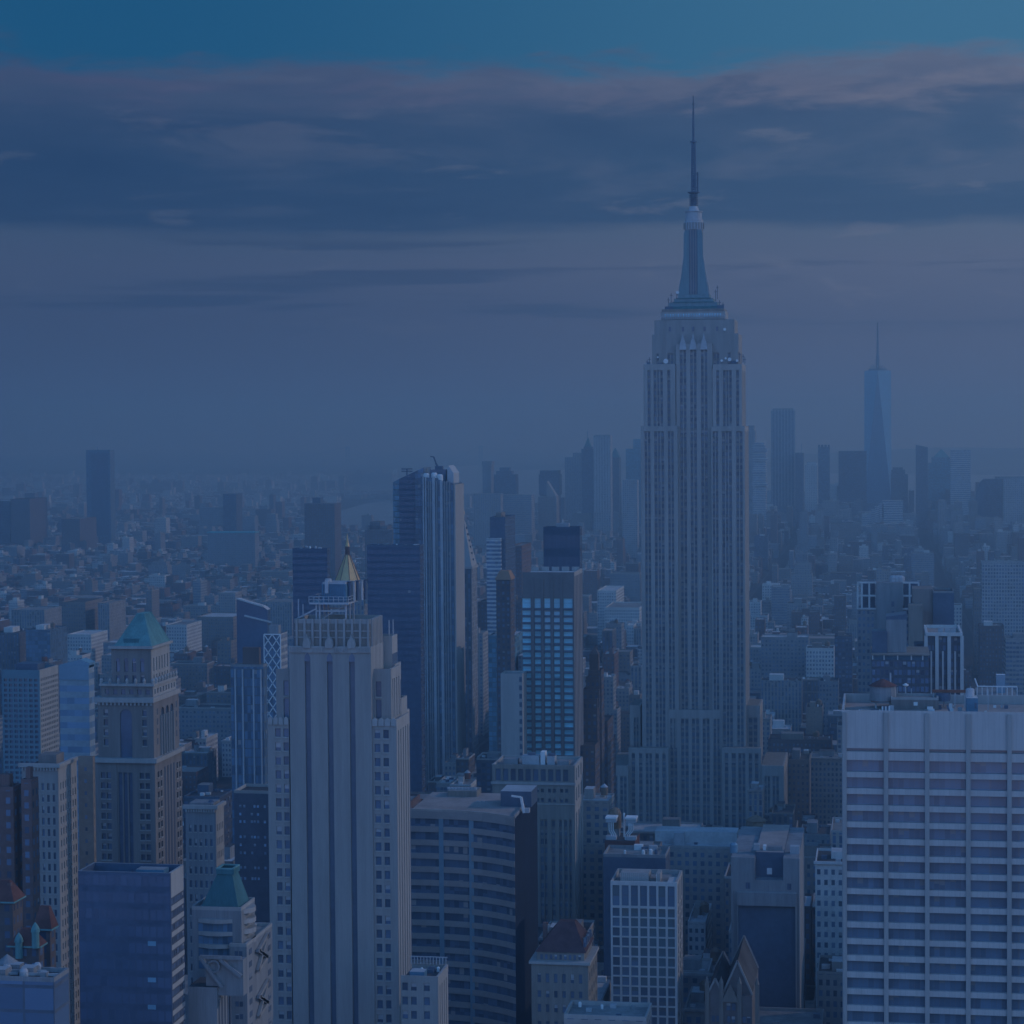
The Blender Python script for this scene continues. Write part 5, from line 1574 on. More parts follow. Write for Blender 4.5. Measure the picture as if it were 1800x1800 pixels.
def white_grid():
    Y0 = 650.0
    b = Bd('white_grid_block', 'block with a bold white frame grid and large square windows at bottom centre', 'building', 1073, 1190, 1550, Y0, far=1200, pb=1800, short='white grid block')
    W, R = b.wall, b.roof
    x0, x1, z1, y1 = b.x0, b.x1, b.z, b.y1
    Zf = lambda py: P(1130, py, Y0)[1]; Xf = lambda px: P(px, 1650, Y0)[0]
    dp = .7
    W.box(x0, x1 - dp, Y0 + dp, y1, 0, z1 - 1.3, STONE, sides='NSEW')
    cols = [(Xf(1077 + i * 16.15), Xf(1089.3 + i * 16.15)) for i in range(7)]
    rows = [(Zf(1593), Zf(1557))] + [(Zf(1612 + i * 17.3), Zf(1597 + i * 17.3)) for i in range(22)]
    rows = [r for r in rows if r[0] > 1]
    q = relief(W, 'N', x0, x1, 0, z1, cols, rows, Y0, dp, WHITE)
    panes(b.root, q, pane_mat('grid_glass', (.05, .075, .09), blind=.3, blindcol=(.14, .2, .23)), limit=98)
    wl = relief(W, 'W', Y0 + dp, y1, 0, z1, split(Y0 + dp, y1, 3, .5, .3), rows, x1, dp, STONE)
    panes(b.root, wl, PANE, 'side_window')
    t = .5
    for a, c, e, f in ((x0, x1, y1 - t, y1), (x0, x0 + t, Y0 + dp, y1 - t)): W.box(a, c, e, f, z1 - 1.3, z1, STONE)
    R.face([(x0 + t, Y0 + dp, z1 - 1.2), (x1 - dp, Y0 + dp, z1 - 1.2), (x1 - dp, y1 - t, z1 - 1.2), (x0 + t, y1 - t, z1 - 1.2)], GRAVEL)
    b.done()
    for u0, u1 in ((.12, .55), (.66, .72)):
        p = MB(); xa, xb = x0 + (x1 - x0) * u0, x0 + (x1 - x0) * u1
        p.box(xa, xb, Y0 + 6, Y0 + 12, z1 - 1.2, z1 + 1.4, STONE)
        for i in range(int((xb - xa) / .6)): p.box(xa + i * .6, xa + i * .6 + .15, Y0 + 5.85, Y0 + 5.98, z1 - 1.1, z1 + 1.3, WHITEP)
        b.part('louvred_screen', p)
    p = MB(); p.box(Xf(1172), Xf(1186), Y0 + 3, Y0 + 10, z1 - 1.2, z1 - .4, SILVER); b.part('roof_hatch', p)
white_grid()
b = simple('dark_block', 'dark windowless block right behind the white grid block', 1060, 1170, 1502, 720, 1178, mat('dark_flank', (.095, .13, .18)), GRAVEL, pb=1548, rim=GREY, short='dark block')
clutter(b, 10, 1.5)
def tower_rig():
    b = Bd('red_plant_house', 'red brown plant house carrying pale cooling towers on bent pipes', 'building', 1063, 1116, 1478, 800, d=16, pb=1500, short='red plant house')
    b.wall.box(b.x0, b.x1, b.Y, b.y1, 0, b.z, mat('red_brown_panel', (.15, .07, .06)), top=TAR)
    b.done()
    Xf = lambda px, y: P(px, 1460, y)[0]; Zf = lambda py, y: P(1090, py, y)[1]
    y = b.Y + 2
    for l, r in ((1065, 1083), (1100, 1118)):
        c = MB(); xa, xb = Xf(l, y), Xf(r, y)
        c.box(xa, xb, y, y + 5, Zf(1446, y), Zf(1440, y), STEEL, top=WHITEP); c.box(xa - .2, xb + .2, y - .2, y + 5.2, Zf(1440, y), Zf(1437, y), WHITEP)
        for i in range(3):
            xm = xa + (xb - xa) * (.3 + .2 * i)
            c.bar((xm, y + .5, Zf(1446, y)), (xm, y + .5, Zf(1460, y)), .35, WHITEP); c.bar((xm, y + .5, Zf(1460, y)), (xm + (.9 if l < 1080 else -1.4), y + .5, Zf(1468, y)), .35, WHITEP); c.bar((xm + (.9 if l < 1080 else -1.4), y + .5, Zf(1468, y)), (xm + (.9 if l < 1080 else -1.4), y + .5, b.z), .35, WHITEP)
        c.box(xa, xb, y - .5, y + 3, b.z, b.z + 1.2, STEEL)
        b.part('cooling_tower', c)
    t = MB(); xm, ym = Xf(1081, y + 8), y + 8; t.lathe(xm, ym, [(2.4, Zf(1462, y)), (2.4, Zf(1436, y)), (1.8, Zf(1429, y)), (.5, Zf(1426, y))], WOOD, 14)
    t.box(xm - 1.8, xm + 1.8, ym - 1.8, ym + 1.8, b.z, Zf(1462, y), GREY); t.bar((Xf(1094, y), y + 6, b.z), (Xf(1094, y), y + 6, Zf(1434, y)), .6, WHITEP); b.part('water_tank', t)
tower_rig()

def recess_slab():
    Y0 = 720.0
    b = Bd('recessed_concrete_slab', 'plain concrete slab with a large dark recessed panel and notched top', 'building', 1285, 1404, 1508, Y0, far=1414, pb=1800, short='recessed slab')
    W, R = b.wall, b.roof
    x0, x1, z1, y1 = b.x0, b.x1, b.z, b.y1
    Zf = lambda py: P(1345, py, Y0)[1]; Xf = lambda px: P(px, 1600, Y0)[0]
    W.box(x0, Xf(1327), Y0, y1, 0, z1, GREY); W.box(Xf(1377), x1, Y0, y1, 0, z1, GREY)
    zn = Zf(1547)
    W.box(Xf(1327), Xf(1377), Y0, y1, 0, zn, GREY)
    W.box(Xf(1327) + .01, Xf(1377) - .01, Y0 + 5, y1 - .5, zn, Zf(1503), mat('dark_flank', (.095, .13, .18)), top=PINKROOF)
    zl = Zf(1568)
    W.box(Xf(1296), Xf(1400), Y0 - 1.4, Y0 - .02, Zf(1591), zl, GREY, top=STONE)
    W.box(Xf(1296), Xf(1297.5), Y0 - 1.4, Y0 - .02, 0, Zf(1591), GREY); W.box(Xf(1398.5), Xf(1400), Y0 - 1.4, Y0 - .02, 0, Zf(1591), STONE)
    W.box(x1 + .02, x1 + .3, Y0 - .2, Y0 + 1, 0, z1, STONE)
    R.face([(Xf(1297.5), Y0 - .05, 0), (Xf(1398.5), Y0 - .05, 0), (Xf(1398.5), Y0 - .05, Zf(1591)), (Xf(1297.5), Y0 - .05, Zf(1591))], mat('dark_flank', (.095, .13, .18)))
    if not W.empty: b.part('wall', W)
    b.part('recess_panel', R)
    q = [('N', Y0 - .13, Xf(1311), Xf(1319), Zf(1563), Zf(1552)), ('N', Y0 - .13, Xf(1384), Xf(1391), Zf(1563), Zf(1552))]
    panes(b.root, q, PANED)
    v = MB(); v.box(Xf(1347), Xf(1356), Y0 + 4.8, Y0 + 4.98, Zf(1542), Zf(1531), WHITEP); b.part('louvre', v)
    for px, w, h in ((1290, 3, 4.5), (1330, 2, 3), (1344, 1, 2.5), (1362, 5, 2), (1397, 3, 4)):
        p = MB(); x = P(px, 1505, Y0 + 8)[0]; base = z1 if (px < 1327 or px > 1377) else Zf(1503)
        if px == 1290: p.lathe(x, Y0 + 8, [(1.3, base), (1.3, base + 2.6), (.9, base + 3.2)], MIRROR, 12)
        else: p.box(x - w / 2, x + w / 2, Y0 + 8, Y0 + 11, base, base + h * .6, random.choice([STEEL, WHITEP, GREY]))
        b.part('roof_unit', p)
recess_slab()

def gothic_gable():
    Y0 = 640.0
    b = Bd('gothic_gable_house', 'brown gothic fronted building with steep gables at the bottom edge', 'building', 1243, 1322, 1750, Y0, far=1333, pb=1800, short='gothic gable')
    W = b.wall
    x0, x1, z1, y1 = b.x0, b.x1, b.z, b.y1
    Zf = lambda py: P(1285, py, Y0)[1]; Xf = lambda px: P(px, 1750, Y0)[0]
    m = mat('brown_stone', (.19, .17, .165), var=.2)
    W.box(x0, x1, Y0, y1, 0, z1, m, sides='NSEWT')
    for l, r, pk, dy in ((1243, 1272, 1722, 0), (1270, 1322, 1692, 1.5)):
        xl, xr = Xf(l), Xf(r); xm = (xl + xr) / 2
        W.poly([(xl, z1), (xr, z1), (xm, Zf(pk))], Y0 + dy, y1 - .1, m, TAR)
        for xa in (xl, xr):
            W.bar((xa, Y0 + dy - .1, z1 + .1), (xm, Y0 + dy - .1, Zf(pk) + .2), .55, STONE)
            W.bar((xa, y1 - .2, z1 + .1), (xm, y1 - .2, Zf(pk) + .2), .55, STONE)
    for px in (1284,):
        W.poly([(Xf(px - 15), Zf(1760)), (Xf(px + 15), Zf(1760)), (Xf(px), Zf(1729))], Y0 - 1.2, Y0 - .02, LIMED)
    for px in (1243, 1268, 1300, 1331):
        W.box(Xf(px) - .6, Xf(px) + .6, Y0 - .7, Y0 - .01, 0, Zf(1728), LIMED); W.lathe(Xf(px), Y0 - .3, [(.7, Zf(1728)), (.05, Zf(1716))], LIMED, 6)
    q = [('N', Y0 - .14, Xf(a), Xf(a + 7), Zf(1776), Zf(1763)) for a in (1277, 1286)] + [('N', Y0 - .14, Xf(a), Xf(a + 6), Zf(1797), Zf(1786)) for a in (1251, 1259, 1278, 1286, 1305, 1313)]
    panes(b.root, q, PANE); b.done()
gothic_gable()

def annex():
    Y0 = 560.0
    b = Bd('stone_annex', 'low pale annex with plant on its roof in front of the striped tower', 'building', 705, 770, 1716, Y0, far=788, pb=1800, short='stone annex')
    W, R = b.wall, b.roof
    x0, x1, z1, y1 = b.x0, b.x1, b.z, b.y1
    Zf = lambda py: P(738, py, Y0)[1]; Xf = lambda px: P(px, 1760, Y0)[0]
    W.box(x0, x1 - .6, Y0 + .6, y1, 0, z1 - 1.4, LIME, sides='NSEW')
    rows = [(Zf(1742 + i * 24.7), Zf(1728 + i * 24.7)) for i in range(22)]
    rows = [r for r in rows if r[0] > 1]
    q = relief(W, 'N', x0, x1, 0, z1, [(Xf(707), Xf(717)), (Xf(722.5), Xf(732.5)), (Xf(745), Xf(755.5))], rows, Y0, .6, LIME)
    s = relief(W, 'W', Y0 + .6, y1, 0, z1, split(Y0 + 1, y1 - 1, 4, .3), [(0, Zf(1735))], x1, .6, STONE)
    panes(b.root, q, PANE)
    for sd, pl, a0, a1, r0, r1 in s:
        g = MB(); g.box(pl - .1, pl, a0, a1, r0, r1, PANED); b.part('window_strip', g)
    W.box(x0, x1, y1, y1 + .4, z1 - 2, z1, LIME)
    R.face([(x0, Y0 + .6, z1 - 1.3), (x1 - .6, Y0 + .6, z1 - 1.3), (x1 - .6, y1, z1 - 1.3), (x0, y1, z1 - 1.3)], TAR)
    b.done(); clutter(b, 8, 1.0, 1.3)
    p = MB(); p.box(Xf(717), Xf(743), Y0 + 2.5, Y0 + 6, z1 - 1.3, z1 + .5, BLUEBOX, top=STEEL); b.part('cooling_unit', p)
    f = MB()
    for i in range(12):
        x = x0 + (x1 - x0) * i / 11.5; f.bar((x, y1 - .5, z1), (x, y1 - .5, z1 + 2), .18, STEEL)
    f.bar((x0, y1 - .5, z1 + 2), (x1, y1 - .5, z1 + 2), .2, STEEL); b.part('roof_railing', f)
annex()
b = simple('parapet_roof_block', 'low pale block with a broad parapeted roof along the bottom edge', 991, 1136, 1785, 520, 1146, F_LIME, GRAVEL, pb=1800, rim=STONE, d=10)
clutter(b, 6, .8)

def stepped_brick():
    Y0 = 1120.0
    b = Bd('stepped_brick_tower', 'brown brick tower stepping up to a slim obelisk beside the avenue canyon', 'skyscraper', 1010, 1052, 1250, Y0, far=1064, pb=1390, short='stepped brick tower')
    W, R = b.wall, b.roof
    for l, r, t, y0, d in ((1008, 1046, 1310, Y0 - 20, 19), (1012, 1050, 1246, Y0, 30), (1016, 1050, 1228, Y0 + 3, 24), (1024, 1053, 1212, Y0 + 6, 18), (1030, 1054, 1190, Y0 + 8, 14), (1034, 1057, 1178, Y0 + 9, 11), (1050, 1068, 1268, Y0 + 31, 26), (1056, 1074, 1300, Y0 + 58, 22)):
        b.tier(l, r, t, 0, y0, y0 + d, F_BROWN, TAR, bw=2.6, fh=3.5)
    b.done()
    o = MB(); xa, xb = P(1036, 1170, Y0 + 11)[0], P(1052, 1170, Y0 + 11)[0]; xm = (xa + xb) / 2
    Zf = lambda py: P(1044, py, Y0 + 11)[1]
    o.box(xa, xb, Y0 + 11, Y0 + 16, Zf(1178), Zf(1150), BROWN); o.frustum((xa, xb, Y0 + 11, Y0 + 16), Zf(1150), (xm - .3, xm + .3, Y0 + 13.3, Y0 + 13.8), Zf(1138), BROWN)
    b.part('obelisk', o)
stepped_brick()
b = simple('long_white_roof_hall', 'long low building with a pale boxed roof across the foot of the spired skyscraper', 1147, 1296, 1487, 950, 1302, F_LIME, SILVER, pb=1500, rim=STONE, d=26, short='long roof hall')
ph(b, .0, .98, .45, .95, 4.2, SILVER, 'roof_house'); ph(b, .25, .37, .1, .3, 5, STEEL, 'steel_frame')
clutter(b, 8, 1.5)
b = simple('tank_topped_block', 'plain block under a stubby wooden water tank right of the long roof hall', 1296, 1364, 1480, 940, 1366, F_BLANK, PINKROOF, pb=1510, rim=STONE, d=20, short='tank topped block')
tank(b.root, P(1329, 1470, 955)[0], 955, b.z - 1, 4.3, 5.6)

# ================================================================== right of the picture, mid distance
def frame_tower():
    Y0 = 1250.0
    b = Bd('open_frame_tower', 'grey tower whose top two storeys are an open white frame beside a blank core', 'skyscraper', 1507, 1615, 1024, Y0, d=30, pb=1110, short='open frame tower')
    W = b.wall
    Zf = lambda py: P(1560, py, Y0)[1]; Xf = lambda px: P(px, 1060, Y0)[0]
    zt = Zf(1071)
    W.box(b.x0, b.x1, Y0 + .5, b.y1, 0, zt, F_GREY, bw=2.4, fh=3.6)
    W.box(Xf(1540), Xf(1587), Y0 - .6, Y0 + 12, 0, b.z, GREY)
    W.box(Xf(1514), Xf(1538), Y0 + 4, b.y1 - 3, zt, Zf(1026), DARK); W.box(Xf(1589), Xf(1614), Y0 + 4, b.y1 - 3, zt, Zf(1026), DARK)
    b.done()
    f = MB()
    for px in (1507.6, 1515, 1528, 1599, 1615):
        f.box(Xf(px) - .5, Xf(px) + .5, Y0 - .2, Y0 + 1, zt, b.z, WHITE)
    for t in (1024, 1047, 1070): 
        f.box(b.x0, Xf(1540), Y0 - .25, Y0 + 1.05, Zf(t) - .5, Zf(t) + .4, WHITE); f.box(Xf(1587), b.x1, Y0 - .25, Y0 + 1.05, Zf(t) - .5, Zf(t) + .4, WHITE)
    b.part('open_frame', f)
    panes(b.root, [('N', Y0 - .74, Xf(1567), Xf(1572), Zf(t + 9), Zf(t)) for t in (1057, 1074)], PANED)
    for px in (1570, 1577, 1584):
        t = MB(); t.lathe(Xf(px), Y0 + 8, [(2, b.z), (2, b.z + 2.5), (1, b.z + 3.4)], STEEL, 10); b.part('roof_tank', t)
frame_tower()
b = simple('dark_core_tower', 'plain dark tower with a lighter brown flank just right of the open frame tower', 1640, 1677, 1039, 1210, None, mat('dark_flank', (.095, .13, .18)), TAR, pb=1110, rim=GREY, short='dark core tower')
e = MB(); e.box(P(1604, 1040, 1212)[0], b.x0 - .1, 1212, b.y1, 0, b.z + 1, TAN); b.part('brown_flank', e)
e = MB(); e.box(P(1597, 1065, 1195)[0], P(1622, 1065, 1195)[0], 1195, 1209, 0, P(1610, 1064, 1195)[1], LIMED); b.part('low_wing', e)
def column_tower():
    Y0 = 1000.0
    b = Bd('columned_tower', 'tower of tall white columns under a heavy pale roof rim', 'building', 1627, 1692, 1112, Y0, d=38, pb=1215, short='columned tower')
    Zf = lambda py: P(1660, py, Y0)[1]; Xf = lambda px: P(px, 1150, Y0)[0]
    x0, x1, z1, y1 = b.x0, b.x1, b.z, b.y1
    zr = Zf(1118)
    b.wall.box(x0 + .8, x1 - .5, Y0 + 1, y1, 0, zr, F_DARK, bw=1.7, fh=3.6)
    b.wall.box(x0 - 4.5, x0 + .8, Y0 + 24, y1, 0, zr - 6, F_DARK, bw=1.7, fh=3.6)
    r = MB(); t = 1.0
    for a, c, e_, f in ((x0, x1, Y0 - .6, Y0 + t), (x0, x1, y1, y1 + t), (x0, x0 + t, Y0 + t, y1), (x1 - t, x1, Y0 + t, y1)): r.box(a, c, e_, f, zr, z1, WHITE)
    b.part('roof_rim', r)
    b.roof.face([(x0 + t, Y0 + t, zr + .1), (x1 - t, Y0 + t, zr + .1), (x1 - t, y1, zr + .1), (x0 + t, y1, zr + .1)], PINKROOF)
    b.done()
    for px in (1627.8, 1647, 1668.5, 1691):
        c = MB(); w = .75; c.box(Xf(px) - w, Xf(px) + w, Y0 - .4, Y0 + .98, 0, zr, WHITE); b.part('column', c)
    for px in (1637, 1657.5, 1679):
        c = MB(); c.box(Xf(px) - .35, Xf(px) + .35, Y0 + .4, Y0 + .98, 0, Zf(1145), WHITE); b.part('column', c)
    for k in range(4):
        c = MB(); y = Y0 + 4 + k * 9; c.box(x0 + .1, x0 + .78, y - .5, y + .5, 0, zr, WHITE); b.part('column', c)
    for px in (1650, 1662, 1672):
        p = MB(); p.box(Xf(px), Xf(px) + 2.4, Y0 + 12, Y0 + 15, zr + .1, zr + 2.6, STEEL); b.part('roof_unit', p)
column_tower()
def stepped_dark():
    Y0 = 950.0
    b = Bd('dark_terraced_office', 'dark office with a blue lit strip under its terrace and a plain core tower', 'building', 1532, 1633, 1150, Y0, d=34, pb=1222, short='dark terraced office')
    Zf = lambda py: P(1580, py, Y0)[1]; Xf = lambda px: P(px, 1170, Y0)[0]
    W = b.wall
    W.box(b.x0, b.x1, Y0, b.y1, 0, Zf(1160), F_DARK, bw=1.8, fh=3.5)
    W.box(b.x0 - .4, b.x1 + .4, Y0 - .5, b.y1, Zf(1152), b.z, LIMED)
    W.box(Xf(1533), Xf(1560), Y0 + 6, Y0 + 16, b.z, Zf(1112), DARK)
    b.wall.box(Xf(1558), Xf(1594), Y0 + 8, Y0 + 24, b.z, Zf(1092), GREY)
    W.poly([(Xf(1558), Zf(1092)), (Xf(1594), Zf(1092)), (Xf(1594), Zf(1082)), (Xf(1558), Zf(1087))], Y0 + 8, Y0 + 24, DARK)
    b.done()
    g = MB(); g.box(Xf(1534), Xf(1631), Y0 + .6, Y0 + 3, Zf(1160), Zf(1152), GLASSB); b.part('terrace_glazing', g)
    for px in (1534, 1554, 1578, 1602, 1622):
        c = MB(); c.box(Xf(px) - .25, Xf(px) + .25, Y0 - .2, Y0 + .5, Zf(1160), Zf(1152), WHITE); b.part('terrace_post', c)
    p = MB(); p.bar((Xf(1566), Y0 - 3, 0), (Xf(1566), Y0 - 3, Zf(1182)), .35, STEEL); b.part('antenna', p)
stepped_dark()
def glasshouse():
    Y0 = 800.0
    b = Bd('white_railed_roof', 'block with a white railed roof terrace just behind the banded office slab', 'building', 1738, 1788, 1208, Y0, d=24, pb=1225)
    b.wall.box(b.x0 - 4, b.x1, Y0, b.y1, 0, b.z - 3, F_GREY)
    f = MB()
    for i in range(9):
        x = b.x0 - 4 + (b.x1 - b.x0 + 4) * i / 8; f.box(x - .12, x + .12, Y0 + .1, Y0 + .35, b.z - 3, b.z, WHITEP)
    f.box(b.x0 - 4, b.x1, Y0 + .05, Y0 + .4, b.z, b.z + .4, WHITEP); f.box(b.x0 - 4, b.x0 - 3.6, Y0 + .4, b.y1, b.z, b.z + .4, WHITEP)
    b.part('roof_railing', f)
    h = MB(); h.box(b.x0 + 3, b.x0 + 6.2, Y0 + 8, Y0 + 11, b.z - 3, b.z + 3.5, MIRROR, top=WHITEP); b.part('stair_head', h)
    b.done()
glasshouse()
RIGHT = [
 ('white_window_block', 'white block with close rows of dark windows left of the dark narrow tower', 1417, 1466, 1139, 1874, F_WHITE, 1195, 'white window block'),
 ('narrow_dark_tower', 'narrow dark tower left of the open frame tower', 1467, 1498, 1118, 1767, F_DARK, 1222, 'narrow dark tower'),
 ('dentilled_block', 'low block with a heavy dark cornice right of the spired skyscraper', 1337, 1409, 1196, 1766, F_VERT, 1258, 'dentilled block'),
 ('arched_loft', 'grey loft with arched top windows between cornice block and slab', 1440, 1474, 1197, 1744, F_GREY, 1255, 'arched loft'),
 ('pale_house_block', 'plain pale block with few windows left of the banded office slab', 1417, 1446, 1243, 1637, F_BLANK, 1290, 'pale house block'),
 ('long_loft', 'long dark loft right of the spired skyscraper below the pale house block', 1350, 1462, 1300, 1502, F_BROWN, 1330, 'long loft'),
 ('square_window_loft', 'brown loft with big square windows at the foot of the spired skyscraper', 1384, 1423, 1335, 1331, F_TAN, 1400, 'square window loft'),
 ('white_rim_block', 'grey block with a white rimmed roof left of the banded slab', 1407, 1460, 1466, 1098, F_GREY, 1490, 'white rim block'),
 ('pale_grid_loft', 'wide pale loft with a close window grid at the right edge', 1726, 1830, 988, 2200, F_GRIDW, 1018, 'pale grid loft'),
 ('tan_right_block', 'tan slab block with fine windows above the columned tower', 1712, 1752, 1035, 2355, F_TAN, 1080, 'tan slab'),
 ('dark_right_slab', 'dark slab right of the columned tower', 1722, 1765, 1100, 1859, F_BROWN, 1190, 'dark right slab'),
 ('ribbed_right_block', 'ribbed grey block at the right edge below the tan slab', 1768, 1840, 1122, 1748, F_RIB, 1195, 'ribbed block'),
 ('small_square_block', 'small pale block with two columns of square windows left of the recessed slab', 1209, 1240, 1620, 903, F_WHITE, 1700, 'small square block'),
 ('white_corner_block', 'white walled block with dark window dots beside the avenue canyon', 1050, 1083, 1038, 2577, F_WHITE, 1062, 'white corner block'),
 ('long_white_block', 'long white block with small dark windows left of the spired skyscraper', 1063, 1124, 1068, 2481, F_WHITE, 1095, 'long white block'),
 ('white_banded_tower', 'dark narrow tower beside a white banded lower block', 861, 888, 909, 1900, F_BLACK, 1000, 'white banded tower'),
 ('banded_side_block', 'block of white floor bands against the dark narrow tower', 855, 880, 946, 1895, F_RIBW, 1075, None),
 ('pink_slab_pair', 'pinkish brick slab right of the white banded block', 899, 917, 959, 2100, F_BRICK, 1000, 'pink slab'),
 ('teal_glass_block', 'teal glass block left of the blank white slab', 858, 905, 1117, 1557, F_CURTG, 1330, 'teal glass block'),
 ('dark_ornate_block', 'dark ornate block left of the blue window hotel', 840, 917, 1058, 1986, F_BROWN, 1110, 'dark ornate block'),
 ('cornered_tan_block', 'tan twin block with gridded front below the far left glass tower', 107, 150, 1058, 2178, F_TAN, 1105, 'tan twin block'),
 ('sunlit_flank_block', 'tan block with a bright sunlit flank left of the copper pyramid', 172, 192, 1060, 2164, F_VERT, 1125, 'sunlit flank block'),
 ('white_house_stack', 'stack of white houses left of the copper pyramid', 118, 160, 1115, 2052, F_WHITE, 1150, 'white house stack'),
 ('columned_front_block', 'pale block with tall column windows behind the striped tower', 458, 513, 1058, 2306, F_VERT, 1105, 'columned front block'),
 ('long_tan_block', 'long tan block right of the white house, left of the slanted tower', 346, 410, 1084, 2361, F_TAN, 1125, 'long tan block'),
 ('white_house', 'white house block with dark windows right of the copper pyramid', 292, 328, 1098, 2209, F_WHITE, 1145, 'white house'),
 ('dark_left_tower', 'dark brown tower cut by the left edge', -20, 17, 880, 4600, F_DARK, 925, 'dark left tower'),
 ('brown_left_tower', 'brown tower with a lit side strip near the left edge', 18, 52, 877, 4550, F_BROWN, 925, 'brown left tower'),
 ('brick_slab_estate', 'brick slab of the estate in front of the far left glass tower', 108, 140, 912, 4400, F_BROWN, 940, None),
 ('classical_left_block', 'classical block with arcaded top storey near the left edge', 20, 78, 1072, 2082, F_VERT, 1110, 'classical block'),
 ('white_penthouse_block', 'brown block with white boxed roof house at the left edge', -12, 33, 1112, 1797, F_VERTD, 1165, 'white penthouse block'),
 ('teal_left_tower', 'teal grey tower behind the gridded office', 45, 88, 1107, 1767, F_CURT, 1165, 'teal left tower'),
]
for nm, lab, l, r, t, Y, m, pb, sh in RIGHT:
    far = None
    if r < 1300: far = r + (1542 - r) * .018 + 6
    b = simple(nm, lab, l, r, t, Y, far, m, random.choice([TAR, GRAVEL, SILVER]), pb=pb, d=26, short=sh, bw=2.6 if m is not F_BLACK else 1.7, fh=3.5)
    k = random.random()
    if Y < 2000:
        ph(b, .2, .55, .3, .7, random.uniform(2, 4.5), random.choice([GREY, TAN, WHITE, LIMED]))
        if k < .5: tk(b, .75, .5, 2.0, 3.2)
        clutter(b, 4, 1.1)
def orange_roof():
    b = Bd('orange_mansard_block', 'block with a tan flared mansard roof left of the blue window hotel', 'building', 872, 897, 1019, 1500, far=904, pb=1060, short='orange mansard')
    b.wall.box(b.x0, b.x1, b.Y, b.y1, 0, b.z, F_BROWN)
    b.done()
    g = MB(); xm = (b.x0 + b.x1) / 2; w = (b.x1 - b.x0) / 2
    g.frustum((b.x0 - .8, b.x1 + .8, b.Y - .8, b.y1), b.z, (xm - w * .65, xm + w * .65, b.Y + 3, b.y1 - 3), P(884, 1004, 1500)[1], mat('terracotta_tile', (.36, .21, .13)))
    b.part('mansard_roof', g)
orange_roof()

# ================================================================== downtown towers, far off
GREYB = facade('far_grey_facade', (.26, .26, .26), (.05, .07, .09), .5, .6)
def far(name, label, l, r, t, Y, m, d=45, bw=4.0, fh=4.0, short=None, pb=None):
    b = Bd(name, label, 'skyscraper', l, r, t, Y, d=d, pb=pb or t + 60, short=short)
    b.wall.box(b.x0, b.x1, b.Y, b.y1, 0, b.z, m, bw=bw, fh=fh, top=GREY)
    b.done()
    return b
def addbox(b, l, r, t, dy0=0, dy1=30, m=None, tb=None, name='crown', dz=0):
    g = MB(); x0, z = P(l, t, b.Y + dy0); x1, _ = P(r, t, b.Y + dy0)
    zb = b.z if tb is None else P(l, tb, b.Y + dy0)[1]
    g.box(x0, x1, b.Y + dy0, b.Y + dy1, zb, z, m or GREY, bw=4, fh=4); b.part(name, g)
def pyr(b, l, r, t0, t1, tip=.05, m=COPPER, dy=0, dd=30, name='pointed_roof'):
    g = MB(); x0, z0 = P(l, t0, b.Y + dy); x1, _ = P(r, t0, b.Y + dy); z1 = P((l + r) / 2, t1, b.Y + dy)[1]
    xm = (x0 + x1) / 2; w = (x1 - x0) / 2 * tip; ym = b.Y + dy + dd / 2
    g.frustum((x0, x1, b.Y + dy, b.Y + dy + dd), z0, (xm - w, xm + w, ym - w, ym + w), z1, m); b.part(name, g)
def pole(b, px, t0, t1, w=1.6, m=STEEL, dy=10, name='mast'):
    g = MB(); x = P(px, t0, b.Y + dy)[0]; g.bar((x, b.Y + dy, P(px, t0, b.Y + dy)[1]), (x, b.Y + dy, P(px, t1, b.Y + dy)[1]), w, m); b.part(name, g)

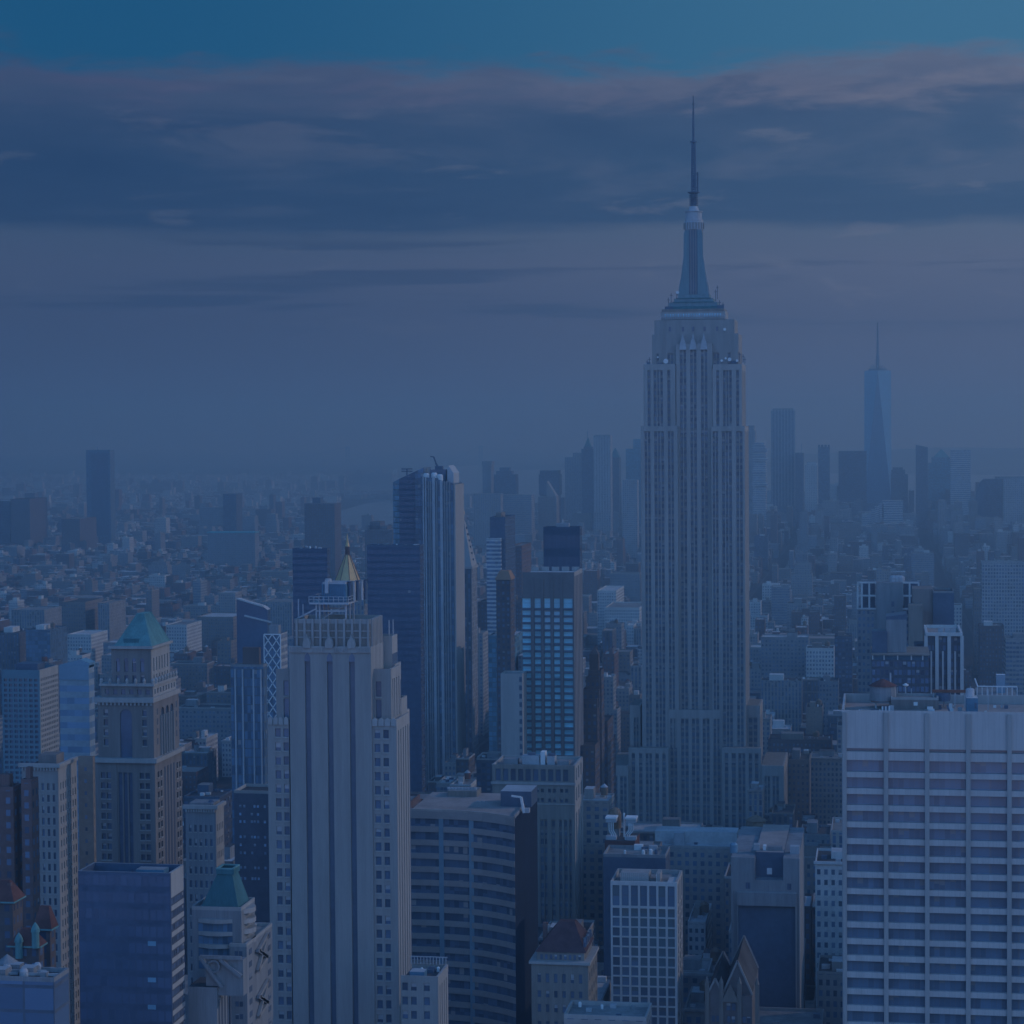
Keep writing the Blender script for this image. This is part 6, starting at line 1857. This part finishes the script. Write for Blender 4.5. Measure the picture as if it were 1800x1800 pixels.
def glass_spire_tower():
    Y0 = 5900.0
    b = Bd('tapering_glass_tower', 'tallest distant glass tower with triangular facets, ringed roof and long mast', 'skyscraper', 1521, 1566, 651, Y0, d=62, pb=900, short='tapering glass tower')
    Zf = lambda py: P(1543, py, Y0)[1]; Xf = lambda px: P(px, 780, Y0)[0]
    g = MB()
    x0, x1 = Xf(1519), Xf(1567); y0, y1 = Y0, Y0 + 64
    xm, ym = (x0 + x1) / 2, (y0 + y1) / 2
    zb, zt = 56, Zf(651)
    base = [(x0, y0), (x1, y0), (x1, y1), (x0, y1)]
    top = [(xm, y0), (x1, ym), (xm, y1), (x0, ym)]
    top = [(xm + (p - xm) * .98, ym + (q - ym) * .98) for p, q in top]
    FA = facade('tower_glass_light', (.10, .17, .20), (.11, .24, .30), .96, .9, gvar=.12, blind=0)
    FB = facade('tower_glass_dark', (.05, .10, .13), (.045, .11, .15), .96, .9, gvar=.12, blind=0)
    for i in range(4):
        j = (i + 1) % 4
        A, B_, T, T2 = base[i], base[j], top[i], top[j]
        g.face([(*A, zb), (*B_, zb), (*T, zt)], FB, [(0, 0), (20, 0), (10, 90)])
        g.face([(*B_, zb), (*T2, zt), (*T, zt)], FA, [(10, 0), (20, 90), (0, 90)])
    g.face([(*p, zt) for p in top], GREY)
    g.box(x0, x1, y0, y1, 0, zb, F_CURT)
    b.part('glass_shaft', g)
    r = MB(); r.lathe(xm, ym, [(24, zt), (24, zt + 5), (17, zt + 5.2)], DARK, 24); b.part('parapet', r)
    r = MB()
    for zz in (zt + 9, zt + 12): r.lathe(xm, ym, [(19.5, zz), (19.5, zz + 1.0)], STEEL, 24)
    for k in range(12):
        a = k * math.pi / 6; r.bar((xm + 19 * math.cos(a), ym + 19 * math.sin(a), zt + 4), (xm + 19 * math.cos(a), ym + 19 * math.sin(a), zt + 13), .9, STEEL)
    b.part('communication_ring', r)
    s = MB(); s.lathe(xm, ym, [(4.6, zt), (4.4, Zf(625)), (3.2, Zf(622)), (3.0, Zf(600)), (2.5, Zf(598)), (2.0, Zf(580)), (1.2, Zf(566))], DARK, 8)
    for k in range(3):
        a = k * 2.09 + .5; s.bar((xm + 17 * math.cos(a), ym + 17 * math.sin(a), zt + 5), (xm, ym, Zf(626)), .7, STEEL)
    b.part('mast', s)
glass_spire_tower()

b = far('flat_top_slab_tower', 'tall slim blue slab tower alone above the skyline on the far left', 151, 193, 791, 4700, F_CURT, d=30, bw=2.6, short='far left slab tower', pb=940)
addbox(b, 160, 190, 797, -.6, -.1, GLASSD, tb=940, name='recessed_front'); pole(b, 171, 791, 785)
b = far('twin_top_housing_tower', 'dark curved housing tower with a small roof box left of the gold pyramid', 535, 588, 885, 3600, F_BROWN, short='dark housing tower', pb=945); addbox(b, 549, 563, 875, 10, 30, DARK)
b = far('far_dark_block', 'dark squat tower standing in the far left carpet', 392, 415, 868, 4500, F_DARK, pb=905); addbox(b, 352, 398, 893, 5, 40, F_GREY, tb=925, name='low_wing')
b = far('stepped_court_tower', 'dark stepped tower block against the river left of the fluted glass tower', 641, 690, 931, 3500, F_BROWN, pb=955)
for l, r, t in ((650, 668, 917), (644, 655, 924), (662, 680, 925)): addbox(b, l, r, t, 5, 40, F_BROWN)
b = far('slim_crowned_tower', 'slim dark tower with overhanging crown right of the fluted glass tower', 848, 863, 818, 5400, F_GREY, pb=865); addbox(b, 847, 864.5, 811, -2, 40, GREY)
b = far('stepped_crown_tower', 'dark stepped tower against the bay, third right of the fluted glass tower', 868, 906, 834, 5300, F_DARK, pb=862)
addbox(b, 872, 899, 828, 5, 40, F_DARK); addbox(b, 878, 895, 822, 8, 36, DARK)
b = far('broad_fine_slab', 'broad pale ribbed slab in front of the stepped crown tower', 832, 880, 868, 4600, F_VERT, d=30, pb=905, short='broad ribbed slab')
b = far('banded_low_slab', 'low slab with horizontal bands right of the broad ribbed slab', 880, 934, 870, 4700, F_RIB, pb=905)
b = far('shouldered_tower', 'flat topped tower with sloping shoulders against the bay', 949, 981, 827, 5500, F_DARK, pb=850, short='shouldered tower')
addbox(b, 947, 983, 834, -3, 44, F_DARK, tb=870, name='shoulder')
b = far('wedge_block', 'tan wedge fronted block below the shouldered tower', 946, 978, 873, 4800, F_TAN, pb=905)
g = MB(); g.poly([(P(961, 873, 4800)[0], b.z), (P(978, 873, 4800)[0], b.z), (P(961, 846, 4800)[0], P(961, 846, 4800)[1])], 4802, 4830, LIME); b.part('wedge_crown', g)
b = far('columned_civic_tower', 'pale ribbed civic tower left of the pointed copper spire', 993, 1022, 804, 5500, F_VERT, pb=860, short='civic tower'); addbox(b, 1007, 1022, 796, 6, 40, F_VERT)
b = far('pointed_spire_tower', 'distant tower tapering to a pointed copper spire', 1022, 1043, 789, 5350, F_DARK, pb=850, short='pointed spire tower')
addbox(b, 1026, 1040, 785, 5, 35, F_DARK); pyr(b, 1027, 1038, 785, 769, .08, COPPERD, 5, 28); pole(b, 1032.5, 769, 757, 1.4)
b = far('rippled_metal_tower', 'tall rippled metal tower right of the pointed spire', 1043, 1073, 766, 5200, F_GRIDW, d=36, pb=900, short='rippled tower', bw=6)
for i in range(6): addbox(b, 1044 + i * 4.9, 1046.5 + i * 4.9, 770, -1.6, -.1, STEEL, tb=900, name='ripple')
addbox(b, 1045, 1072, 764.5, 4, 30, GREY)
b = far('gabled_copper_tower', 'tower with a steep copper gable behind the rippled tower', 1072, 1088, 804, 5600, F_VERTD, pb=840); pyr(b, 1072, 1088, 804, 788, .1, COPPERD, 0, 40)
b = far('stepped_glass_pair', 'teal stepped glass tower touching the left edge of the spired skyscraper', 1100, 1127, 789, 5700, F_CURTG, pb=840); addbox(b, 1113, 1127, 772, 5, 40, F_CURTG)
b = far('fine_grid_slab', 'pale slab of fine windows low against the left edge of the spired skyscraper', 1094, 1120, 844, 4400, F_GRIDW, d=30, pb=915)
b = far('hidden_shoulder_tower', 'pale tower peeping out at the right edge of the spired skyscraper', 1309, 1325, 748, 5400, F_GREY, pb=800)
addbox(b, 1309, 1327, 757, -3, 40, F_GREY, tb=880, name='shoulder')
b = far('stacked_box_tower', 'tower of jutting stacked glass boxes right of the spired skyscraper', 1323, 1346, 790, 5000, F_RIBW, pb=870, short='stacked box tower', d=32)
for i, (l, r, t0, t1) in enumerate(((1325, 1343, 778, 784), (1322, 1345, 783, 788), (1324, 1348, 788, 794), (1321, 1346, 797, 802), (1324, 1349, 806, 810), (1322, 1347, 826, 831), (1322, 1349, 850, 854))):
    addbox(b, l, r, t0, -4 + i % 2 * 2, 34, F_RIBW, tb=t1, name='jutting_box')
b = far('tall_ribbed_glass_tower', 'tall flat topped glass tower with vertical ribs left of the tapering glass tower', 1355, 1397, 722, 5500, F_CURT, pb=890, short='tall ribbed glass tower', d=38)
for i in range(8): addbox(b, 1356 + i * 5.6, 1357.4 + i * 5.6, 719, -1.4, -.1, STEEL, tb=890, name='rib')
addbox(b, 1358, 1394, 718, 6, 32, GREY)
b = far('narrow_plain_tower', 'narrow plain tower touching the right side of the tall ribbed glass tower', 1398, 1412, 796, 5450, F_DARK, pb=880); pole(b, 1409, 796, 779, 1.2)
b = far('gridded_narrow_tower', 'narrow gridded tower with stepped top between two slim towers', 1415, 1437, 818, 5200, F_WHITE, pb=880); addbox(b, 1418, 1435, 812, 5, 30, F_WHITE)
b = far('crowned_slim_tower', 'slim dark tower with a notched crown left of the wide dark slab', 1438, 1458, 786, 5600, F_CURT, pb=880, short='notched slim tower')
for l, r in ((1438, 1441), (1443, 1447), (1449, 1453), (1455, 1458)): addbox(b, l, r, 782, 2, 30, DARK)
b = far('wide_dark_far_slab', 'wide dark slab standing against the tapering glass tower', 1474, 1523, 793, 5600, F_DARK, pb=880, short='far wide dark slab')
b = far('round_stepped_tower', 'stepped round shouldered tower touching the right of the tapering glass tower', 1566, 1596, 834, 5300, F_VERTD, pb=880); addbox(b, 1567, 1591, 826, 5, 38, F_VERTD); addbox(b, 1569, 1587, 822, 8, 34, F_VERTD)
b = far('slant_top_tower', 'slim dark tower with a sharp slanting top right of the tapering glass tower', 1610, 1631, 789, 5700, F_DARK, pb=890, short='slant top tower')
g = MB(); g.poly([(b.x0, b.z), (b.x1, b.z), (b.x1, P(1631, 786, 5700)[1]), (b.x0, P(1610, 782, 5700)[1])], 5700, 5740, GLASSD); b.part('slanted_crown', g)
b = far('domed_office_tower', 'broad shouldered tower with a low pyramid dome', 1638, 1670, 804, 5800, F_CURTG, pb=860, short='domed office tower'); addbox(b, 1632, 1678, 814, -3, 44, F_CURTG, tb=880, name='shoulder'); pyr(b, 1641, 1669, 804, 790, .06, COPPER, 4, 36)
b = far('white_banded_far_tower', 'pale tower of close horizontal bands right of the pyramid domed tower', 1671, 1706, 791, 5500, F_RIBW, pb=880, short='white banded far tower', d=30, fh=5)
b = far('sloping_river_block', 'broad dark block with a sloping left shoulder near the right edge', 1730, 1764, 842, 5000, F_DARK, pb=910, short='sloping block')
g = MB(); x = lambda px: P(px, 842, 5000)[0]; z = lambda py: P(1720, py, 5000)[1]
g.poly([(x(1716), 0), (x(1730), 0), (x(1730), z(842)), (x(1722), z(850)), (x(1716), z(866))], 5000, 5045, DARK); b.part('sloping_shoulder', g)
b = far('pale_grid_far_block', 'pale finely gridded block on the far right edge', 1764, 1840, 842, 4900, F_GRIDW, pb=920, short='far right grid block'); addbox(b, 1750, 1840, 838, 8, 40, F_GREY)
b = far('stepped_band_block', 'pale block stepping down to the left in bands before the tapering glass tower', 1551, 1587, 880, 4800, F_RIBW, pb=920, short='stepped band block', fh=5)
for l, t in ((1545, 886), (1538, 891), (1531, 896), (1524, 902), (1516, 908)): addbox(b, l, l + 8, t, 0, 30, F_RIBW, tb=930, name='step')

# ================================================================== the suspension bridge far across the bay
def bridge():
    Y0 = 15500.0
    r = root('suspension_bridge', 'faint two towered suspension bridge across the bay on the horizon', 'bridge', (P(728, 800, Y0)[0], Y0, 0))
    m = mat('bridge_steel', (.10, .12, .13))
    zt = P(611, 785, Y0)[1]; zd = P(611, 821, Y0)[1]
    for px in (611, 845):
        t = MB(); x = P(px, 800, Y0)[0]
        for s in (-9, 9): t.box(x + s - 5, x + s + 5, Y0 - 10, Y0 + 10, -1 + 1.2, zt, m)
        for f in (.1, .55, .93): t.box(x - 5, x + 5, Y0 - 8, Y0 + 8, zt * f, zt * f + 7, m)
        t.build('bridge_tower', r)
    d = MB(); d.box(P(380, 800, Y0)[0], P(1080, 800, Y0)[0], Y0 - 8, Y0 + 8, zd - 4, zd, m); d.build('deck', r)
    xa, xb = P(611, 800, Y0)[0], P(845, 800, Y0)[0]
    def cable(p, q, sag):
        c = MB(); n = 18
        for k in range(n):
            u, v = k / n, (k + 1) / n
            f = lambda t: p[1] + (q[1] - p[1]) * t - sag * 4 * t * (1 - t)
            c.bar((p[0] + (q[0] - p[0]) * u, Y0, f(u)), (p[0] + (q[0] - p[0]) * v, Y0, f(v)), 2.6, m)
        c.build('cable', r)
    cable((xa, zt), (xb, zt), zt - zd - 8)
    cable((P(430, 800, Y0)[0], zd), (xa, zt), 12); cable((xb, zt), (P(1030, 800, Y0)[0], zd), 12)
bridge()
def teal_roof():
    Y = 3900.0
    b = Bd('teal_roof_shed', 'long low shed with a bright teal roof in the far left carpet', 'building', 365, 448, 935, Y, d=26, pb=940)
    b.wall.box(b.x0, b.x1, b.Y, b.y1, 0, b.z - 2, F_GREY); b.done()
    g = MB(); g.box(b.x0 - 1, b.x1 + 1, b.Y - 1, b.y1 + 1, b.z - 2, b.z, mat('teal_metal_roof', (.08, .42, .47), rough=.5)); b.part('teal_roof', g)
teal_roof()

# ================================================================== the carpet of smaller buildings
AVENUES = [(-176, 15), (-310, 13), (-445, 20), (-590, 13), (-790, 13), (-1010, 13), (104, 15), (384, 15), (660, 13)]
def carpet():
    rnd = random.Random(5)
    heroes = sorted(SIL)
    cand = []
    def clear(x0, x1, y0, y1):
        return all(x1 < a or x0 > b or y1 < c or y0 > d for a, b, c, d in FOOT)
    k = 8
    while 80 * k < 6600:
        for off, dd in ((8, 31), (41, 31)):
            y0 = 80 * k + off
            y1 = y0 + dd
            xl, xr = P(-60, 1000, y0)[0] - 150, P(1860, 1000, y0)[0] + 260
            x = xl
            while x < xr:
                r = rnd.random()
                w = rnd.uniform(7, 13) if r < .45 else rnd.uniform(13, 25) if r < .88 else rnd.uniform(25, 50)
                if y0 > 4300: w *= 1.3
                a, b = x, x + w
                x = b + (.25 if rnd.random() < .93 else rnd.uniform(4, 14))
                if any(a < c + h and b > c - h for c, h in AVENUES): continue
                if y0 < 950: h = rnd.uniform(52, 104) if rnd.random() < .8 else rnd.uniform(35, 60)
                elif y0 < 2300:
                    h = 15 + min(60, rnd.expovariate(1 / 15.0))
                    if rnd.random() < .035: h = rnd.uniform(60, 105)
                elif y0 < 4300:
                    h = 11 + min(40, rnd.expovariate(1 / 8.0))
                    if rnd.random() < (.06 if a > -500 else .03): h = rnd.uniform(36, 70)
                    if y0 > 3000 and a < -500: h = 9 + min(30, rnd.expovariate(1 / 6.0))
                else:
                    h = 16 + min(90, rnd.expovariate(1 / 20.0))
                    if a < -500: h = 9 + min(28, rnd.expovariate(1 / 6.0))
                    if rnd.random() < (.05 if a > -500 else .015): h = rnd.uniform(40, 80)
                if y0 > 5300 and 575 < proj((a + b) / 2, y0, 0)[0] < 760: continue
                y1v = y0 + dd * rnd.uniform(.72, 1.0)
                if not clear(a, b, y0, y1v): continue
                cand.append([a, b, y0, y1v, h])
        k += 1
    # keep the named buildings visible where the photograph shows them
    out = []
    for c in cand:
        a, b, y0, y1, h = c
        pa, pb_ = proj(a, y0, h)[0], proj(b, y0, h)[0]
        for Yh, l, r, t, pv, nm in heroes:
            if Yh > y1 and pb_ > l and pa < r:
                while h > 9 and proj((a + b) / 2, y0, h)[1] < pv: h -= 2.5
        if h <= 9: h = 9
        out.append([a, b, y0, y1, h])
    # silhouettes from near to far: how much of each one shows
    low = [1800.0] * 460
    seq = sorted([(c[2], 0, i) for i, c in enumerate(out)] + [(s[0], 1, i) for i, s in enumerate(heroes)])
    vis = {}
    for Y, kind, i in seq:
        if kind:
            _, l, r, t, pv, nm = heroes[i]
            for q in range(max(0, int(l / 4)), min(450, int(r / 4) + 1)): low[q] = min(low[q], t)
        else:
            a, b, y0, y1, h = out[i]
            pa, py0 = proj(a, y0, h); pb_, _ = proj(b, y0, h); _, py1 = proj((a + b) / 2, y1, h)
            tot = 0
            for q in range(max(0, int(pa / 4)), min(450, int(pb_ / 4) + 1)):
                if low[q] > py1: tot += 4 * (low[q] - py1); low[q] = py1
            vis[i] = tot
    order = sorted(vis, key=lambda i: -vis[i])
    return out, order, vis, heroes
CAR, ORDER, VIS, HER = carpet()

WALLS = [(F_LIME, 'pale stone', LIME), (F_TAN, 'tan brick', TAN), (F_BRICK, 'red brick', BRICK), (F_BROWN, 'brown brick', BROWN), (F_GREY, 'grey', GREY),
         (F_WHITE, 'white', WHITE), (F_VERT, 'pier fronted', LIME), (F_RIB, 'band windowed', GREY), (F_DARK, 'dark', DARK), (F_VERTD, 'dark piered', LIMED)]
WGT = [17, 18, 13, 12, 12, 9, 7, 5, 5, 4]
ROOFS = [(TAR, 'black roof'), (GRAVEL, 'grey roof'), (SILVER, 'silver roof'), (PINKROOF, 'pinkish roof')]

def nearest_hero(px, py):
    best, bd = None, 1e9
    for Y, l, r, t, pv, nm in HER:
        if not nm: continue
        dx = 0 if l <= px <= r else min(abs(px - l), abs(px - r))
        dy = 0 if t <= py <= pv else min(abs(py - t), abs(py - pv))
        d = dx + dy * 1.1 + (25 if dx == 0 and dy == 0 else 0)
        if d < bd: bd, best = d, (l, r, t, pv, nm)
    l, r, t, pv, nm = best
    if px < l: rel = 'left of'
    elif px > r: rel = 'right of'
    elif py > (t + pv) / 2: rel = 'below'
    else: rel = 'above'
    return rel, nm

NTH = ['', 'second ', 'third ', 'fourth ', 'fifth ', 'sixth ', 'seventh ', 'eighth ', 'ninth ', 'tenth ']
def fillers():
    rnd = random.Random(9)
    made = []
    rest = MB()
    N = 290
    for n, i in enumerate(ORDER):
        a, b, y0, y1, h = CAR[i]
        wm, wn, solid = rnd.choices(WALLS, WGT)[0]
        rm, rn = rnd.choices(ROOFS, [4, 4, 4, 2])[0]
        bw, fh = rnd.uniform(2.2, 3.4), rnd.uniform(3.2, 3.9)
        if n >= N or VIS[i] <= 6:
            rest.box(a, b, y0, y1, 0, h, wm, top=rm, bw=bw, fh=fh, sides='NEWT')
            if rnd.random() < .7:
                u = rnd.uniform(.1, .6); v = rnd.uniform(.2, .5)
                rest.box(a + (b - a) * u, a + (b - a) * (u + .3), y0 + (y1 - y0) * v, y0 + (y1 - y0) * (v + .3), h, h + rnd.uniform(2, 5), solid, top=rnd.choice([SILVER, GRAVEL]))
            continue
        px, py = proj((a + b) / 2, y0, h)
        feats = []
        wide, tall = b - a, h
        kind = rnd.random()
        near = y0 < 1700
        rt_ = None
        W, R = MB(), MB()
        rim = rnd.choice([wm, solid, STONE, solid])
        if kind < .22 and wide > 16 and h > 24:
            s = rnd.uniform(.55, .8); hb = h * rnd.uniform(.6, .85)
            xo = (b - a) * (1 - s) * rnd.random()
            block(W, R, a, b, y0, y1, 0, hb, wm, rm, par=.9, bw=bw, fh=fh, rim=rim)
            block(W, R, a + xo, a + xo + (b - a) * s, y0 + 3, y1 - 1.5, hb - .9, h, wm, rm, par=.9, bw=bw, fh=fh, rim=rim)
            feats.append('stepped'); shape = 'stepped'
            tx0, tx1, ty0, ty1 = a + xo, a + xo + (b - a) * s, y0 + 3, y1 - 1.5
        else:
            block(W, R, a, b, y0, y1, 0, h, wm, rm, par=.9, bw=bw, fh=fh, rim=rim)
            shape = 'narrow' if wide < 14 else 'broad' if wide > 34 else 'plain'
            tx0, tx1, ty0, ty1 = a, b, y0, y1
        if near and rnd.random() < .45:
            W.box(a - .5, b + .5, y0 - .6, y0 - .01, h - .9, h + .1, rim)
        k1, k2 = rnd.random(), rnd.random()
        bulk = k1 < .75 and tx1 - tx0 > 7
        tank_ = k2 < .4 and tx1 - tx0 > 9 and y0 < 2600
        ft = 'water tank on %s' % rn if tank_ else 'roof house on %s' % rn if bulk else 'bare %s' % rn
        rel, hn = nearest_hero(px, py)
        hn = hn.replace('spired skyscraper', 'spired tower') if len(hn.split()) > 3 else hn
        adj = shape if shape != 'plain' else 'low' if h < 24 else 'tall' if h > 55 else 'mid-height'
        lab = '%s %s block, %s, %s the %s' % (adj, wn, ft, rel, hn)
        name = {'pale stone': 'stone_block', 'tan brick': 'brick_block', 'red brick': 'brick_block', 'brown brick': 'brick_block'}.get(wn, 'office_block' if h > 55 else 'loft_block')
        rt_ = root(name, lab, 'building', ((a + b) / 2, y0, 0), 'mid-rise blocks of the city carpet')
        made.append((lab, y0, rt_))
        W.build('wall', rt_); R.build('roof', rt_)
        zr = h - .9
        if bulk:
            q = MB(); ww = min(9, (tx1 - tx0) * rnd.uniform(.25, .5)); dd = min(8, (ty1 - ty0) * .4)
            x = tx0 + .8 + (tx1 - tx0 - ww - 1.6) * rnd.random(); y = ty0 + 2 + (ty1 - ty0 - dd - 4) * rnd.random()
            q.box(x, x + ww, y, y + dd, zr, zr + rnd.uniform(2.6, 5.2), rnd.choice([solid, solid, GREY, WHITE]), top=rnd.choice([SILVER, GRAVEL, TAR]))
            q.build('bulkhead', rt_)
        if tank_:
            x = tx0 + 3 + (tx1 - tx0 - 6) * rnd.random(); y = ty0 + 4 + (ty1 - ty0 - 8) * rnd.random()
            tank(rt_, x, y, zr, rnd.uniform(1.5, 2.2), rnd.uniform(3.2, 4.2), rnd.choice([WOOD, WOOD, RUST, GREY]), rnd.choice([None, REDT, STEEL, DARK]))
        if y0 < 2000:
            for _ in range(rnd.randint(2, 5) if y0 < 1400 else 2):
                q = MB(); s = rnd.uniform(.5, 1.5); x = rnd.uniform(tx0 + 2, tx1 - 2); y = rnd.uniform(ty0 + 2, ty1 - 2)
                q.box(x - s, x + s, y - s * .7, y + s * .7, zr + .01, zr + .01 + s * rnd.uniform(.7, 1.6), rnd.choice([STEEL, WHITEP, GREY, DARK, SILVER]))
                q.build('roof_vent', rt_)
    same = {}
    for lab, y0, o in made: same.setdefault(lab, []).append((y0, o.name, o))
    for lab, q in same.items():
        if len(q) > 1:
            for k, (_, _, o) in enumerate(sorted(q, key=lambda t: t[:2])):
                o['label'] = NTH[k] + 'nearest ' + lab
                if len(o['label'].split()) > 16: o['label'] = o['label'].replace(' the ', ' ').replace('pinkish roof', 'pink roof').replace('band windowed', 'banded').replace('pier fronted', 'piered').replace('mid-height ', '')
    structure(rest.build('far_city_blocks'), 'stuff')
fillers()

# ================================================================== ground, streets, water, far shores
def flat(name, pts, z, m, kind='structure'):
    b = MB(); b.face([(x, y, z) for x, y in pts], m)
    return structure(b.build(name), kind)
WATER = mat('river_water', (.10, .14, .16), rough=.15, spec=.8, var=.2, scale=.004)
LAND = mat('city_ground', (.075, .075, .072), var=.4, scale=.02)
flat('ground', [(-9000, -400), (7000, -400), (7000, 26500), (-9000, 26500)], 0, LAND)
for i, (c, hw) in enumerate(AVENUES):
    flat('avenue', [(c - hw + 3, 300), (c + hw - 3, 300), (c + hw - 3, 5400), (c - hw + 3, 5400)], .02, ASPH)
    for s in (-1, 1):
        e = MB(); xa, xb = sorted((c + s * (hw - 3), c + s * hw)); e.box(xa, xb, 300, 5400, .004, .15, mat('pavement_slabs', (.11, .11, .11), var=.3), sides='NEWT'); structure(e.build('pavement'))
for k in range(8, 66):
    flat('street', [(-2400, 80 * k - 6), (1900, 80 * k - 6), (1900, 80 * k + 6), (-2400, 80 * k + 6)], .012, ASPH)
def water(name, px, z=.6):
    flat(name, [G(x, y) for x, y in px], z, WATER)
water('bay', [(592, 934), (700, 936), (760, 930), (850, 905), (960, 880), (1140, 858), (1300, 860), (1420, 902), (1500, 906), (1612, 910), (1700, 880), (1860, 878), (1860, 836), (1500, 833), (1100, 826), (960, 818), (820, 818), (740, 826), (690, 850), (640, 850), (600, 858), (660, 872), (700, 876), (640, 886), (590, 900)])

SHOREM = [(F_TAN, 2), (F_BRICK, 2), (F_GREY, 2), (F_WHITE, 5), (F_LIME, 3)]
def shore_town():
    rnd = random.Random(3)
    b = MB()
    def row(x0, y0, n, hmin, hmax, wmin, wmax, spread):
        pass
    for _ in range(7500):
        px = rnd.uniform(-30, 700); py = 838 + (rnd.random() ** 1.3) * 85
        if px > 590 and py > 843: continue
        x, y = G(px, py)
        if y < 6600: continue
        w = rnd.uniform(10, 40); d = rnd.uniform(10, 25)
        h = rnd.uniform(7, 16) if rnd.random() < .96 else rnd.uniform(20, 45)
        m = rnd.choices([q[0] for q in SHOREM], [q[1] for q in SHOREM])[0]
        b.box(x - w / 2, x + w / 2, y, y + d, 0, h, m, top=rnd.choice([GRAVEL, SILVER, SILVER, PINKROOF]), sides='NEWT')
    for x_, x__, yy in ((600, 690, 874), (600, 690, 842), (820, 860, 880), (1060, 1140, 870)):
        for _ in range(160):
            px = rnd.uniform(x_, x__); py = yy + rnd.uniform(-3, 4)
            x, y = G(px, py)
            w = rnd.uniform(12, 50); b.box(x - w / 2, x + w / 2, y, y + 20, .6, rnd.uniform(6, 22), rnd.choice([F_TAN, F_GREY, F_LIME, F_BRICK]), top=GRAVEL, sides='NEWT')
    structure(b.build('far_shore_town'), 'stuff')
shore_town()
def housing_rows():
    """pale housing slabs catching the sun on the far shore"""
    rnd = random.Random(8)
    n = 0
    spots = [(160 + i * 9, 866) for i in range(3)] + [(252 + i * 7.2, 872) for i in range(7)] + [(306 + i * 10, 870) for i in range(2)] + [(624 + i * 6, 851) for i in range(11)] + [(552, 866), (566, 866), (600, 861), (472, 866), (388, 874), (134, 876)]
    for px, py in spots:
        x, y = G(px, py); y = min(y, 12500)
        x = P(px, py, y)[0]
        h = rnd.uniform(45, 66)
        side = 'far left slab tower' if px < 420 else 'dark housing tower' if px < 610 else 'fluted glass tower'
        where = 'right of' if px < 420 else 'above' if px < 610 else 'left of'
        b = root('shore_housing_slab', 'small sunlit housing slab in a row across the river, %s the %s' % (where, side), 'building', (x, y, 0), 'sunlit housing slabs on the far shore')
        g = MB(); g.box(x - 13, x + 13, y, y + 22, 0, h, F_TAN, bw=4, fh=4, top=GRAVEL); g.build('wall', b)
        g = MB(); g.box(x - 4, x + 4, y + 5, y + 12, h, h + 5, TAN); g.build('bulkhead', b)
housing_rows()
def hills():
    m = mat('wooded_hills', (.05, .065, .045), var=.3, scale=.004)
    rnd = random.Random(2)
    def ridge(name, l, r, Y, prof):
        g = MB(); n = 60
        pts = []
        for k in range(n + 1):
            u = k / n; px = l + (r - l) * u
            i = u * (len(prof) - 1); a = int(min(i, len(prof) - 2)); f = i - a
            t = prof[a] + (prof[a + 1] - prof[a]) * f + rnd.uniform(-.8, .8)
            x, z = P(px, t, Y); pts.append((x, max(2, z)))
        for (xa, za), (xb, zb) in zip(pts, pts[1:]):
            g.face([(xa, Y - 900, .3), (xb, Y - 900, .3), (xb, Y, zb), (xa, Y, za)], m)
            g.face([(xa, Y, za), (xb, Y, zb), (xb, Y + 1500, .3), (xa, Y + 1500, .3)], m)
        structure(g.build(name))
    ridge('hills', 880, 1900, 14500, [824, 815, 812, 806, 800, 797, 790, 786, 788, 785])
    ridge('hills', -80, 620, 13600, [836, 834, 831, 829, 828, 829, 830, 834, 838])
    for l, r, t in ((302, 338, 822), (484, 510, 824), (550, 574, 823)):
        x0, z0 = P(l, t, 13300); x1, _ = P(r, t, 13300)
        b = root('hilltop_tower_cluster', {302: 'wide faint tower block on the far ridge right of the far left slab tower', 484: 'faint tower block on the far ridge left of the dark housing tower', 550: 'faint tower block on the far ridge above the dark housing tower'}[l], 'building', ((x0 + x1) / 2, 13300, 0))
        g = MB()
        g.box(x0, x0 + (x1 - x0) * .55, 13300, 13330, 0, z0 - 6, F_GREY); g.box(x0 + (x1 - x0) * .55, x1, 13300, 13330, 0, z0, F_GREY)
        g.build('wall', b)
        g = MB(); g.box(x0 + (x1 - x0) * .6, x1 - 10, 13306, 13320, z0, z0 + 6, GREY); g.build('bulkhead', b)
hills()
# ------------------------------------------------------------------ ground, water, haze
def hazebox():
    hm = bpy.data.materials.new('haze'); hm.use_nodes = True
    nt = hm.node_tree; nt.nodes.clear()
    pv = nt.nodes.new('ShaderNodeVolumePrincipled')
    pv.inputs['Color'].default_value = (*HAZE_COLOR, 1)
    pv.inputs['Absorption Color'].default_value = (1, 1, 1, 1)
    pv.inputs['Density'].default_value = HAZE_DENSITY
    pv.inputs['Anisotropy'].default_value = HAZE_G
    o = nt.nodes.new('ShaderNodeOutputMaterial')
    nt.links.new(pv.outputs[0], o.inputs['Volume'])
    b = MB(); b.box(-9300, 7300, -700, 26900, -1.0, 470, hm)
    h = b.build('haze'); h['kind'] = 'stuff'
    h.visible_shadow = True
hazebox()
